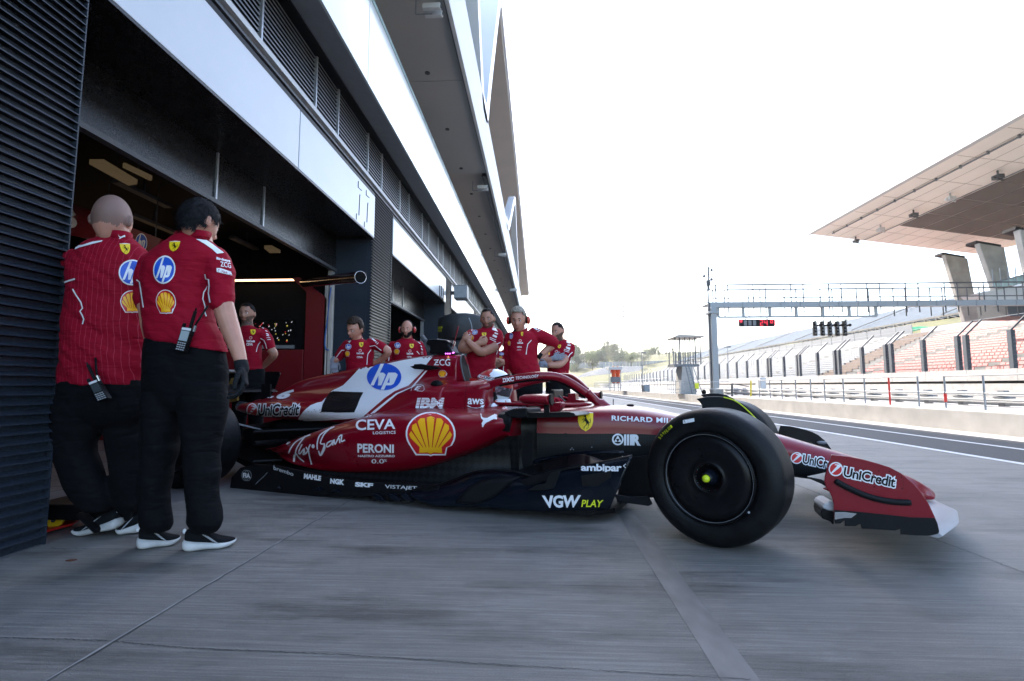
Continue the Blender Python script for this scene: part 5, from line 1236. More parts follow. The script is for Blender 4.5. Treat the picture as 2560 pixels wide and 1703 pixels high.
# -- mirrors
for s in (1, -1):
    bm = B_(); st = []
    q0, q1 = cl(CB(665, 450), .78), cl(CB(900, 445), .78)
    for f, h_, d_ in ((0, .020, .05), (.12, .030, .07), (.5, .033, .085), (.85, .035, .09), (1, .033, .085)):
        x = q0.x + (q1.x - q0.x) * f; st.append([(x, (q0.y + d_ * math.cos(t) * (1 if abs(math.cos(t)) < .8 else .95)) * s, q0.z + h_ * math.sin(t)) for t in [k * math.pi / 8 for k in range(16)]])
    loftrings(bm, st); bmesh.ops.recalc_face_normals(bm, faces=bm.faces); mr = CP('mirror', bm, M['carred'], auto=50)
    bm = B_(); a = cl(CB(902, 415), .78); b = cl(CB(905, 475), .78); bar(bm, (a.x, (a.y) * s, q0.z), (a.x + .012, a.y * s, q0.z), .038, 12); CP('mirror_glass', bm, M['black'], mr)
    a = cl(CB(870, 480), .74); b = cl(CB(872, 568), .74); bm = B_(); sqbar(bm, (a.x, a.y * s, a.z), (b.x, b.y * s, b.z), .01, .035, (1, 0, 0)); c = cl(CB(1000, 485), .36); sqbar(bm, (a.x - .08, a.y * s, a.z), (c.x, c.y * s, c.z), .03, .008); CP('mirror_stalk', bm, M['carbon'], mr)
    P = [cl(CB(*p), .50) for p in ((895, 480), (985, 475), (1000, 485), (990, 520), (960, 556), (890, 560))]; bm = B_(); prism(bm, [(p.x, p.y * s, p.z) for p in P], (0, .1 * s, 0)); CP('mirror_pod', bm, M['carred'], mr, bevel=.012)
# -- cockpit: black sheet standing in for the shaded opening, rim
bm = B_(); pts = [(2.03, .17), (2.3, .235), (2.55, .22), (2.72, .12), (2.76, 0)]; ring = [(u, -v) for u, v in pts] + [(u, v) for u, v in pts[-2::-1]]
bm.faces.new([bm.verts.new((u, y, .699)) for u, y in ring]); CP('cockpit_shade_sheet', bm, M['black'])
bm = B_(); tube(bm, smoothpts([(u, y, .70) for u, y in ring], 4), .012, 8); CP('cockpit_rim', bm, M['carred'], smooth=True)
bm = B_(); box(bm, 1.74, 2.02, -.16, .16, .70, .80); CP('head_pad', bm, M['black'], bevel=.03)
bm = B_(); bar(bm, (2.56, 0, .70), (2.50, 0, .76), .02); sqbar(bm, (2.50, -.13, .765), (2.50, .13, .765), .03, .09, (0, 0, 1)); CP('steering_wheel', bm, M['carbon'], bevel=.008)
traced('dash_hump', CB, [(1045, 405), (1105, 402), (1110, 455), (1180, 460), (1180, 490), (1010, 492), (1012, 468), (1045, 462)], .05, .1, M['carred'])
# -- halo
hp_ = [(CB(398, 338), .30), (CB(500, 308), .30), (CB(700, 270), .285), (CB(850, 260), .26), (CB(965, 272), .20), (CB(1070, 318), .12), (CB(1180, 392), .05), (CB(1290, 478), .0)]
hp3 = [cl(p, v) for p, v in hp_]
bm = B_(); SP = smoothpts(hp3, 6); tube(bm, SP, [.031] * (len(SP) - 4) + [.03, .028, .03, .034], 14, upv=(0, 0, 1), asp=.8)
SP = smoothpts([Vector((p.x, -p.y, p.z)) for p in hp3[:-1]], 6); tube(bm, SP, .031, 14, upv=(0, 0, 1), asp=.8)
p = hp3[-1]; tube(bm, smoothpts([hp3[-2] + Vector((.02, 0, .0)), p + Vector((.01, 0, -.01)), p + Vector((.09, 0, -.07))], 5), [.03] * 5 + [.05] * 6, 12)
for s in (1, -1): a = hp3[0]; tube(bm, [(a.x + .02, a.y * s, a.z), (a.x - .1, a.y * s, a.z - .03), (a.x - .2, a.y * s * .95, a.z - .09)], [.03, .035, .05], 12)
halo = CP('halo', bm, M['carred'], smooth=True)
bm = B_(); sp2 = [v + Vector((-.012, -.002, -.024)) for v in smoothpts(hp3[1:], 6)[:-5]]; tube(bm, sp2, .016, 8, upv=(0, 0, 1)); CP('halo_seal', bm, M['black'], halo, smooth=True)
bm = B_(); a = cl(CB(455, 282), .25); b = cl(CB(580, 255), .25); sqbar(bm, a, b, .05, .018); CP('halo_winglet', bm, M['black'], halo, bevel=.004)
# -- camera pod, horns, antenna on top
tc_ = engine
bm = B_(); P = [(915, 405), (935, 380), (980, 372), (1090, 382), (1120, 400), (1110, 418), (1150, 495), (940, 500), (955, 440), (925, 425)]; a = [cl(CDD(*p), .07) for p in P]; prism(bm, [tuple(v) for v in a], (0, .14, 0)); cam_pod = CP('camera_pod', bm, M['black'], bevel=.02)
a, b = cl(CDD(1020, 392), .0), cl(CDD(1165, 410), .0); bm = B_(); bar(bm, a, b, .022, 12); CP('camera_tube', bm, M['steel'], cam_pod, smooth=False)
bm = B_(); bar(bm, cl(CDD(1150, 460), .02), cl(CDD(1200, 262), .02), .004, 6); bar(bm, cl(CDD(1180, 340), .02), cl(CDD(1200, 262), .02), .006, 6); CP('antenna', bm, M['carred'], cam_pod)
bm = B_(); bar(bm, cl(CDD(885, 350), .02), cl(CDD(935, 480), .02), .012, 8); bar(bm, cl(CDD(905, 352), .02), cl(CDD(960, 500), .02), .008, 8); bar(bm, cl(CDD(882, 352), .02), cl(CDD(915, 392), .02), .022, 8); CP('sensor_stalk', bm, M['darkgrey'], cam_pod)
bm = B_(); P = [(775, 612), (810, 604), (812, 592), (870, 588), (1035, 618), (1038, 632), (940, 642), (815, 634)]; prism(bm, [tuple(cl(CDD(*p), .20)) for p in P], (0, .03, 0)); CP('horn_winglet', bm, M['black'], engine, bevel=.008)
bm = B_(); P = [(775, 612), (810, 604), (812, 592), (870, 588), (1035, 618), (1038, 632), (940, 642), (815, 634)]; prism(bm, [(v.x, -v.y, v.z) for v in [cl(CDD(*p), .20) for p in P]], (0, -.03, 0)); CP('horn_winglet', bm, M['black'], engine, bevel=.008)
M['violet'] = mat('violet_led', (.4, .05, .5), .5, emit=(.8, .1, 1), es=2.5)
bm = B_()
for x in (1090, 1108, 1126, 1152, 1158): sphere(bm, cl(CDD(x, 500 if x < 1140 else 492), .075), .0045, 6, 4)
CP('status_lights', bm, M['violet'], cam_pod)
# ears by the airbox
for s in (1, -1):
    bm = B_(); c = cl(CDD(1010, 768), .27); sphere(bm, (c.x, c.y * s, c.z), .05, 14, 10, (1.1, .55, .72)); CP('cooling_ear', bm, M['black'], engine)
# bump on the nose top + pitot
bm = B_(); a = cl(CB(1415, 500), 0); bar(bm, a, cl(CB(1415, 452), 0), .0035, 6); CP('pitot_tube', bm, M['black'], chassis)
bm = B_(); a = cl(CB(1555, 500), 0); sphere(bm, (a.x, 0, a.z), .03, 12, 8, (1, 1, .35)); CP('sensor_bump', bm, M['black'], chassis)
# -- wheels
def lathe(bm, pr, n=64, mi=0):
    """profile (axial offset towards outside, radius) spun about the local y axis; outside = -y"""
    loftrings(bm, [[(r * math.cos(t), -a, r * math.sin(t)) for t in [k * 2 * math.pi / n for k in range(n)]] for a, r in pr], caps=False, mi=mi)
def wheel(u, v, steer, width, side, front=True):
    h_ = width / 2; bm = B_()
    pr = [(-h_ + .015, .235), (-h_, .27), (-h_, .32), (-h_ + .012, .338), (-h_ + .035, .354), (-h_ + .07, .3595), (0, .3605), (h_ - .07, .3595), (h_ - .04, .354), (h_ - .018, .340), (h_ - .004, .322), (h_ + .003, .300), (h_ + .003, .275), (h_ - .004, .250), (h_ - .016, .236)]
    P = smoothpts([(a, r, 0) for a, r in pr], 3); lathe(bm, [(p.x, p.y) for p in P]); bmesh.ops.recalc_face_normals(bm, faces=bm.faces)
    w_ = CP('wheel', bm, M['rubber'], smooth=True); w_.location = (u, -v, .36); w_.rotation_euler = (0, 0, steer + (0 if side > 0 else math.pi))
    bm = B_(); lathe(bm, [(h_ - .014, .2365), (h_ + .000, .2345), (h_ + .001, .2285), (h_ - .03, .222), (h_ - .035, .212)]); CP('rim', bm, M['rimblack'], w_, smooth=True)
    bm = B_(); lathe(bm, [(h_ - .028, .226), (h_ - .024, .219), (h_ - .009, .208), (h_ - .005, .180), (h_ - .010, .11), (h_ - .018, .088), (h_ - .012, .082), (h_ - .010, .074), (h_ - .03, .066), (h_ - .05, .05), (h_ - .05, .0)]); CP('wheel_cover', bm, M['rimblack'], w_, smooth=True)
    bm = B_(); lathe(bm, [(h_ - .004, .2260), (h_ - .0025, .2245), (h_ - .004, .2230)]); CP('rim_highlight', bm, M['midgrey'], w_, smooth=True)  # grey ring stands in for the highlight along the rim edge
    bm = B_(); lathe(bm, [(h_ - .05, .045), (h_ - .02, .042), (h_ - .01, .036), (h_ + .012, .030), (h_ + .018, .024)]); CP('hub', bm, M['carnavy'], w_, smooth=True)
    bm = B_(); lathe(bm, [(h_ + .012, .020), (h_ + .026, .018), (h_ + .034, .012), (h_ + .036, .0)], 20); CP('wheel_nut', bm, M['lime'], w_, smooth=True)
    if front and side > 0:
        bm = B_()
        for k in range(36):
            a = k * math.pi / 18; r = .0605; x, z = r * 1.14 * math.cos(a), r * 1.14 * math.sin(a); sphere(bm, (x, -(h_ - .026), z), .0022, 6, 4, mi=k % 3)
        CP('pin_dots', bm, [M['d_white'], M['d_red'], mat('green_dot', (.02, .3, .1), .5)], w_)
        for ang, r, s in ((80, .170, .013), (55, .172, .008), (110, .17, .007), (18, .172, .009), (-30, .172, .008), (178, .165, .007)):
            bm = B_(); a = R(ang); bar(bm, (r * math.cos(a), -(h_ - .0155), r * math.sin(a)), (r * math.cos(a), -(h_ - .0065), r * math.sin(a)), s, 14); CP('cover_hole', bm, M['black'], w_)
    return w_
ST = R(-19)
nsv = Vector((math.sin(ST), -math.cos(ST)))       # outward normal of the steered wheel, local
cen = Vector((3.6, -1.0)) - nsv * .1525
wf = wheel(cen.x, -cen.y, ST, .295, 1)
wheel(3.78, -.85, ST, .305, -1)
wheel(-.5, .80, 0, .405, 1, False); wheel(-.5, -.80, 0, .405, -1, False)
# winglet over the near front wheel and over the far one
for s, dx in ((1, 0), (-1, 0)):
    V_ = .70
    P = [cl(CG(*p), V_) for p in ((525, 140), (580, 128), (640, 119), (700, 118), (760, 120), (870, 142), (960, 187), (1060, 262), (1150, 355), (1220, 445), (1150, 470), (1000, 400), (850, 320), (700, 270), (588, 262), (578, 200), (555, 165))]
    bm = B_(); prism(bm, [(p.x, p.y * s, p.z) for p in P], (0, .035 * s, 0)); wl = CP('wheel_winglet', bm, M['carbonmatte'], bevel=.004)
    if s == 1:
        bm = B_(); tube(bm, smoothpts([cl(CG(*p), .712) for p in ((780, 124), (870, 150), (940, 192), (1020, 262), (1110, 355), (1195, 450), (1235, 505))], 5), .0035, 6); CP('lime_edge', bm, M['lime'], wl)
        bm = B_(); sheet_pts = [cl(CG(*p), .80) for p in ((560, 262), (580, 225), (700, 215), (830, 235), (960, 285), (1060, 360))]
        bm.free()
# suspension arms
for s in (1, -1):
    for name, pts, r in (('wishbone', [(3.35, .25, .42), (3.6, .72, .45)], .012), ('wishbone', [(3.85, .2, .40), (3.6, .72, .45)], .012), ('wishbone', [(3.3, .25, .24), (3.6, .72, .22)], .012), ('wishbone', [(3.85, .18, .26), (3.6, .72, .22)], .012), ('track_rod', [(3.75, .2, .36), (3.7, .72, .33)], .01),
                         ('wishbone', [(.45, .2, .46), (0, .62, .45)], .013), ('wishbone', [(-.35, .12, .42), (0, .62, .45)], .013), ('wishbone', [(.4, .2, .2), (0, .62, .2)], .013), ('drive_shaft', [(0, .1, .33), (0, .62, .35)], .022)):
        bm = B_(); bar(bm, (pts[0][0], -pts[0][1] * s, pts[0][2]), (pts[1][0], -pts[1][1] * s, pts[1][2]), r, 10); CP(name, bm, M['carbon'], smooth=False)
bm = B_(); a = cl(CE(368, 738), .62); b = cl(CE(705, 822), .25); sqbar(bm, a, b, .03, .012); CP('wishbone', bm, M['galv'])
bm = B_(); tube(bm, smoothpts([cl(CE(*p), .62) for p in ((338, 675), (365, 720), (385, 790), (392, 850), (382, 920), (375, 960))], 4), .004, 6); CP('brake_duct_edge', bm, M['steel'])
# -- rear wing
def rw(p): return cl(CE(*p), -.48)
for s in (1, -1):
    P = [rw(p) for p in ((150, 196), (500, 200), (815, 202), (830, 212), (832, 235), (800, 320), (765, 405), (740, 440), (640, 470), (540, 495), (380, 520), (150, 525))]
    bm = B_(); prism(bm, [(p.x, p.y * -s if s == 1 else p.y, p.z) for p in P], (0, .012 * s, 0))
    ep = CP('rear_wing_endplate', bm, M['carbon'], bevel=.003)
z0 = rw((500, 200)).z; ux = rw((830, 235)).x
bm = B_(); loftrings(bm, [[(ux - .42, y, z0 - .03), (ux - .30, y, z0 + .005), (ux - .22, y, z0 - .005), (ux - .24, y, z0 - .02), (ux - .34, y, z0 - .03)] for y in (-.47, .47)]); bmesh.ops.recalc_face_normals(bm, faces=bm.faces); CP('rear_flap', bm, M['carwhite'])
bm = B_(); loftrings(bm, [[(ux - .36, y, z0 - .17), (ux - .22, y, z0 - .15), (ux - .05, y, z0 - .21), (ux - .02, y, z0 - .235), (ux - .15, y, z0 - .20)] for y in (-.47, .47)]); bmesh.ops.recalc_face_normals(bm, faces=bm.faces); CP('rear_wing_plane', bm, M['carbon'])
bm = B_(); box(bm, -.62, -.5, -.01, .01, .55, z0 - .15); CP('wing_pylon', bm, M['carbon'])
bm = B_(); P = [(275, 400), (320, 270), (352, 268), (345, 400), (385, 430), (385, 500), (330, 515), (275, 520)]; prism(bm, [tuple(cl(CE(*p), -.1)) for p in P], (0, .02, 0)); CP('gold_duct', bm, M['gold'])
bm = B_(); loftrings(bm, [[(-.42, y, .47), (-.35, y, .485), (-.25, y, .46), (-.3, y, .455)] for y in (-.48, .48)]); bmesh.ops.recalc_face_normals(bm, faces=bm.faces); CP('beam_wing', bm, M['carbon'])
bm = B_(); loftrings(bm, [[(-.75, y, .30), (-.2, y, .12), (.3, y, .06), (.3, y, .05), (-.75, y, .28)] for y in (-.5, .5)]); bmesh.ops.recalc_face_normals(bm, faces=bm.faces); CP('diffuser', bm, M['carbon'])
# -- front wing
def ep_side(s):
    V_ = .985
    out = [(350, 220), (600, 245), (820, 290), (1020, 345), (1200, 402), (1370, 490), (1530, 620), (1650, 750), (1770, 920), (1860, 1110), (1905, 1220), (1928, 1330), (1900, 1372), (1800, 1398), (1600, 1396), (1372, 1380), (1366, 1300), (1280, 1322), (800, 1292), (776, 1225), (700, 1255), (552, 1252), (546, 1180), (480, 1220), (406, 1226), (392, 1190), (378, 1050), (380, 950), (360, 860), (320, 770), (262, 690), (243, 610), (252, 540), (290, 400)]
    P = [cl(CW(*p), V_) for p in out]; bm = B_(); prism(bm, [(p.x, p.y * s, p.z) for p in P], (0, .014 * s, 0)); return CP('front_wing_endplate', bm, M['carred'] if s == 1 else M['carbon'], bevel=.002)
epr = ep_side(1); epl = ep_side(-1)
if True:
    bm = B_(); P = smoothpts([cl(CW(*p), .992) for p in ((400, 600), (560, 690), (800, 800), (1000, 865), (1250, 912), (1520, 925))], 5); tube(bm, P, [.006] + [.009] * (len(P) - 2) + [.007], 10, asp=1.6, upv=(0, 1, 0)); CP('dive_plane', bm, M['carbonmatte'], epr, smooth=True)
    bm = B_(); sphere(bm, tuple(cl(CC(1300, 402), -.94)), .03, 10, 8, (1.3, .6, .45)); CP('endplate_sensor', bm, M['midgrey'], epl)
# carbon lower band of the near end plate (slightly proud)
P = [(385, 1030), (700, 1055), (1100, 1095), (1500, 1140), (1868, 1150), (1905, 1220), (1935, 1350), (1915, 1383), (1800, 1412), (1600, 1409), (1365, 1392), (1360, 1312), (1280, 1336), (792, 1305), (772, 1236), (700, 1270), (542, 1268), (540, 1188), (480, 1230), (402, 1236), (388, 1190)]
bm = B_(); prism(bm, [tuple(cl(CW(*p), .9875)) for p in P], (0, .003, 0)); CP('carbon_band', bm, M['carbonmatte'], epr)
bm = B_(); prism(bm, [tuple(cl(CW(*p), .990)) for p in ((395, 1062), (540, 1062), (720, 1085), (640, 1150), (540, 1148), (395, 1175))], (0, .002, 0)); CP('silver_tape', bm, M['steel'], epr)
# wing elements: main plane swept from the end plate to the nose
tipc = cl(CW(2165, 940), 0.0)
def elem(name, m, d0, ch, z0_, z1_, z2_, inner=0.0, rise=0):
    for s in (1, -1):
        bm = B_(); rows = []
        for i in range(13):
            f = i / 12; v = inner + (.975 - inner) * f
            le = np.interp(v, [0, .25, .6, .975], [4.91, 4.90, 4.78, 4.585]) - d0
            zz = np.interp(v, [0, .3, .7, .975], [.135, .15, .16, .175]); c_ = ch * (1 - .25 * f)
            lz = zz + z0_; tz = zz + z1_ + rise * f
            rows.append([(le, -v * s, lz), (le - .012, -v * s, lz + .012), (le - c_ * .4, -v * s, (lz + tz) / 2 + .01), (le - c_, -v * s, tz), (le - c_ * .98, -v * s, tz - .006), (le - c_ * .4, -v * s, (lz + tz) / 2 - .012), (le - .015, -v * s, lz - .01)])
        loftrings(bm, rows); bmesh.ops.recalc_face_normals(bm, faces=bm.faces); CP(name, bm, m, auto=45)
elem('front_main_plane', M['wingsilver'], 0, .30, -.01, .02, 0)
elem('front_flap', M['carwhite'], .22, .2, .05, .10, 0, .10)
elem('front_flap', M['carred'], .33, .17, .12, .17, 0, .15)
elem('front_flap', M['carbon'], .42, .14, .18, .22, 0, .2)
bm = B_(); prism(bm, [tuple(cl(CW(*p), .93)) for p in ((205, 1000), (240, 940), (300, 908), (385, 902), (385, 1050), (300, 1045))], (0, .25, -.02)); CP('flap_tip', bm, M['carwhite'], epr, bevel=.01)
bm = B_(); prism(bm, [tuple(cl(CW(*p), .935)) for p in ((190, 1075), (205, 1015), (300, 1045), (385, 1060), (385, 1240), (365, 1250), (340, 1205), (210, 1160))], (0, .2, -.01)); CP('flap_tip', bm, M['carbon'], epr, bevel=.01)
for s in (1, -1):
    bm = B_(); sqbar(bm, (4.72, .09 * s, .17), (4.74, .09 * s, .11), .008, .10, (1, 0, 0)); CP('wing_mount', bm, M['carbon'])
# ------------------------------------------------------------------ livery
def bvh_of(*objs):
    out = []
    dg = bpy.context.evaluated_depsgraph_get(); dg.update()
    for o in objs:
        e = o.evaluated_get(dg); me = e.to_mesh(); out.append(BVHTree.FromPolygons([v.co.copy() for v in me.vertices], [tuple(p.vertices) for p in me.polygons])); e.to_mesh_clear()
    return out
# tree of bodywork in car-local space (all parts sit at the car's origin)
TB = bvh_of(engine, pods[0], hr[0], chassis)
TE = bvh_of(engine)
D_ = Deco(car, bvh_of(engine, hr[0]), .0025, 8)
D_.poly([CA(*p) for p in ((1090, 183), (1150, 172), (1290, 145), (1430, 115), (1570, 92), (1680, 86), (1640, 130), (1605, 175), (1540, 190), (1590, 210), (1480, 340), (1360, 385), (1290, 440), (1200, 520), (1100, 588), (960, 598), (770, 610), (580, 616), (600, 580), (640, 530), (690, 490), (740, 470), (780, 462), (820, 420), (862, 374), (950, 330), (1010, 270))], 'd_white')
D_.build('white_flash', engine)
D_ = Deco(car, bvh_of(engine, hr[0], pods[0]), .005, 8)
D_.poly([CA(*p) for p in ((870, 378), (990, 384), (1112, 388), (1085, 440), (1062, 500), (1040, 546), (900, 546), (775, 543), (785, 490), (815, 430), (845, 390))], 'd_black').build('louvre_patch', engine)
D_.off = .0045
D_.poly([CA(*p) for p in ((1590, 212), (1605, 214), (1490, 345), (1370, 395), (1290, 455), (1200, 530), (1125, 590), (1095, 592), (1180, 520), (1280, 435), (1360, 380), (1470, 335))], 'd_darkred')
D_.poly([CA(*p) for p in ((1606, 214), (1622, 212), (1510, 345), (1385, 402), (1300, 470), (1210, 545), (1160, 585), (1130, 588), (1200, 530), (1290, 458), (1372, 396), (1492, 347))], 'd_white')
D_.build('stripe', engine)
D_.off = .004
hp_logo(D_, cq(CA, 1140, 158, 1415, 158, 1415, 372, 1140, 372)); D_.build('round_blue_emblem', engine)
q = cq(CA, 1672, 126, 1803, 120, 1803, 176, 1672, 170); D_.text('ZCG', q, 'd_white', .01); D_.poly([CA(*p) for p in ((1776, 118), (1800, 117), (1788, 96))], 'd_yellow')
D_.strip([CA(1684, 144), CA(1706, 150)], 1.6, 'd_white')
D_.build('lettering', engine); shell_logo(D_, cbox(CA, 1708, 208, 1776, 268)); D_.build('shell_emblem', engine)
q = cq(CA, 1532, 430, 1758, 428, 1750, 520, 1524, 516); D_.text('IBM', q, 'd_white', .05, .1, 1.0)
f = qmap(q)
D_.build('lettering', hr[0])
D_.off = .0055
for k in range(7): y = (k + .82) / 7.0; D_.poly([f(-.02, y), f(1.02, y), f(1.02, y + .038), f(-.02, y + .038)], 'd_darkred')
D_.build('lettering_stripes', hr[0]); D_.off = .004
D_.text('aws', cq(CA, 1944, 432, 2068, 440, 2068, 482, 1940, 482), 'd_white', .02); D_.strip([CA(*p) for p in ((1940, 492), (1970, 508), (2005, 515), (2035, 510), (2060, 498))], 2.2, 'd_white'); D_.poly([CA(*p) for p in ((2045, 494), (2072, 486), (2062, 514))], 'd_white'); D_.build('lettering', hr[0])
D_.strip([CA(1932, 322), CA(1920, 450), CA(1915, 528)], .8, 'd_black'); D_.build('panel_gap', hr[0])
D_.text('16', cq(CE, 755, 392, 992, 388, 900, 495, 690, 478), 'd_white', .06, .25, .95); D_.build('race_number', engine)
bank_logo(D_, CA, (188, 482, 268, 578), cq(CA, 275, 484, 608, 478, 596, 566, 275, 570)); D_.build('bank_emblem', engine)
for k in range(2): D_.strip([CDD(*p) for p in [((790, 825), (800, 795), (830, 775), (870, 770), (900, 785), (905, 815), (890, 828), (840, 826))][0]] , 1.4, 'd_white')
D_.text('E', cq(CDD, 835, 782, 880, 785, 862, 822, 818, 818), 'd_white', .02, .2); D_.build('round_outline_emblem', engine)
# sidepod
P_ = Deco(car, bvh_of(pods[0]), .003, 8)
shell_logo(P_, cq(CA, 1448, 540, 1846, 540, 1846, 892, 1448, 892)); P_.build('shell_emblem', pods[0])
P_.text('CEVA', cq(CA, 1050, 604, 1366, 600, 1366, 678, 1050, 690), 'd_white', .02); P_.text('LOGISTICS', cq(CA, 1188, 698, 1368, 692, 1368, 716, 1188, 720), 'd_white', .02, 0, 1.15)
P_.text('PERONI', cq(CA, 1064, 792, 1354, 800, 1354, 868, 1064, 866), 'd_white', .03); P_.text('NASTRO AZZURRO', cq(CA, 1068, 882, 1362, 882, 1362, 900, 1068, 900), 'd_white', .03); P_.text('0.0', cq(CA, 1176, 916, 1276, 914, 1276, 950, 1176, 950), 'd_white', .01); P_.text('%', cq(CA, 1276, 916, 1298, 916, 1298, 936, 1276, 936), 'd_white', .01)
P_.build('lettering', pods[0])
# brush script
ray1 = [[(690, 725), (640, 745), (575, 780), (535, 830), (515, 870)], [(600, 745), (545, 770), (500, 798)], [(560, 880), (555, 940)], [(650, 735), (600, 800), (575, 850), (560, 940)], [(575, 870), (600, 905), (640, 940)], [(625, 800), (600, 850), (605, 875), (640, 835), (632, 880), (655, 868)], [(640, 830), (650, 875), (680, 830)], [(690, 800), (675, 850), (700, 960)], [(655, 820), (680, 860)], 
        [(880, 662), (820, 690), (765, 730), (745, 790), (745, 840)], [(860, 665), (800, 720), (770, 790), (800, 800), (790, 840), (770, 885)], [(755, 850), (772, 888), (805, 830), (800, 790)], [(860, 770), (825, 790), (822, 820), (855, 800), (872, 765), (868, 808)], [(880, 760), (886, 800), (915, 750), (925, 790)], [(912, 745), (940, 725), (935, 775), (965, 765)]]
for st_ in ray1: P_.strip([tuple(v)[:2] for v in smoothpts([(*CA(*p), 0) for p in st_], 4)], 3.2, 'd_white')
P_.poly(circ(*CA(712, 815), 4, 5, 12), 'd_white'); P_.build('script_lettering', pods[0])
for x, y in ((2120, 548), (1690, 556), (2175, 660), (1330, 556), (1120, 1000)): P_.poly(circ(*CA(x, y), .9, .9, 8), 'd_black')
P_.build('fastener', pods[0])
P_.shape(PUMA, cbox(CA, 2038, 556, 2175, 662), 'd_white'); P_.build('leaping_cat_emblem', pods[0])
P_.strip([CA(*p) for p in ((432, 818), (408, 850), (398, 900), (402, 918))], .8, 'd_darkred'); P_.build('panel_gap', pods[0])
# chassis
K_ = Deco(car, bvh_of(chassis), .003, 8)
shield_logo(K_, cbox(CB, 1128, 566, 1251, 714)); K_.build('shield_emblem', chassis)
for x, y in ((1240, 843), (1490, 916), (1078, 850), (1068, 862), (1090, 862), (1235, 928), (975, 948)): K_.poly(circ(*CB(x, y), 1.3, 1.3, 8), 'd_grey')
K_.build('fastener', chassis)
K_.text('RICHARD MILLE', cq(CB, 1402, 585, 1962, 612, 1962, 652, 1402, 626), 'd_white', .03, 0, 1.1); K_.build('lettering', chassis)
q = cbox(CB, 1405, 732, 1500, 828); K_.shape(circ(.5, .5, .5, .5), q, 'd_white'); K_.shape(circ(.5, .5, .36, .36), q, 'd_black', .001); K_.shape([(.5, .86), (.18, .3), (.82, .3)], q, 'd_white', .002); K_.shape([(.5, .25), (.34, .55), (.66, .55)], q, 'd_black', .003)
for k in range(3): K_.poly([CB(1503 + 24 * k, 740), CB(1521 + 24 * k, 738), CB(1521 + 24 * k, 828), CB(1503 + 24 * k, 828)], 'd_white')
K_.text('R', cq(CB, 1570, 738, 1640, 740, 1640, 832, 1566, 828), 'd_white', .06); K_.build('lettering', chassis)
bank_logo(K_, CC, (1092, 474, 1164, 542), cq(CC, 1170, 482, 1440, 530, 1436, 602, 1168, 545)); K_.build('bank_emblem', chassis)
bank_logo(K_, CB, (514, 516, 552, 546), cq(CB, 556, 518, 700, 512, 700, 540, 556, 544)); K_.build('bank_emblem', chassis)
# boards, floor and end plate
F_ = Deco(car, bvh_of(fences[0]), .008, 14)
F_.text('ambipar', cq(CB, 1155, 985, 1488, 980, 1488, 1062, 1155, 1056), 'd_white', .03, 0, .95); F_.poly([CB(*p) for p in ((1520, 978), (1542, 998), (1520, 1018), (1498, 998))], 'd_white'); F_.shape(circ(.5, .5, .5, .5, 10), cbox(CB, 1510, 989, 1530, 1008), 'd_black', .001)
F_.text('VGW', cq(CB, 835, 1238, 1155, 1232, 1135, 1332, 870, 1338), 'd_white', .04, .1); F_.text('PLAY', cq(CB, 1160, 1270, 1338, 1272, 1328, 1330, 1156, 1328), 'd_lime', .02, .1); F_.build('lettering', fences[0])
G_ = Deco(car, bvh_of(floor_edge), .002, 16)
for t, q in (('brembo', (398, 968, 556, 1022, 552, 1052, 396, 1000)), ('MAHLE', (640, 1030, 776, 1050, 772, 1090, 636, 1072)), ('NGK', (848, 1070, 962, 1080, 958, 1125, 846, 1112)), ('SKF', (1046, 1098, 1190, 1110, 1184, 1144, 1044, 1136)), ('VISTAJET', (1284, 1120, 1538, 1134, 1532, 1168, 1284, 1158))):
    G_.text(t, cq(CA, *q), 'd_white', .0 if t in ('brembo', 'VISTAJET') else .06)
G_.strip([tuple(p) for p in circ(*CA(172, 1046), 9, 13, 20)], 1.0, 'd_grey', closed=True); G_.strip([tuple(p) for p in circ(*CA(190, 1048), 9, 13, 20)], 1.0, 'd_grey', closed=True); G_.text('FIA', cq(CA, 152, 1025, 212, 1032, 212, 1070, 152, 1064), 'd_white', .05); G_.build('lettering', floor_edge)
E_ = Deco(car, bvh_of(epr), .0012, 18)
E_.poly([tuple(v) for v in []] or [CW(1400, 500), CW(1403, 500), CW(1403, 730), CW(1400, 730)], 'd_black'); 
for x, y in ((1042, 457), (1197, 465), (1378, 547), (1384, 712), (975, 690)): E_.poly(circ(*CW(x, y), 1.7, 1.7, 10), 'd_black')
bank_logo(E_, CW, (318, 340, 500, 520), cq(CW, 528, 392, 1290, 545, 1282, 705, 522, 540)); E_.build('bank_emblem', epr)
H_ = Deco(car, bvh_of(halo), .002, 12)
H_.text('DXC', cq(CB, 512, 282, 604, 268, 604, 303, 512, 316), 'd_white', .05); H_.text('TECHNOLOGY', cq(CB, 618, 268, 806, 250, 806, 272, 618, 292), 'd_white', .02, 0, 1.05); H_.build('lettering', halo)
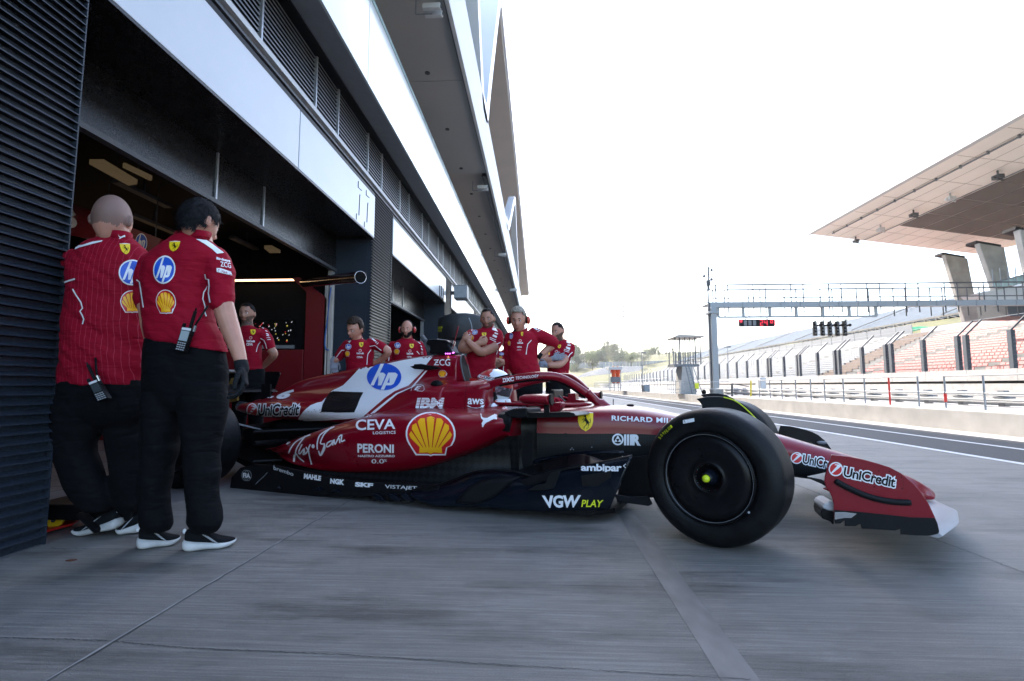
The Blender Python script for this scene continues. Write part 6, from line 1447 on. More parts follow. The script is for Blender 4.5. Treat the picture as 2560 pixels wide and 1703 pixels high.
# tyre marks (chalk number, barcode sticker)
tw_ = Deco(car, [BVHTree.FromPolygons([(Matrix.Translation(wf.location) @ wf.rotation_euler.to_matrix().to_4x4()) @ v.co for v in wf.data.vertices], [tuple(p.vertices) for p in wf.data.polygons])], .002, 8)
tw_.poly([CG(*p) for p in ((402, 340), (506, 320), (510, 352), (404, 372))], 'd_white')
tw_.text('R IIIIIIII', cq(CG, 408, 343, 500, 326, 502, 350, 410, 366), 'd_black'); 
chk = ((195, 505, '5'), (210, 480, '0'), (228, 462, '9'), (0, 0, ''), (248, 450, 'F'), (262, 438, 'E'), (275, 420, '2'), (288, 410, '0'), (302, 398, '1'))
for i, (x, y, c) in enumerate(chk):
    if c:
        a = R(-50 + 20 * i / 9); cs, sn = math.cos(a), math.sin(a); g = lambda dx, dy: CG(x - 8 + (dx * cs - dy * sn), y + (dx * sn + dy * cs)); tw_.text(c, [g(-7, -13), g(7, -13), g(7, 13), g(-7, 13)], 'd_lime', -.01)
tw_.poly(circ(*CG(1019, 1201), 3, 3, 12), 'd_white')
o = tw_.build('tyre_markings', car)
# ================================================================== PEOPLE
H1 = crop(140, 460, 3.136); H2 = crop(120, 900, 3.0148); H3 = crop(1140, 740, 7.128); H4 = crop(810, 770, 7.857); H5 = crop(560, 740, 7.125); H6 = crop(1150, 900, 7.857)
_fh = Vector((-math.sin(YAW), math.cos(YAW), 0))          # level forward
M['skin'] = mat('skin', (.47, .225, .155), .48, 0, 18, .10, bump=.15, bump_s=120); M['skindark'] = mat('skin_tan', (.38, .185, .12), .5, 0, 18, .10)
for m_ in ('skin', 'skindark'):
    p_ = M[m_].node_tree.nodes['Principled BSDF']; p_.inputs['Subsurface Weight'].default_value = .12; p_.inputs['Subsurface Radius'].default_value = (.012, .004, .002); p_.inputs['Subsurface Scale'].default_value = 1
def cloth(name, c, rough=.75, pin=False):
    m = mat(name, c, rough, 0, 0, 0, spec=.15); t = m.node_tree; p = t.nodes['Principled BSDF']; L = t.links.new
    tc = t.nodes.new('ShaderNodeTexCoord')
    n1 = t.nodes.new('ShaderNodeTexNoise'); n1.inputs['Scale'].default_value = 7; n1.inputs['Detail'].default_value = 3; n1.inputs['Distortion'].default_value = .8
    mp = t.nodes.new('ShaderNodeMapping'); mp.inputs['Scale'].default_value = (.7, .7, 2.4); mp.inputs['Rotation'].default_value = (.2, .5, 0); L(tc.outputs['Object'], mp.inputs[0]); L(mp.outputs[0], n1.inputs[0])
    n2 = t.nodes.new('ShaderNodeTexNoise'); n2.inputs['Scale'].default_value = 900; L(tc.outputs['Object'], n2.inputs[0])
    b1 = t.nodes.new('ShaderNodeBump'); b1.inputs['Strength'].default_value = .8; b1.inputs['Distance'].default_value = .02; L(n1.outputs[0], b1.inputs['Height'])
    b2 = t.nodes.new('ShaderNodeBump'); b2.inputs['Strength'].default_value = .2; b2.inputs['Distance'].default_value = .001; L(n2.outputs[0], b2.inputs['Height']); L(b1.outputs[0], b2.inputs['Normal']); L(b2.outputs[0], p.inputs['Normal'])
    p.inputs['Sheen Weight'].default_value = 0
    if pin:
        wv = t.nodes.new('ShaderNodeTexWave'); wv.wave_type = 'BANDS'; wv.bands_direction = 'X'; wv.inputs['Scale'].default_value = 12.5; wv.inputs['Distortion'].default_value = .25; wv.inputs['Detail Scale'].default_value = .5; L(tc.outputs['Object'], wv.inputs[0])
        r = t.nodes.new('ShaderNodeMapRange'); r.inputs[1].default_value = .985; r.inputs[2].default_value = 1.0; L(wv.outputs[0], r.inputs[0])
        x = t.nodes.new('ShaderNodeMix'); x.data_type = 'RGBA'; x.inputs[6].default_value = (*c, 1); x.inputs[7].default_value = (.42, .05, .09, 1); L(r.outputs[0], x.inputs[0]); L(x.outputs[2], p.inputs['Base Color'])
    return m
M['shirt'] = cloth('crimson_polo', (.27, .0022, .017)); M['shirtpin'] = cloth('pinstriped_crimson_polo', (.26, .0022, .016), pin=True)
M['trouser'] = cloth('black_trousers', (.0028, .003, .0042), .85)
M['shoeup'] = mat('black_knit', (.004, .0045, .006), .85, 0, 120, .4, spec=.2); M['sole'] = mat('scuffed_white_sole', (.48, .47, .45), .6, 0, 14, .22)
M['glove'] = cloth('black_glove', (.012, .013, .015), .8); M['gloveg'] = cloth('grey_glove', (.24, .25, .29), .8)
M['hairdark'] = mat('dark_hair', (.010, .008, .008), .6, 0, 60, .5, spec=.15); M['hairgrey'] = mat('grey_blond_hair', (.26, .22, .17), .5, 0, 60, .35); M['hairbrown'] = mat('brown_hair', (.03, .018, .012), .6, 0, 60, .4, spec=.15)
M['hairsalt'] = mat('salt_and_pepper_hair', (.010, .010, .012), .7, 0, 50, .9, spec=.2)
M['lip'] = mat('lips', (.36, .12, .10), .45); M['eyew'] = mat('eye_white', (.62, .58, .55), .3); M['iris'] = mat('iris', (.02, .012, .01), .2)
M['defred'] = mat('red_ear_defender', (.42, .010, .010), .3, coat=.5); M['deforange'] = mat('orange_red_ear_defender', (.52, .05, .025), .35, coat=.4)
def stub():
    m = mat('shaved_hair', (.30, .17, .13), .6); t = m.node_tree; p = t.nodes['Principled BSDF']; tc = t.nodes.new('ShaderNodeTexCoord'); n = t.nodes.new('ShaderNodeTexNoise'); n.inputs['Scale'].default_value = 500; t.links.new(tc.outputs['Object'], n.inputs[0])
    x = t.nodes.new('ShaderNodeMix'); x.data_type = 'RGBA'; x.inputs[6].default_value = (.27, .145, .11, 1); x.inputs[7].default_value = (.09, .06, .05, 1); t.links.new(n.outputs[0], x.inputs[0]); t.links.new(x.outputs[2], p.inputs['Base Color']); return m
M['stubble'] = stub(); M['stub2'] = mat('short_beard', (.11, .062, .042), .7, 0, 90, .5)
def fuse(name, bm, m, parent, voxel=.007, smooth=3, wr=0, seed=0):
    """weld overlapping closed shapes into one continuous skin"""
    bmesh.ops.recalc_face_normals(bm, faces=bm.faces)
    me = bpy.data.meshes.new('t'); bm.to_mesh(me); bm.free(); o = bpy.data.objects.new('t', me); link(o)
    r = o.modifiers.new('r', 'REMESH'); r.mode = 'VOXEL'; r.voxel_size = voxel
    if smooth: s = o.modifiers.new('s', 'SMOOTH'); s.factor = .5; s.iterations = smooth
    dg = bpy.context.evaluated_depsgraph_get(); m2 = bpy.data.meshes.new_from_object(o.evaluated_get(dg)); bpy.data.objects.remove(o)
    if wr:
        N = [v.normal.copy() for v in m2.vertices]; off = Vector((seed * 3.1, seed, 0))
        for v, n in zip(m2.vertices, N):
            q = Vector((v.co.x * 6, v.co.y * 6, v.co.z * (13 if name == 'shirt' else 7) + v.co.x * 9)) + off
            a = noise.noise(q) + .5 * noise.noise(q * 2.1)
            v.co += n * (a * wr)
    m2.transform(Matrix.Translation(-parent.location)); m2.name = name; m2.materials.clear(); m2.materials.append(m); m2.polygons.foreach_set('use_smooth', [True] * len(m2.polygons))
    ob = bpy.data.objects.new(name, m2); link(ob); ob.parent = parent; return ob
def rings(bm, C, D, rows, th, n=24, e=2.3, shift=0):
    """closed torso / leg volume from silhouette rows (xl, xr, y[, yr]); th = half thickness (number or list)"""
    R_ = []; k = len(rows)
    for i, r in enumerate(rows):
        xl, xr, yl = r[:3]; yr = r[3] if len(r) > 3 else yl
        d = D[i] if isinstance(D, (list, tuple)) else D
        l, q = onD(C(xl, yl), d), onD(C(xr, yr), d); c = (l + q) / 2; a = (q - l) / 2; t = th[i] if isinstance(th, (list, tuple)) else th
        sh_ = shift[i] if isinstance(shift, (list, tuple)) else shift
        ring = []
        for j in range(n):
            w_ = j * 2 * math.pi / n; cs, sn = math.cos(w_), math.sin(w_); f = lambda v: math.copysign(abs(v) ** (2 / e), v)
            ring.append(c + a * f(cs) + _fh * (t * f(sn) + sh_))
        R_.append(ring)
    loftrings(bm, R_)
def limb(bm, C, D, pts, n=14):
    """pts: (x, y, dD, radius m)"""
    P = [onD(C(x, y), D + dd) for x, y, dd, r in pts]; S = smoothpts([Vector((*p, )) for p in P], 4); rr = np.interp(np.linspace(0, len(P) - 1, len(S)), range(len(P)), [p[3] for p in pts])
    tube(bm, S, [float(v) for v in rr], n)
    sphere(bm, S[0], float(rr[0]), 12, 8); sphere(bm, S[-1], float(rr[-1]), 12, 8); return P
def headframe(C, x, y, D, yaw, pitch=0, roll=0, sc=1.0, wx=1.0):
    """yaw 0 = facing the camera, + = towards picture right; returns matrix, z up, y = face"""
    c = onD(C(x, y), D)
    tocam = -_fh; Rz = Matrix.Rotation(math.atan2(tocam.y, tocam.x) - math.pi / 2 + R(yaw), 4, 'Z')
    return Matrix.Translation(c) @ Rz @ Matrix.Rotation(R(-pitch), 4, 'X') @ Matrix.Rotation(R(roll), 4, 'Y') @ Matrix.Diagonal((sc * wx, sc, sc, 1))
def headpt(x, y, z):
    px_, py_, pz_ = x * .076, y * .096, z * .118
    g = lambda a, b, s1, s2: math.exp(-(a / s1) ** 2 - (b / s2) ** 2)
    if z < 0:
        px_ *= 1 - (.30 if y > 0 else .30 - .20 * min(1, -y * 2)) * (-z) ** 1.4
        py_ *= (1 - .04 * (-z)) if y > 0 else 1 - .45 * (-z) ** 1.3
        if y > 0: py_ += .012 * (-z) ** 2
    else: py_ *= 1 + .05 * (y < 0) * z
    if y > 0:
        py_ += .023 * g(x, z + .24, .15, .15) + .010 * g(x, z + .05, .11, .22) - .010 * g(abs(x) - .38, z - .02, .19, .13) + .005 * g(abs(x) - .3, z - .20, .3, .09)
        py_ += .006 * g(x, z + .55, .28, .08) - .004 * g(x, z + .70, .3, .06) + .008 * g(x, z + .88, .3, .14) + .004 * g(abs(x) - .55, z + .25, .2, .2)
    return Vector((px_, py_, pz_))
def headgrid(nu=40, nv=30): return [[(math.sin(math.pi * j / nv) * math.cos(2 * math.pi * i / nu), math.sin(math.pi * j / nv) * math.sin(2 * math.pi * i / nu), math.cos(math.pi * j / nv)) for i in range(nu)] for j in range(1, nv)]
def head(bm, HM):
    G = headgrid(); R_ = [[HM @ headpt(*d) for d in row] for row in G]; V = loftrings(bm, R_)
    for s in (-1, 1):
        sphere(bm, HM @ Vector((s * .079, -.006, -.006)), .031 * HM.to_scale().x, 10, 8, (.35, .62, 1.0), rot=HM.to_3x3().normalized() @ Matrix.Rotation(s * R(22), 3, 'Z'))
def shell(name, HM, pred, off, m, parent, nz=.0, sub=0, zsq=None):
    G = headgrid(72, 54); bm = B_(); mp = {}
    def vert(j, i, o):
        k = (j, i % 72, o)
        if k not in mp:
            d = Vector(G[j][i % 72]); p = headpt(*d); n = Vector((d.x / .076, d.y / .096, d.z / .118)).normalized(); q = n * ((off(d) if callable(off) else off) if o else -.004)
            if o and nz: q += n * nz * (noise.noise(Vector((d.x * 9, d.y * 9, d.z * 5))) + .5 * noise.noise(d * 23))
            mp[k] = bm.verts.new(HM @ (p + q))
        return mp[k]
    inside = lambda j, i: pred(G[j][i % 72][0], G[j][i % 72][1], G[j][i % 72][2] + .07 * noise.noise(Vector(G[j][i % 72]) * 6))
    nj = len(G)
    for j in range(nj - 1):
        for i in range(72):
            if inside(j, i) and inside(j + 1, i) and inside(j, i + 1) and inside(j + 1, i + 1):
                bm.faces.new([vert(j, i, 1), vert(j, i + 1, 1), vert(j + 1, i + 1, 1), vert(j + 1, i, 1)]); bm.faces.new([vert(j, i, 0), vert(j + 1, i, 0), vert(j + 1, i + 1, 0), vert(j, i + 1, 0)])
    if inside(0, 0): bm.faces.new([vert(0, i, 1) for i in range(71, -1, -1)]); bm.faces.new([vert(0, i, 0) for i in range(72)])
    be = [e for e in bm.edges if len(e.link_faces) == 1]
    inv = {v: k for k, v in mp.items()}
    for e in be:
        a, b = [inv[v] for v in e.verts]
        if a[2] == 1:
            q = [mp.get((a[0], a[1], 0)), mp.get((b[0], b[1], 0))]
            if None not in q:
                try: bm.faces.new([e.verts[0], e.verts[1], q[1], q[0]])
                except ValueError: pass
    bmesh.ops.recalc_face_normals(bm, faces=bm.faces); return mesh_obj(name, bm, m, parent, world=True, smooth=True)
def paint(body, HM, pred, m):
    """short hair or stubble as a colour of the skin itself"""
    body.data.materials.append(m); k = len(body.data.materials) - 1; Mi = HM.inverted(); L0 = body.parent.location
    for p in body.data.polygons:
        q = Mi @ (p.center + L0)
        if q.length < .165:
            d = Vector((q.x / .076, q.y / .096, q.z / .118)); d.normalize()
            if pred(d.x, d.y, d.z + .05 * noise.noise(d * 9) + random.uniform(-.03, .03)): p.material_index = k
def strands(name, HM, pred, n, ln, m, parent, seed=1, off=.004, w=.0011):
    rnd = random.Random(seed); vs = []; fs = []
    Mi = Matrix.Translation(-parent.location) @ HM; k = 0
    while k < n:
        d = Vector((rnd.gauss(0, 1), rnd.gauss(0, 1), rnd.gauss(0, 1))).normalized()
        if not pred(*d): continue
        k += 1; p = headpt(*d); nn = Vector((d.x / .076, d.y / .096, d.z / .118)).normalized(); down = Vector((d.x * .4, d.y * .4 - .15, -1)); tg = (down - nn * down.dot(nn)).normalized()
        tg = (tg + Vector((rnd.gauss(0, .35), rnd.gauss(0, .35), rnd.gauss(0, .35)))).normalized(); s = tg.cross(nn).normalized() * w
        a = p + nn * off; b = a + tg * ln * .6 + nn * .003; c = b + tg * ln * rnd.uniform(.3, .7) + nn * rnd.uniform(-.001, .003); q = len(vs)
        vs += [Mi @ v for v in (a - s, a + s, b + s, b - s, c)]; fs += [(q, q + 1, q + 2, q + 3), (q + 3, q + 2, q + 4)]
    me = bpy.data.meshes.new(name); me.from_pydata([tuple(v) for v in vs], [], fs); me.materials.append(m); o = bpy.data.objects.new(name, me); link(o); o.parent = parent; o['kind'] = 'stuff'; return o
def face(HM, parent, brow='hairdark'):
    R3 = HM.to_3x3().normalized(); sc = HM.to_scale().x
    for s in (-1, 1):
        bm = B_(); sphere(bm, HM @ Vector((s * .029, .0755, .004)), .0115 * sc, 12, 8); 
        e_ = mesh_obj('eye', bm, M['eyew'], parent, world=True, smooth=True)
        bm = B_(); sphere(bm, HM @ Vector((s * .029, .0855, .003)), .0062 * sc, 10, 6, (1, .5, 1), rot=R3); mesh_obj('iris', bm, M['iris'], e_, world=False, smooth=True).data.transform(Matrix.Translation(-parent.location))
        bm = B_(); P = [HM @ Vector((s * (.014 + .009 * k), .0915 - .0022 * k * k * .8, .019 + (.004, .0065, .006, .002)[k])) for k in range(4)]; tube(bm, P, [.003 * sc, .0042 * sc, .0038 * sc, .002 * sc], 6); mesh_obj('eyebrow', bm, M[brow], parent, world=True, smooth=True)
        bm = B_(); P = [HM @ Vector((s * (.018 + .0075 * k), .0865 - .0015 * k * k * .6, .0105 + (.0, .002, .0015, -.002)[k])) for k in range(4)]; tube(bm, P, .0018 * sc, 6); mesh_obj('eyelid', bm, M['lip'], parent, world=True, smooth=True)
    bm = B_(); P = [HM @ Vector(((k - 2) * .011, (.0985, .101, .1025, .101, .0985)[k] - .002 - .004 * abs(k - 2) / 2, -.064 + (0, .0015, .0, .0015, 0)[k])) for k in range(5)]; tube(bm, P, [.0022 * sc, .0045 * sc, .005 * sc, .0045 * sc, .0022 * sc], 8); mesh_obj('mouth', bm, M['lip'], parent, world=True, smooth=True)
def hair_pred(front=.40, side=-.05, back=-.5):
    def f(x, y, z):
        if y > .25: return z > front + .12 * (1 - abs(x))*0 + (.12 if abs(x) > .6 else 0) * -2.2 * (y < .5)
        if y > -.05: return z > side + .25 if y > .1 else z > side + .10
        if y > -.45: return z > (side + back) / 2
        return z > back
    return f
def beard_pred(x, y, z): return y > -.02 and z < -.46 + .30 * abs(x) and not (abs(x) < .30 and -.63 < z < -.47 and y > .5) and z > -.985
def stache(x, y, z): return y > .4 and -.475 < z < -.40 and abs(x) < .36
def hand(bm, wrist, dirv, normal, side=1, curl=35, sc=1.0, spread=1.0, thumb=True):
    """palm and five separate fingers; normal = palm side"""
    d = Vector(dirv).normalized(); nn = Vector(normal); nn = (nn - d * nn.dot(d)).normalized(); s = d.cross(nn) * side; w0 = Vector(wrist)
    rr = []
    for f, a, t in ((0, .029, .020), (.3, .036, .017), (.7, .042, .015), (1, .041, .013)):
        c = w0 + d * .088 * f * sc; rr.append([c + (s * a * math.cos(q) + nn * t * math.sin(q)) * sc for q in [i * math.pi / 6 for i in range(12)]])
    loftrings(bm, rr)
    for k in range(4):
        base = w0 + (d * (.082, .088, .085, .076)[k] + s * (.031 - .0205 * k) * spread) * sc; L = (.040, .045, .042, .033)[k] * sc; r = (.0092, .0095, .009, .0082)[k] * sc; dd = (d + s * (.12 - .08 * k) * spread).normalized(); P = [base - dd * .012]
        a = R(curl * (.6 + .12 * k)); cur = dd
        for q, l in enumerate((L, L * .62, L * .5)):
            ang = a * (1 if q else .8); cur = (cur * math.cos(ang) + nn * math.sin(ang)).normalized(); P.append(P[-1] + cur * l)
            nn_l = nn
            # rotate the local normal with the bend
            nn = (nn_l * math.cos(ang) - dd * math.sin(ang)).normalized(); dd = cur
        tube(bm, P, [r * 1.05, r, r * .92, r * .8], 8); sphere(bm, P[-1], r * .8, 8, 6)
        d0 = Vector(dirv).normalized(); nn = Vector(normal); nn = (nn - d0 * nn.dot(d0)).normalized()
    if thumb:
        base = w0 + (d * .022 + s * .030) * sc; v1 = (d * .6 + s * .65 + nn * .35).normalized(); v2 = (d * .9 + s * .15 + nn * .4).normalized(); P = [base, base + v1 * .036 * sc, base + v1 * .036 * sc + v2 * .032 * sc, base + v1 * .036 * sc + v2 * .032 * sc + (d * .9 + nn * .3 - s * .1).normalized() * .024 * sc]
        tube(bm, P, [.014 * sc, .0115 * sc, .0105 * sc, .0085 * sc], 8); sphere(bm, P[-1], .0085 * sc, 8, 6)
def shoe(parent, heel, toe, pitch=0, stripes=True, w=.052, side=1):
    """heel, toe: ground points; pitch lifts the heel"""
    heel, toe = Vector(heel), Vector(toe); L = (toe - heel).length; f = (toe - heel).normalized(); s = Vector((0, 0, 1)).cross(f)
    ax = toe - f * L * .28; Rm = Matrix.Translation(ax) @ Matrix.Rotation(R(pitch), 4, s) @ Matrix.Translation(-ax)
    def P(u, v, z):
        q = heel + f * u * L + s * v + Vector((0, 0, z)); return Rm @ q if u < .72 else (Matrix.Translation(ax) @ Matrix.Rotation(R(pitch * .25), 4, s) @ Matrix.Translation(-ax)) @ q
    SO = [(-.03, .55, .022, .052), (.02, .80, .006, .062), (.12, .92, .0, .052), (.3, .84, .003, .046), (.5, .86, .004, .040), (.68, 1.0, .0, .034), (.82, .96, .004, .032), (.93, .74, .013, .034), (1.0, .38, .024, .036)]
    bm = B_(); rr = []
    for u, k, z0, z1 in SO:
        a = w * k; rr.append([P(u, a * .86, z0), P(u, a * 1.04, z0 + .012), P(u, a, z1), P(u, 0, z1), P(u, -a, z1), P(u, -a * 1.04, z0 + .012), P(u, -a * .86, z0), P(u, 0, z0)])
    loftrings(bm, rr); bmesh.ops.recalc_face_normals(bm, faces=bm.faces); so_ = mesh_obj('shoe', bm, M['sole'], parent, world=True, smooth=True, sub=1)
    UP = [(.0, .50, .10), (.08, .66, .115), (.22, .70, .10), (.36, .72, .098), (.5, .78, .082), (.66, .88, .062), (.8, .86, .052), (.92, .62, .045), (.985, .30, .040)]
    bm = B_(); rr = []
    for u, k, h_ in UP:
        a = w * k; b0 = np.interp(u, [q[0] for q in SO], [q[3] for q in SO]) - .006
        rr.append([P(u, a * math.cos(t) * (1 if math.sin(t) < .3 else .95), b0 + (h_ - b0) * max(0, math.sin(t)) ** .8) for t in [i * math.pi / 8 for i in range(9)]] + [P(u, 0, b0 - .004)])
    loftrings(bm, rr); bmesh.ops.recalc_face_normals(bm, faces=bm.faces); up = mesh_obj('upper', bm, M['shoeup'], so_, world=False, smooth=True, sub=1); up.data.transform(Matrix.Translation(-parent.location))
    bm = B_(); sphere(bm, P(-.005, 0, .098), .013, 10, 8, (.7, .7, 1)); o = mesh_obj('heel_badge', bm, M['d_white'], so_); o.data.transform(Matrix.Translation(-parent.location))
    if stripes:
        for k in range(4):
            for sd in (-1, 1):
                bm = B_(); pts = []
                for i in range(7):
                    g = i / 6; u = .30 + .05 * k + g * (.26); hz = .088 - .006 * k - g * .044; a = w * np.interp(u, [q[0] for q in UP], [q[1] for q in UP]); hh = np.interp(u, [q[0] for q in UP], [q[2] for q in UP]); b0 = .036
                    t = min(1, max(0, (hz - b0) / (hh - b0))); ang = math.asin(min(.98, t ** 1.25)); pts.append(P(u, sd * (a * math.cos(ang) * (1 if math.sin(ang) < .3 else .95) + .0008), hz))
                tube(bm, pts, .0010, 5); o = mesh_obj('stripe', bm, M['d_grey'], so_); o.data.transform(Matrix.Translation(-parent.location))
    return so_
def person(C, x, y, D, label):
    """root at the feet"""
    p = onD(C(x, y), D); p.z = 0; return empty('person', p, label, 'person')
def collar(root, C, D, pts, h_=.035, m='shirt'):
    """folded collar: tube ring round the neck"""
    P = [onD(C(x, y), D + dd) for x, y, dd in pts]; S = smoothpts(P, 5); bm = B_(); rr = []
    for i, p in enumerate(S):
        d = (S[min(i + 1, len(S) - 1)] - S[max(i - 1, 0)]).normalized(); o = d.cross(Vector((0, 0, 1))).normalized()
        rr.append([p + Vector((0, 0, h_)) , p + Vector((0, 0, h_)) + o * .006, p + o * .016 - Vector((0, 0, .004)), p + o * .008 - Vector((0, 0, .006))])
    loftrings(bm, rr); bmesh.ops.recalc_face_normals(bm, faces=bm.faces); return mesh_obj('collar', bm, M[m], root, world=True, smooth=True, solid=0)
def defenders(HM, root, m, mic=False):
    R3 = HM.to_3x3().normalized(); sc = HM.to_scale().x; bm = B_(); P = [HM @ Vector((.086 * math.sin(a), -.005, .125 * math.cos(a) + .004)) for a in [R(-88 + 11 * i) for i in range(17)]]; tube(bm, P, .0065 * sc, 6); bnd = mesh_obj('headset', bm, M['black'], root, world=True, smooth=True)
    for s in (-1, 1):
        bm = B_(); sphere(bm, HM @ Vector((s * .102, -.004, -.008)), .042 * sc, 16, 10, (.48, .85, 1.0), rot=R3); o = mesh_obj('ear_cup', bm, M[m], bnd, smooth=True); o.data.transform(Matrix.Translation(-root.location))
        bm = B_(); sphere(bm, HM @ Vector((s * .085, -.002, -.008)), .040 * sc, 14, 8, (.3, .85, 1.0), rot=R3); o = mesh_obj('cushion', bm, M['black'], bnd, smooth=True); o.data.transform(Matrix.Translation(-root.location))
    if mic:
        bm = B_(); tube(bm, smoothpts([HM @ Vector(v) for v in ((.10, .0, -.03), (.085, .06, -.06), (.045, .105, -.082), (.02, .118, -.085))], 4), .0022 * sc, 6); sphere(bm, HM @ Vector((.018, .119, -.085)), .011 * sc, 8, 6, (1.5, 1, 1)); o = mesh_obj('microphone', bm, M['black'], bnd, smooth=True); o.data.transform(Matrix.Translation(-root.location))
def torso_deco(root, shirt, fn, name='emblems', off=.0035, L=6):
    D2 = Deco(root, bvh_of(shirt), off, L); fn(D2); return D2.build(name, shirt)
def legs(root, C, D, cx, ytop, hw, stance=.11, yaw=0, m='trouser', voxel=.012, feet=True):
    """simple standing legs from the waist photo point down to the real ground"""
    top = onD(C(cx, ytop), D); rtv = (_rt * math.cos(yaw) + _fh * math.sin(yaw)); fwd = Vector((0, 0, 1)).cross(rtv); bm = B_()
    zc = top.z - .20
    rr = []
    for z, a, b in ((top.z + .02, hw * .97, .105), (top.z - .08, hw, .115), (zc + .03, hw, .115), (zc - .02, hw * .95, .10)): rr.append([Vector((top.x, top.y, z)) + rtv * a * math.cos(t) + fwd * b * math.sin(t) for t in [i * math.pi / 10 for i in range(20)]])
    loftrings(bm, rr)
    for s in (-1, 1):
        b0 = Vector((top.x, top.y, 0)); P = [b0 + rtv * s * hw * .5 + Vector((0, 0, zc + .04)), b0 + rtv * s * (hw * .5 + .01) + Vector((0, 0, zc * .55)), b0 + rtv * s * (stance + .01) + Vector((0, 0, zc * .3)), b0 + rtv * s * stance + Vector((0, 0, .05))]
        tube(bm, smoothpts(P, 4), [.088, .086, .083, .08, .076, .072, .068, .066, .064, .062, .06, .06, .06], 14)
    o = fuse('trousers', bm, M[m], root, voxel, 3, .004, 2)
    if feet:
        for s in (-1, 1):
            a = Vector((top.x, top.y, 0)) + rtv * s * stance - fwd * -.08; shoe(root, a + fwd * -.0 + fwd * .0, a - fwd * .27 if False else a + (-_fh if yaw == 0 else -fwd) * .27, 0, False)
    return o
# ---------------------------------------------------------------- near man, right one
D = 2.62
p2 = person(H2, 1000, 1400, D, 'person seen from behind in plain crimson polo, dark grey hair, one black glove')
bm = B_()
rings(bm, H1, D, [(980, 1170, 395), (935, 1200, 430), (840, 1275, 490), (770, 1310, 550), (715, 1290, 620), (690, 1255, 700), (684, 1225, 800), (692, 1215, 900), (702, 1218, 1000), (716, 1240, 1100), (722, 1275, 1170), (722, 1318, 1210, 1270), (724, 1338, 1216, 1322)],
      [.060, .075, .095, .11, .12, .125, .125, .122, .118, .118, .120, .122, .122], e=2.25)
limb(bm, H1, D, [(1250, 590, .0, .070), (1285, 700, -.01, .070), (1300, 820, -.02, .064), (1302, 905, -.03, .060), (1302, 930, -.03, .058)])
limb(bm, H1, D + .05, [(735, 640, .02, .062), (690, 760, .0, .052), (680, 900, .0, .046), (692, 955, .0, .040)])
sh2 = fuse('shirt', bm, M['shirt'], p2, .0065, 4, .0075, 3)
bm = B_()
HM2 = headframe(H1, 1118, 302, D, 180 - 20, 16, 0, 1.02, 1.0); head(bm, HM2)
rings(bm, H1, D, [(1010, 1200, 380), (1000, 1215, 430), (930, 1230, 500), (800, 1180, 640), (780, 1150, 900)], [.05, .055, .07, .09, .09])
limb(bm, H1, D, [(1240, 610, .0, .045), (1290, 800, -.02, .048), (1308, 930, -.03, .0505), (1338, 1045, -.04, .0485), (1372, 1150, -.05, .0455), (1415, 1270, -.07, .0375), (1452, 1400, -.09, .0290), (1460, 1440, -.09, .028)])
limb(bm, H1, D + .05, [(740, 660, .02, .040), (690, 900, .0, .034), (702, 1010, -.02, .031), (712, 1100, -.03, .030), (735, 1230, -.02, .024), (760, 1330, .0, .022)])
w2 = onD(H1(1456, 1425), D - .09)
body2 = fuse('body', bm, M['skin'], p2, .005, 3)
bm = B_(); limb(bm, H1, D - .09, [(1450, 1405, 0, .0335), (1458, 1450, 0, .034)]); hd = onD(H2(1478, 150), D - .10) - w2
hand(bm, w2, hd, -_rt + _fh * -.35, -1, 48, 1.16); fuse('glove', bm, M['glove'], p2, .0045, 2)
hp2 = hair_pred(.30, -.12, -.58)
shell('hair', HM2, hp2, lambda d: .004 + .009 * max(0, d.z), M['hairsalt'], p2, .004); strands('hair_strands', HM2, hp2, 4200, .020, M['hairsalt'], p2, 5, .007, .0008)
face(HM2, p2)
collar(p2, H1, D, [(1225, 470, .05), (1215, 440, -.01), (1160, 425, -.062), (1060, 415, -.075), (970, 420, -.06), (925, 435, -.02), (915, 450, .04)], .040)
bm = B_()
rings(bm, H2, D, [(752, 1290, -160), (745, 1320, -80), (735, 1338, 60), (732, 1342, 200), (745, 1325, 320), (800, 1270, 390)], [.115, .12, .125, .12, .105, .07])
rings(bm, H2, D, [(760, 1020, 180), (734, 1012, 300), (734, 1005, 380), (730, 998, 480), (726, 968, 600), (722, 962, 700), (716, 930, 800), (712, 920, 900), (706, 893, 1000), (700, 903, 1100), (700, 915, 1180), (708, 925, 1240), (760, 905, 1290)], [.09, .11, .105, .102, .098, .092, .088, .086, .078, .074, .072, .068, .05], e=2.1)
rings(bm, H2, D - .03, [(1010, 1320, 180), (1000, 1342, 300), (1002, 1338, 380), (1010, 1328, 470), (1020, 1305, 580), (1030, 1280, 680), (1040, 1278, 770), (1045, 1288, 840), (1052, 1270, 950), (1062, 1276, 1050), (1070, 1298, 1140), (1056, 1306, 1215), (1075, 1290, 1265), (1130, 1260, 1300)], [.09, .11, .105, .105, .10, .094, .090, .088, .084, .082, .080, .075, .06, .045], e=2.1)
tr2 = fuse('trousers', bm, M['trouser'], p2, .0085, 4, .0055, 7)
g_ = lambda x, y: onZ(H2(x, y), 0)
shoe(p2, g_(672, 1425), g_(1000, 1380)); shoe(p2, g_(1022, 1440), g_(1420, 1398))
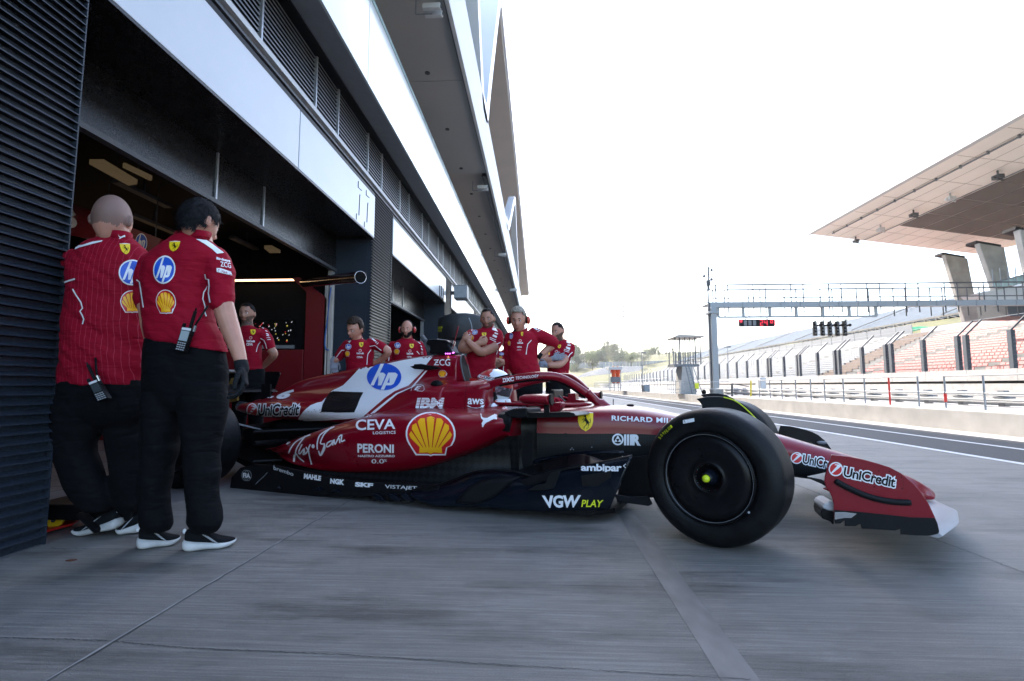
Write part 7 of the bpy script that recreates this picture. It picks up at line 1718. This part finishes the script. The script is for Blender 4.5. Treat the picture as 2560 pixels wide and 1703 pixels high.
def deco2(d):
    shield_logo(d, cq(H1, 895, 455, 978, 455, 955, 532, 888, 530)); hp_logo(d, cq(H1, 778, 578, 935, 572, 925, 768, 772, 775), True); shell_logo(d, cq(H1, 785, 826, 940, 826, 945, 1020, 790, 1020))
    d.poly([H1(*p) for p in ((1098, 436), (1170, 438), (1230, 478), (1315, 542), (1262, 550), (1225, 515), (1160, 470))], 'd_white')
    d.strip([H1(*p) for p in ((1172, 708), (1180, 745), (1200, 750), (1205, 800), (1200, 860), (1212, 930))], 3.0, 'd_white'); d.strip([H1(*p) for p in ((1190, 800), (1155, 850), (1148, 900), (1165, 960), (1165, 1010), (1175, 1038))], 3.0, 'd_white')
    d.strip([H1(*p) for p in ((635, 752), (660, 770), (672, 850), (690, 970))], 3.0, 'd_white')
    d.text('Birdseye', cq(H1, 1258, 576, 1362, 596, 1362, 622, 1258, 600), 'd_white', .04); d.text('ZCG', cq(H1, 1286, 610, 1366, 622, 1370, 664, 1290, 648), 'd_white', .01)
    d.poly([H1(*p) for p in ((1260, 660), (1290, 662), (1370, 690), (1378, 718), (1262, 690))], 'd_white'); d.text('PIRELLI', cq(H1, 1272, 668, 1372, 696, 1374, 714, 1272, 688), 'd_darkred', .04)
torso_deco(p2, sh2, deco2)
colr = [o for o in p2.children if o.name.startswith('collar')][0]
torso_deco(p2, colr, lambda d: d.shape(PUMA, cbox(H1, 958, 385, 1008, 418), 'd_white'), 'cat_emblem', .002)
# ---------------------------------------------------------------- near man, left one
D = 2.84
p1 = person(H2, 440, 1300, D, 'person seen from behind in a pinstriped crimson polo, shaved head, next to the louvred pillar')
bm = B_()
rings(bm, H1, D, [(370, 560, 400), (330, 610, 440), (215, 680, 495), (140, 730, 560), (118, 752, 640), (125, 765, 740), (118, 755, 880), (112, 745, 1000), (104, 740, 1120), (98, 735, 1250), (86, 728, 1380), (70, 715, 1490), (60, 706, 1575)],
      [.06, .075, .10, .12, .14, .15, .155, .16, .168, .172, .17, .162, .155], e=2.2)
limb(bm, H1, D, [(140, 600, .02, .062), (115, 680, .06, .060), (112, 745, .09, .056), (112, 760, .10, .055)])
limb(bm, H1, D, [(735, 620, .02, .062), (760, 760, .0, .058)])
sh1 = fuse('shirt', bm, M['shirtpin'], p1, .007, 4, .009, 11)
bm = B_(); HM1 = headframe(H1, 440, 282, D, 180 + 14, 16, 0, 1.22, .96); head(bm, HM1)
rings(bm, H1, D, [(335, 560, 360), (335, 565, 430), (280, 620, 520), (200, 700, 700), (200, 700, 1000)], [.055, .06, .08, .10, .10])
limb(bm, H1, D, [(140, 620, .02, .04), (112, 770, .10, .047), (105, 900, .16, .044), (200, 960, .34, .036), (300, 960, .42, .03)])
hand(bm, onD(H1(300, 960), D + .42), _rt, _fh * -1, 1, 25, 1.0)
body1 = fuse('body', bm, M['skin'], p1, .005, 3)
hp1 = hair_pred(.35, -.10, -.55)
paint(body1, HM1, hp1, M['stubble']); face(HM1, p1)
collar(p1, H1, D, [(600, 470, .05), (590, 445, -.01), (540, 428, -.055), (460, 420, -.075), (390, 428, -.06), (345, 445, -.02), (335, 465, .05)], .042)
bm = B_()
rings(bm, H2, D, [(122, 742, 150), (110, 745, 230), (85, 740, 340), (70, 725, 420), (130, 670, 490)], [.15, .15, .14, .12, .08])
rings(bm, H2, D - .02, [(90, 440, 250), (62, 438, 360), (52, 430, 430), (44, 405, 520), (42, 345, 620), (52, 345, 700), (85, 385, 790), (118, 412, 870), (150, 438, 960), (195, 468, 1040), (250, 458, 1100), (290, 445, 1140)], [.10, .12, .115, .105, .098, .094, .09, .088, .084, .078, .07, .05], e=2.1)
rings(bm, H2, D + .05, [(430, 720, 250), (425, 735, 360), (440, 732, 430), (452, 728, 520), (465, 728, 640), (485, 722, 760), (495, 712, 880), (480, 705, 990), (510, 700, 1080), (550, 690, 1140)], [.10, .12, .115, .105, .10, .092, .088, .082, .076, .05], e=2.1)
tr1 = fuse('trousers', bm, M['trouser'], p1, .009, 4, .0055, 19)
shoe(p1, g_(545, 1325), g_(195, 1318), 12); shoe(p1, g_(712, 1300), g_(515, 1312), 3)
def deco1(d):
    shield_logo(d, cq(H1, 500, 472, 580, 474, 582, 558, 515, 550)); hp_logo(d, cq(H1, 503, 606, 690, 606, 690, 785, 503, 785), True); shell_logo(d, cbox(H1, 505, 832, 690, 1012))
    d.poly([H1(*p) for p in ((128, 515), (150, 488), (210, 480), (290, 455), (368, 445), (360, 455), (270, 478), (190, 500), (140, 522))], 'd_white')
    d.strip([H1(*p) for p in ((70, 772), (110, 758), (153, 746))], 4, 'd_white'); d.strip([H1(*p) for p in ((135, 825), (160, 870), (200, 930), (212, 975), (192, 1000), (210, 1030), (222, 1060), (212, 1100))], 3.2, 'd_white')
torso_deco(p1, sh1, deco1)
colr = [o for o in p1.children if o.name.startswith('collar')][0]
torso_deco(p1, colr, lambda d: d.shape(PUMA, cbox(H1, 490, 400, 542, 438), 'd_white'), 'cat_emblem', .002)
# hand held radios clipped on their belts
def radio(C, q, D0, label, tilt, scr):
    tl, tr, br, bl = [onD(C(*p), D0) for p in q]; e = empty('handheld_radio', (bl + br) / 2, label, 'radio', 'radios clipped on belts')
    bm = B_(); rr = [[a + _fh * t for a in (tl, tr, br, bl)] for t in (.0, .03)]; loftrings(bm, rr); bmesh.ops.recalc_face_normals(bm, faces=bm.faces); mesh_obj('case', bm, M['black'], e, world=True, bevel=.004)
    L = lambda a, b, t: a + (b - a) * t
    def patch(x0, y0, x1, y1, name, m): bm = B_(); P = [L(L(tl, tr, x), L(bl, br, x), y) - _fh * .0012 for x, y in ((x0, y0), (x1, y0), (x1, y1), (x0, y1))]; prism(bm, [tuple(v) for v in P], tuple(_fh * .002)); return mesh_obj(name, bm, M[m], e, world=True)
    patch(.08, .02, .95, .12, 'badge_strip', 'd_white'); patch(.1, .15, .9, .56, 'screen', scr)
    for r in range(4):
        for c in range(4): patch(.1 + .21 * c, .62 + .09 * r, .25 + .21 * c, .67 + .09 * r, 'key', 'd_grey')
    bm = B_(); a = L(tl, tr, .85); up = (tl - bl).normalized(); bar(bm, a, a + up * .085, .008, 8); bar(bm, a + up * .085, a + up * .10, .004, 6); b = L(tl, tr, .2); bar(bm, b, b + up * .018, .008, 8); mesh_obj('antenna', bm, M['black'], e, world=True)
    bm = B_(); a = L(tl, tr, 1.25) + up * .02; tube(bm, smoothpts([a - up * .06, a - up * .02, a, a + up * .03 + _rt * .01, a + up * .10 + _rt * .012 + _fh * .03], 4), .005, 8); mesh_obj('cable', bm, M['black'], e, world=True, smooth=True)
    bm = B_(); bar(bm, a - up * .035, a - up * .005, .0075, 8); mesh_obj('connector', bm, M['steel'], e, world=True); return e
M['screen'] = mat('pale_screen', (.35, .40, .42), .15); M['screen2'] = mat('dark_screen', (.05, .06, .065), .12)
radio(H1, ((985, 1118), (1066, 1130), (1005, 1322), (928, 1305)), 2.62 - .165, 'black radio with a pale screen clipped at the back of the man with the glove', 0, 'screen')
radio(H2, ((300, 172), (365, 145), (455, 290), (372, 318)), 2.84 - .20, 'black radio with a dark screen on the belt of the man with the shaved head', 0, 'screen2')
# ---------------------------------------------------------------- the others, all standing and facing the camera
def chest(d, C, sh=None, hp=None, sl=None, bank=None, cv=None, pipes=(), white=(), marks=()):
    if sh: shield_logo(d, cbox(C, *sh), False)
    if hp: hp_logo(d, cq(C, *hp) if len(hp) == 8 else cbox(C, *hp), True)
    if sl: shell_logo(d, cbox(C, *sl), False)
    if bank: d.poly(circ(*C((bank[0] + bank[2]) / 2, bank[1]), 3.6, 3.6, 14), 'd_white'); d.poly(circ(*C((bank[0] + bank[2]) / 2, bank[1]), 2.8, 2.8, 14), 'd_red', .001); d.text('UniCredit', cbox(C, bank[0], bank[2 + 1] - (bank[3] - bank[1]) * .5, bank[2], bank[3]), 'd_white', .06)
    if cv: d.text('CEVA', cbox(C, *cv), 'd_white', .04)
    for p in pipes: d.strip([C(*q) for q in p], 1.7, 'd_white')
    for p in white: d.poly([C(*q) for q in p], 'd_white')
    for x0, y0, x1, y1, w_ in marks: d.strip([C(x0, y0), C(x1, y1)], w_, 'd_white')
def crew(C, D0, label, torso, th, sleeves, arms, hd, hair, beard=None, skin='skin', hands=(), neck=None, legs_=None, deco=None, col=None, defend=None, voxel=.009, hairc='hairdark', hairoff=.006, mic=False, gloves=(), seed=1, wr=.005, long=None):
    rt_ = person(C, (torso[-1][0] + torso[-1][1]) / 2, torso[-1][2], D0, label)
    bm = B_(); rings(bm, C, D0, torso, th, e=2.25)
    for s in sleeves: limb(bm, C, D0, s)
    shirt = fuse('shirt', bm, M['shirt'], rt_, voxel, 3, wr, seed)
    bm = B_(); HM = headframe(C, hd[0], hd[1], D0 + (hd[6] if len(hd) > 6 else 0), hd[2], hd[3], hd[4], hd[5]); head(bm, HM)
    nb = torso[0]; hc = HM.translation
    sp_ = onD(C((nb[0] + nb[1]) / 2, nb[2] + 60), D0); tube(bm, [hc + Vector((0, 0, -.03)), (hc + sp_) / 2 + Vector((0, 0, -.03)), sp_, sp_ + Vector((0, 0, -.25))], [.055, .056, .07, .09], 14)
    for a in arms: limb(bm, C, D0, a)
    for (w_, d_, n_, sd, cu) in hands: hand(bm, onD(C(w_[0], w_[1]), D0 + w_[2]), d_, n_, sd, cu, 1.0)
    for a in arms: tube(bm, [onD(C(a[0][0], a[0][1]), D0 + a[0][2]), sp_ + Vector((0, 0, -.12))], [.04, .05], 10)
    bd_ = fuse('body', bm, M[skin], rt_, .0065, 2)
    for (pts, w_, d_, n_, sd, cu) in gloves:
        bm = B_(); limb(bm, C, D0, pts); hand(bm, onD(C(w_[0], w_[1]), D0 + w_[2]), d_, n_, sd, cu, 1.1); fuse('glove', bm, M['gloveg'], rt_, .006, 2)
    if hair: shell('hair', HM, hair, hairoff, M[hairc], rt_, .004 if not callable(hairoff) else .007); strands('hair_strands', HM, hair, 900, .016, M[hairc], rt_, seed, .008, .0011)
    if beard == 1: paint(bd_, HM, lambda x, y, z: beard_pred(x, y, z) or stache(x, y, z), M['stub2'])
    if beard == 2: shell('beard', HM, beard_pred, .008, M['hairdark'], rt_, .002); shell('moustache', HM, stache, .004, M['hairdark'], rt_)
    face(HM, rt_, hairc if hairc != 'hairgrey' else 'hairbrown')
    if col: collar(rt_, C, D0, col, .03)
    if defend: defenders(HM, rt_, defend, mic)
    if deco: torso_deco(rt_, shirt, deco, L=4)
    if legs_ is not None: legs(rt_, C, D0, *legs_)
    return rt_, shirt, HM
DN = Vector((0, 0, -1))
# man inside the garage
crew(H5, 5.6, 'person with short dark hair standing in the garage, hands behind his back',
     [(345, 500, 520), (320, 560, 565), (300, 700, 605), (262, 740, 660), (255, 690, 740), (262, 655, 850), (262, 650, 950), (258, 655, 1100), (250, 668, 1320)], [.05, .075, .10, .12, .125, .125, .12, .115, .115],
     [[(700, 660, .02, .062), (770, 780, .02, .066), (812, 905, .02, .062)], [(300, 660, .02, .06), (230, 900, .02, .06)]],
     [[(710, 680, .02, .04), (820, 920, .02, .05), (885, 1040, .03, .046), (800, 1150, .10, .038), (710, 1250, .16, .03)], [(300, 680, .02, .04), (230, 920, .02, .048), (210, 1050, .05, .045), (330, 1250, .16, .03)]],
     (413, 318, 4, 4, 0, .99), hair_pred(.66, .02, -.45), 1, 'skindark', hands=[((700, 1262, .17), -_rt, _fh, 1, 20)],
     legs_=(455, 1330, .17), col=[(510, 560, -.0), (470, 575, -.06), (400, 600, -.09), (330, 570, -.06), (320, 545, 0)], seed=4,
     deco=lambda d: chest(d, H5, sh=(475, 600, 560, 692), bank=(405, 745, 548, 825), cv=(400, 838, 512, 885), pipes=[[(648, 815), (605, 870), (585, 930), (572, 998)], [(650, 755), (715, 790), (745, 860), (765, 940)]], white=[[(575, 505), (600, 512), (715, 580), (700, 588)]], marks=[(735, 620, 770, 635, 1.6), (750, 670, 795, 690, 2), (755, 700, 800, 715, 2), (760, 745, 820, 745, 1), (770, 780, 830, 775, 1.4)]))
# young man with a grey glove
crew(H4, 5.75, 'person with tousled brown hair looking down, wearing one grey glove',
     [(590, 760, 600), (540, 790, 630), (470, 900, 665), (420, 965, 720), (395, 960, 800), (395, 985, 880), (420, 978, 980), (440, 955, 1080), (450, 940, 1180), (440, 950, 1350)], [.05, .075, .10, .115, .12, .12, .115, .11, .11, .11],
     [[(930, 700, .0, .066), (1060, 740, -.02, .064), (1165, 800, -.04, .060)], [(455, 735, .0, .060), (370, 850, .0, .058), (285, 965, .0, .050)]],
     [[(930, 700, 0, .04), (1160, 790, -.04, .050), (1250, 860, -.05, .046), (1160, 990, .0, .038), (1000, 1090, .04, .030)], [(455, 735, 0, .04), (290, 960, 0, .040), (250, 1010, -.02, .034), (200, 1030, -.02, .030)]],
     (615, 420, -26, 20, -6, 1.03, -.06), lambda x, y, z: (z > .60 if y > .2 else (z > .05 if y > -.1 else z > -.45)), None, 'skin', hands=[((1000, 1092, .05), -_rt + DN * .3, _fh, 1, 20)],
     gloves=[([(205, 1000, -.02, .032), (180, 1035, -.02, .034)], (185, 1030, -.02), DN * 1 + _rt * .12, _fh - _rt * .5, 1, 14)],
     legs_=(690, 1350, .17), col=[(760, 600, .0), (735, 650, -.06), (640, 690, -.09), (570, 650, -.05), (560, 615, 0)], seed=8, hairc='hairbrown', hairoff=lambda d: .008 + .020 * max(0, d.z),
     deco=lambda d: chest(d, H4, sh=(694, 678, 772, 772), hp=(428, 712, 540, 712, 530, 812, 428, 812), sl=(415, 842, 510, 955), bank=(640, 838, 780, 908), cv=(645, 950, 762, 985), pipes=[[(918, 825), (860, 905), (848, 1000), (840, 1115)], [(895, 755), (1005, 738), (1065, 790), (1130, 835)], [(408, 832), (350, 832), (295, 900), (245, 970)]], white=[[(785, 560), (820, 565), (935, 590), (930, 598), (850, 595)], [(470, 660), (535, 645), (500, 690), (490, 675)]], marks=[(940, 605, 990, 635, 3), (975, 640, 1020, 655, 2.4), (1010, 690, 1040, 665, 1.4), (1035, 715, 1070, 685, 1.4)]))
# bald bearded man with red ear defenders
crew(H4, 6.7, 'bald person with a dark full beard and bright red ear defenders',
     [(1560, 1720, 590), (1530, 1750, 610), (1430, 1800, 645), (1340, 1880, 700), (1330, 1900, 800), (1340, 1900, 900), (1345, 1900, 1000), (1340, 1900, 1150)], [.05, .075, .10, .12, .125, .125, .12, .12],
     [[(1360, 740, 0, .062), (1310, 850, 0, .06), (1270, 1000, 0, .056)], [(1870, 740, 0, .062), (1925, 850, 0, .06), (1945, 960, 0, .056)]],
     [[(1360, 760, 0, .04), (1270, 1010, 0, .046), (1260, 1120, 0, .04), (1290, 1250, -.05, .03)], [(1870, 760, 0, .04), (1945, 980, 0, .046), (1950, 1120, 0, .04), (1920, 1250, -.05, .03)]],
     (1632, 418, -2, 8, 0, .97, -.04), None, 2, 'skin', legs_=(1620, 1150, .18), hands=[((1290, 1250, -.05), DN, -_rt, 1, 25), ((1920, 1250, -.05), DN, _rt, 1, 25)],
     col=[(1740, 600, .0), (1705, 650, -.07), (1625, 680, -.10), (1545, 645, -.07), (1520, 610, 0)], defend='defred', seed=13,
     deco=lambda d: chest(d, H4, sh=(1680, 706, 1762, 792), hp=(1392, 685, 1500, 785), sl=(1378, 802, 1485, 910), bank=(1625, 845, 1750, 915), cv=(1630, 945, 1720, 975), pipes=[[(1330, 862), (1290, 885), (1268, 1040)], [(1820, 850), (1875, 912)]], white=[[(1740, 610), (1760, 610), (1895, 695), (1895, 712), (1830, 665)]], marks=[(1900, 740, 1920, 770, 2), (1910, 790, 1935, 830, 2.4), (1905, 870, 1945, 870, 1.2), (1905, 905, 1950, 905, 1.2)]))
# man with folded arms
crew(H3, 5.75, 'heavily built person with folded bare arms standing in front of the covered tyre stack',
     [(490, 640, 545), (450, 690, 575), (350, 750, 610), (270, 780, 670), (235, 765, 760), (225, 755, 880), (205, 745, 1000), (175, 715, 1120), (150, 705, 1250), (122, 700, 1400), (110, 640, 1470)], [.055, .08, .115, .135, .15, .16, .175, .19, .20, .19, .18],
     [[(280, 690, 0, .064), (215, 740, -.05, .062), (190, 770, -.07, .056)], [(735, 690, 0, .070), (735, 800, -.03, .070), (690, 895, -.07, .064)]],
     [[(280, 690, 0, .04), (175, 790, -.07, .050), (105, 930, -.10, .047), (200, 955, -.19, .044), (330, 890, -.24, .036), (400, 840, -.25, .030)], [(735, 700, 0, .04), (680, 900, -.09, .056), (500, 985, -.19, .054), (420, 990, -.24, .052), (310, 900, -.27, .042), (225, 820, -.27, .034)]],
     (562, 412, -10, 10, 2, .99, -.04), hair_pred(.72, .10, -.40), 1, 'skindark', hands=[((395, 845, -.25), _rt * .8 + Vector((0, 0, .25)), _fh, 1, 75), ((232, 825, -.26), -_rt * .3 + Vector((0, 0, .5)), _fh, -1, 60)],
     legs_=(400, 1450, .20), col=[(680, 540, .0), (640, 600, -.08), (560, 640, -.11), (470, 600, -.08), (455, 560, 0)], seed=21, hairoff=.006,
     deco=lambda d: chest(d, H3, sh=(462, 655, 540, 722), hp=(300, 612, 390, 612, 375, 690, 285, 690), sl=(248, 700, 322, 790), pipes=[[(548, 735), (520, 790), (500, 840)], [(790, 828), (735, 855), (665, 970)], [(250, 675), (215, 720), (190, 775)], [(545, 1000), (520, 1075)], [(715, 925), (735, 990), (715, 1040)]], white=[[(640, 590), (665, 555), (700, 580), (745, 640), (650, 608)]], marks=[(685, 660, 745, 680, 3), (655, 700, 725, 735, 5), (600, 740, 715, 785, 1.4), (600, 765, 710, 820, 1.6), (350, 575, 420, 560, 2), (270, 620, 310, 600, 2)]))
# man half hidden behind
crew(H3, 9.0, 'person half hidden between the two bigger men, arms folded',
     [(860, 950, 950), (840, 980, 965), (790, 1040, 995), (750, 1060, 1040), (745, 1050, 1120), (750, 1040, 1250), (745, 1040, 1400)], [.05, .08, .11, .12, .13, .13, .13],
     [[(775, 1040, 0, .06), (755, 1100, -.03, .06)], [(1030, 1040, 0, .06), (1040, 1110, -.03, .06)]],
     [[(775, 1050, 0, .04), (745, 1160, -.06, .045), (735, 1230, -.10, .045), (830, 1200, -.2, .04), (920, 1150, -.22, .03)], [(1030, 1050, 0, .04), (1030, 1160, -.1, .045), (900, 1180, -.2, .04), (780, 1140, -.22, .03)]],
     (905, 850, 10, 0, 0, 1.0), hair_pred(.7, .1, -.3), None, 'skin', legs_=(900, 1400, .17), seed=30, voxel=.012, hairc='hairbrown', hairoff=.003,
     hands=[((920, 1150, -.22), _rt, _fh, 1, 20), ((780, 1140, -.22), -_rt, _fh, 1, 40)],
     deco=lambda d: chest(d, H3, hp=(778, 1010, 850, 1060), sl=(768, 1070, 830, 1112), pipes=[[(848, 1245), (842, 1390)]]))
# grey haired man, hand on hip
crew(H3, 5.35, 'grey haired person with orange ear defenders and microphone, hand on his hip',
     [(1060, 1230, 590), (1020, 1290, 625), (960, 1400, 665), (925, 1460, 740), (918, 1465, 850), (915, 1460, 980), (912, 1455, 1100), (915, 1480, 1220), (945, 1500, 1320), (1000, 1500, 1400)], [.06, .085, .12, .14, .15, .155, .16, .16, .155, .15],
     [[(1400, 680, 0, .078), (1520, 720, -.0, .074), (1650, 780, .0, .068), (1735, 835, .02, .062), (1700, 880, .04, .050)], [(960, 740, 0, .06), (945, 900, .0, .06), (945, 1100, 0, .052), (955, 1250, 0, .045)]],
     [[(1400, 680, 0, .04), (1720, 835, .02, .044), (1660, 920, .02, .042), (1560, 1010, .0, .036), (1490, 1080, -.01, .030)], [(960, 740, 0, .04), (955, 1260, 0, .03), (960, 1330, -.02, .026)]],
     (1108, 424, -10, 16, 0, 1.06, -.07), hair_pred(.66, .10, -.40), None, 'skin', hands=[((1478, 1095, -.01), DN * 1.0 - _rt * .35, -_rt + _fh * .2, 1, 40), ((960, 1335, -.02), DN, _rt, 1, 30)],
     legs_=(1230, 1400, .19), col=[(1290, 590, .0), (1240, 640, -.08), (1130, 690, -.11), (1040, 640, -.08), (1020, 600, 0)], defend='deforange', mic=True, seed=33, hairc='hairgrey', hairoff=lambda d: .006 + .013 * max(0, d.z),
     deco=lambda d: chest(d, H3, sh=(1158, 645, 1196, 718), hp=(965, 668, 1020, 668, 1010, 762, 955, 762), sl=(925, 795, 978, 890), bank=(1095, 800, 1195, 852), cv=(1088, 898, 1175, 925), pipes=[[(1342, 788), (1278, 860), (1262, 940), (1248, 1045)]], marks=[(1090, 965, 1160, 962, .8), (1390, 575, 1440, 590, 3), (1420, 605, 1480, 600, 1.4), (1450, 635, 1510, 610, 1.4)]))
wt = onD(H3(1492, 1070), 5.33); bm = B_(); bar(bm, wt + Vector((-.018, 0, .012)), wt + Vector((.018, 0, -.012)), .038, 14); gr = [o for o in bpy.data.objects if o.get('label', '').startswith('grey haired person')][0]; mesh_obj('wristwatch', bm, M['black'], gr, world=True)
# bearded man at the right
crew(H3, 6.9, 'bearded person with cropped dark hair and grey gloves, rightmost of the crew',
     [(1830, 1940, 770), (1800, 1990, 800), (1740, 2030, 835), (1680, 2060, 890), (1650, 2060, 980), (1640, 2045, 1080), (1630, 2030, 1200), (1625, 2015, 1320), (1640, 2005, 1440)], [.05, .08, .11, .125, .13, .135, .135, .13, .13],
     [[(1700, 910, 0, .062), (1650, 1010, -.05, .060), (1620, 1070, -.08, .052)], [(2035, 920, 0, .066), (2020, 1020, -.04, .066), (1965, 1095, -.08, .060)]],
     [[(1700, 920, 0, .04), (1600, 1080, -.1, .045), (1520, 1150, -.14, .043), (1620, 1150, -.22, .038), (1740, 1110, -.24, .030)], [(2035, 930, 0, .04), (1950, 1110, -.1, .052), (1850, 1215, -.2, .050), (1760, 1230, -.24, .044), (1660, 1235, -.26, .034)]],
     (1812, 630, -38, 14, 2, 1.04, -.06), hair_pred(.70, .08, -.40), 1, 'skin',
     gloves=[([(1700, 1125, -.235, .034), (1750, 1105, -.24, .034)], (1730, 1112, -.24), _rt * .8 + Vector((0, 0, .15)), _fh, 1, 20), ([(1650, 1240, -.25, .034), (1610, 1240, -.25, .033)], (1625, 1238, -.25), -_rt * .6 + Vector((0, 0, .1)), _fh, -1, 45)],
     legs_=(1815, 1440, .17), col=[(1960, 790, .0), (1930, 840, -.07), (1860, 870, -.10), (1800, 830, -.07)], seed=41, hairoff=.004,
     deco=lambda d: chest(d, H3, sh=(1810, 870, 1870, 935), sl=(1635, 990, 1672, 1060), bank=(1745, 995, 1838, 1050), pipes=[[(2075, 1005), (2030, 1040), (1975, 1130)], [(1625, 1020), (1580, 1080)], [(2060, 1090), (2030, 1150), (2030, 1240)]], white=[[(1965, 815), (1985, 790), (2025, 845), (2030, 855), (1970, 835)]], marks=[(1985, 875, 2040, 880, 3), (1960, 915, 2030, 945, 5), (1925, 950, 2020, 980, 1.2), (1920, 975, 2015, 1005, 1.2)]))
# trousers emblems on the two men seen through the halo
# ---------------------------------------------------------------- driver in the cockpit
dr_ = empty('person', CM @ Vector((2.0, 0, .42)), 'driver sitting in the cockpit in red and white overalls and helmet', 'person')
toW = lambda u, v, w_: CM @ Vector((u, -v, w_))
bm = B_()
rr = []
for u, w_, a, b in ((2.02, .42, .14, .10), (1.99, .52, .17, .11), (1.98, .62, .19, .12), (1.99, .69, .17, .11), (2.0, .735, .10, .09)): rr.append([toW(u + b * math.sin(t), a * math.cos(t), w_) for t in [i * math.pi / 10 for i in range(20)]])
loftrings(bm, rr)
for s in (1, -1): tube(bm, smoothpts([toW(2.0, s * .17, .66), toW(2.12, s * .21, .58), toW(2.30, s * .20, .62), toW(2.44, s * .14, .72)], 4), [.065] * 5 + [.055] * 4 + [.045] * 4, 12)
ov = fuse('overalls', bm, M['carwhite'], dr_, .008, 3, .004, 3)
for s in (1, -1):
    bm = B_(); hand(bm, toW(2.43, s * .14, .715), hv * .9 + Vector((0, 0, .35)), Vector((0, 0, -1)), s, 42, 1.05); fuse('glove', bm, M['shirt'], dr_, .006, 2)
bm = B_(); rr = []
HC = toW(1.965, 0, .842); HMh = Matrix.Translation(HC) @ Matrix.Rotation(HEAD - math.pi / 2, 4, 'Z') @ Matrix.Rotation(R(-14), 4, 'X')
def hel(x, y, z):
    k = Vector((x * .132, y * .152, z * .138))
    if z < -.2: k.x *= 1 - .12 * (-z - .2); k.y += .012 * (y > 0) * (-z)
    if y < -.2 and z > -.1: k.y -= .05 * (-y - .2) * max(0, .6 - abs(z - .3)); 
    return HMh @ k
G = headgrid(48, 34); V = loftrings(bm, [[hel(*d) for d in row] for row in G]); bm.faces.ensure_lookup_table()
for j in range(len(G) - 1):
    for i in range(48):
        d = G[j][i]; f = bm.faces[j * 48 + i]
        if d[1] > .15 and -.38 < d[2] < .18 and abs(d[0]) < .93: f.material_index = 2
        elif d[2] < -.38 or (d[2] > .55 and d[1] > -.2) or (.35 < d[2] < .45 and d[1] < .2): f.material_index = 1
helm = mesh_obj('helmet', bm, [M['defred'], M['carwhite'], mat('iridescent_visor', (.30, .26, .30), .08, .8)], dr_, world=True, smooth=True)
bm = B_(); P = [hel(s_, -.75, .1) for s_ in (-.5, 0, .5)]; prism(bm, [toW(1.84, .06, .90), toW(1.755, .055, .905), toW(1.76, .055, .86), toW(1.84, .06, .84)], tuple((toW(0, -.07, 0) - toW(0, .07, 0)))); o = mesh_obj('helmet_spoiler', bm, M['defred'], helm, bevel=0); o.data.transform(Matrix.Translation(-dr_.location))
bm = B_(); sphere(bm, hel(.98, .0, -.18), .014, 12, 8, (1, 1, 1)); o = mesh_obj('visor_pivot', bm, M['black'], helm); o.data.transform(Matrix.Translation(-dr_.location))
Dd = Deco(dr_, bvh_of(helm), .002, 6); ball_logo(Dd, cbox(H6, 395, 312, 475, 366)); Dd.text('UniCredit', cq(H6, 478, 315, 790, 360, 790, 415, 478, 372), 'd_black', .03, .1, .95, 'd_white', .08)
Dd.strip([H6(*p) for p in ((215, 330), (235, 400), (270, 440))], 2.6, 'd_white'); Dd.strip([H6(*p) for p in ((250, 340), (400, 385), (540, 430))], 1.2, 'd_white'); Dd.build('helmet_lettering', helm)
Dd = Deco(dr_, bvh_of(ov), .003, 6)
Dd.strip([H6(*p) for p in ((545, 690), (600, 720), (700, 810), (730, 800), (735, 760))], 1.6, 'd_red'); Dd.strip([H6(*p) for p in ((620, 790), (700, 830), (800, 860))], 1.6, 'd_red'); Dd.strip([H6(*p) for p in ((890, 800), (910, 880))], 1.8, 'd_red'); Dd.build('piping', ov)
# ------------------------------------------------------------------ emblems that need the projector
e, bnn = BANNER
D2 = Deco(e, bvh_of(bnn), .003, 40); D2.text('16', cq(CH1, 20, 175, 170, 215, 165, 355, 10, 320), 'd_white', .08); hp_logo(D2, cbox(CH1, 628, 396, 712, 530), True); D2.build('banner_print', bnn)
e, st_ = STACK
D2 = Deco(e, bvh_of(*st_), .004, 10); D2.text('MEDIUM', cq(CDD, 1012, 268, 1062, 262, 1062, 282, 1012, 290), 'd_lime', .02); D2.text('NUOVO', cq(CDD, 1012, 294, 1056, 288, 1056, 308, 1012, 314), 'd_lime', .02); D2.build('lettering', e)
# ------------------------------------------------------------------ warm morning haze over the circuit
bm = B_(); box(bm, -130, 330, -60, 640, -1.2, 130)
hz = bpy.data.materials.new('haze'); hz.use_nodes = True; t = hz.node_tree; t.nodes.clear()
pv = t.nodes.new('ShaderNodeVolumePrincipled'); pv.inputs['Color'].default_value = (.95, .95, .95, 1); pv.inputs['Density'].default_value = .00032; pv.inputs['Anisotropy'].default_value = .4
ou = t.nodes.new('ShaderNodeOutputMaterial'); t.links.new(pv.outputs[0], ou.inputs['Volume'])
o = mesh_obj('haze', bm, hz); o['kind'] = 'stuff'
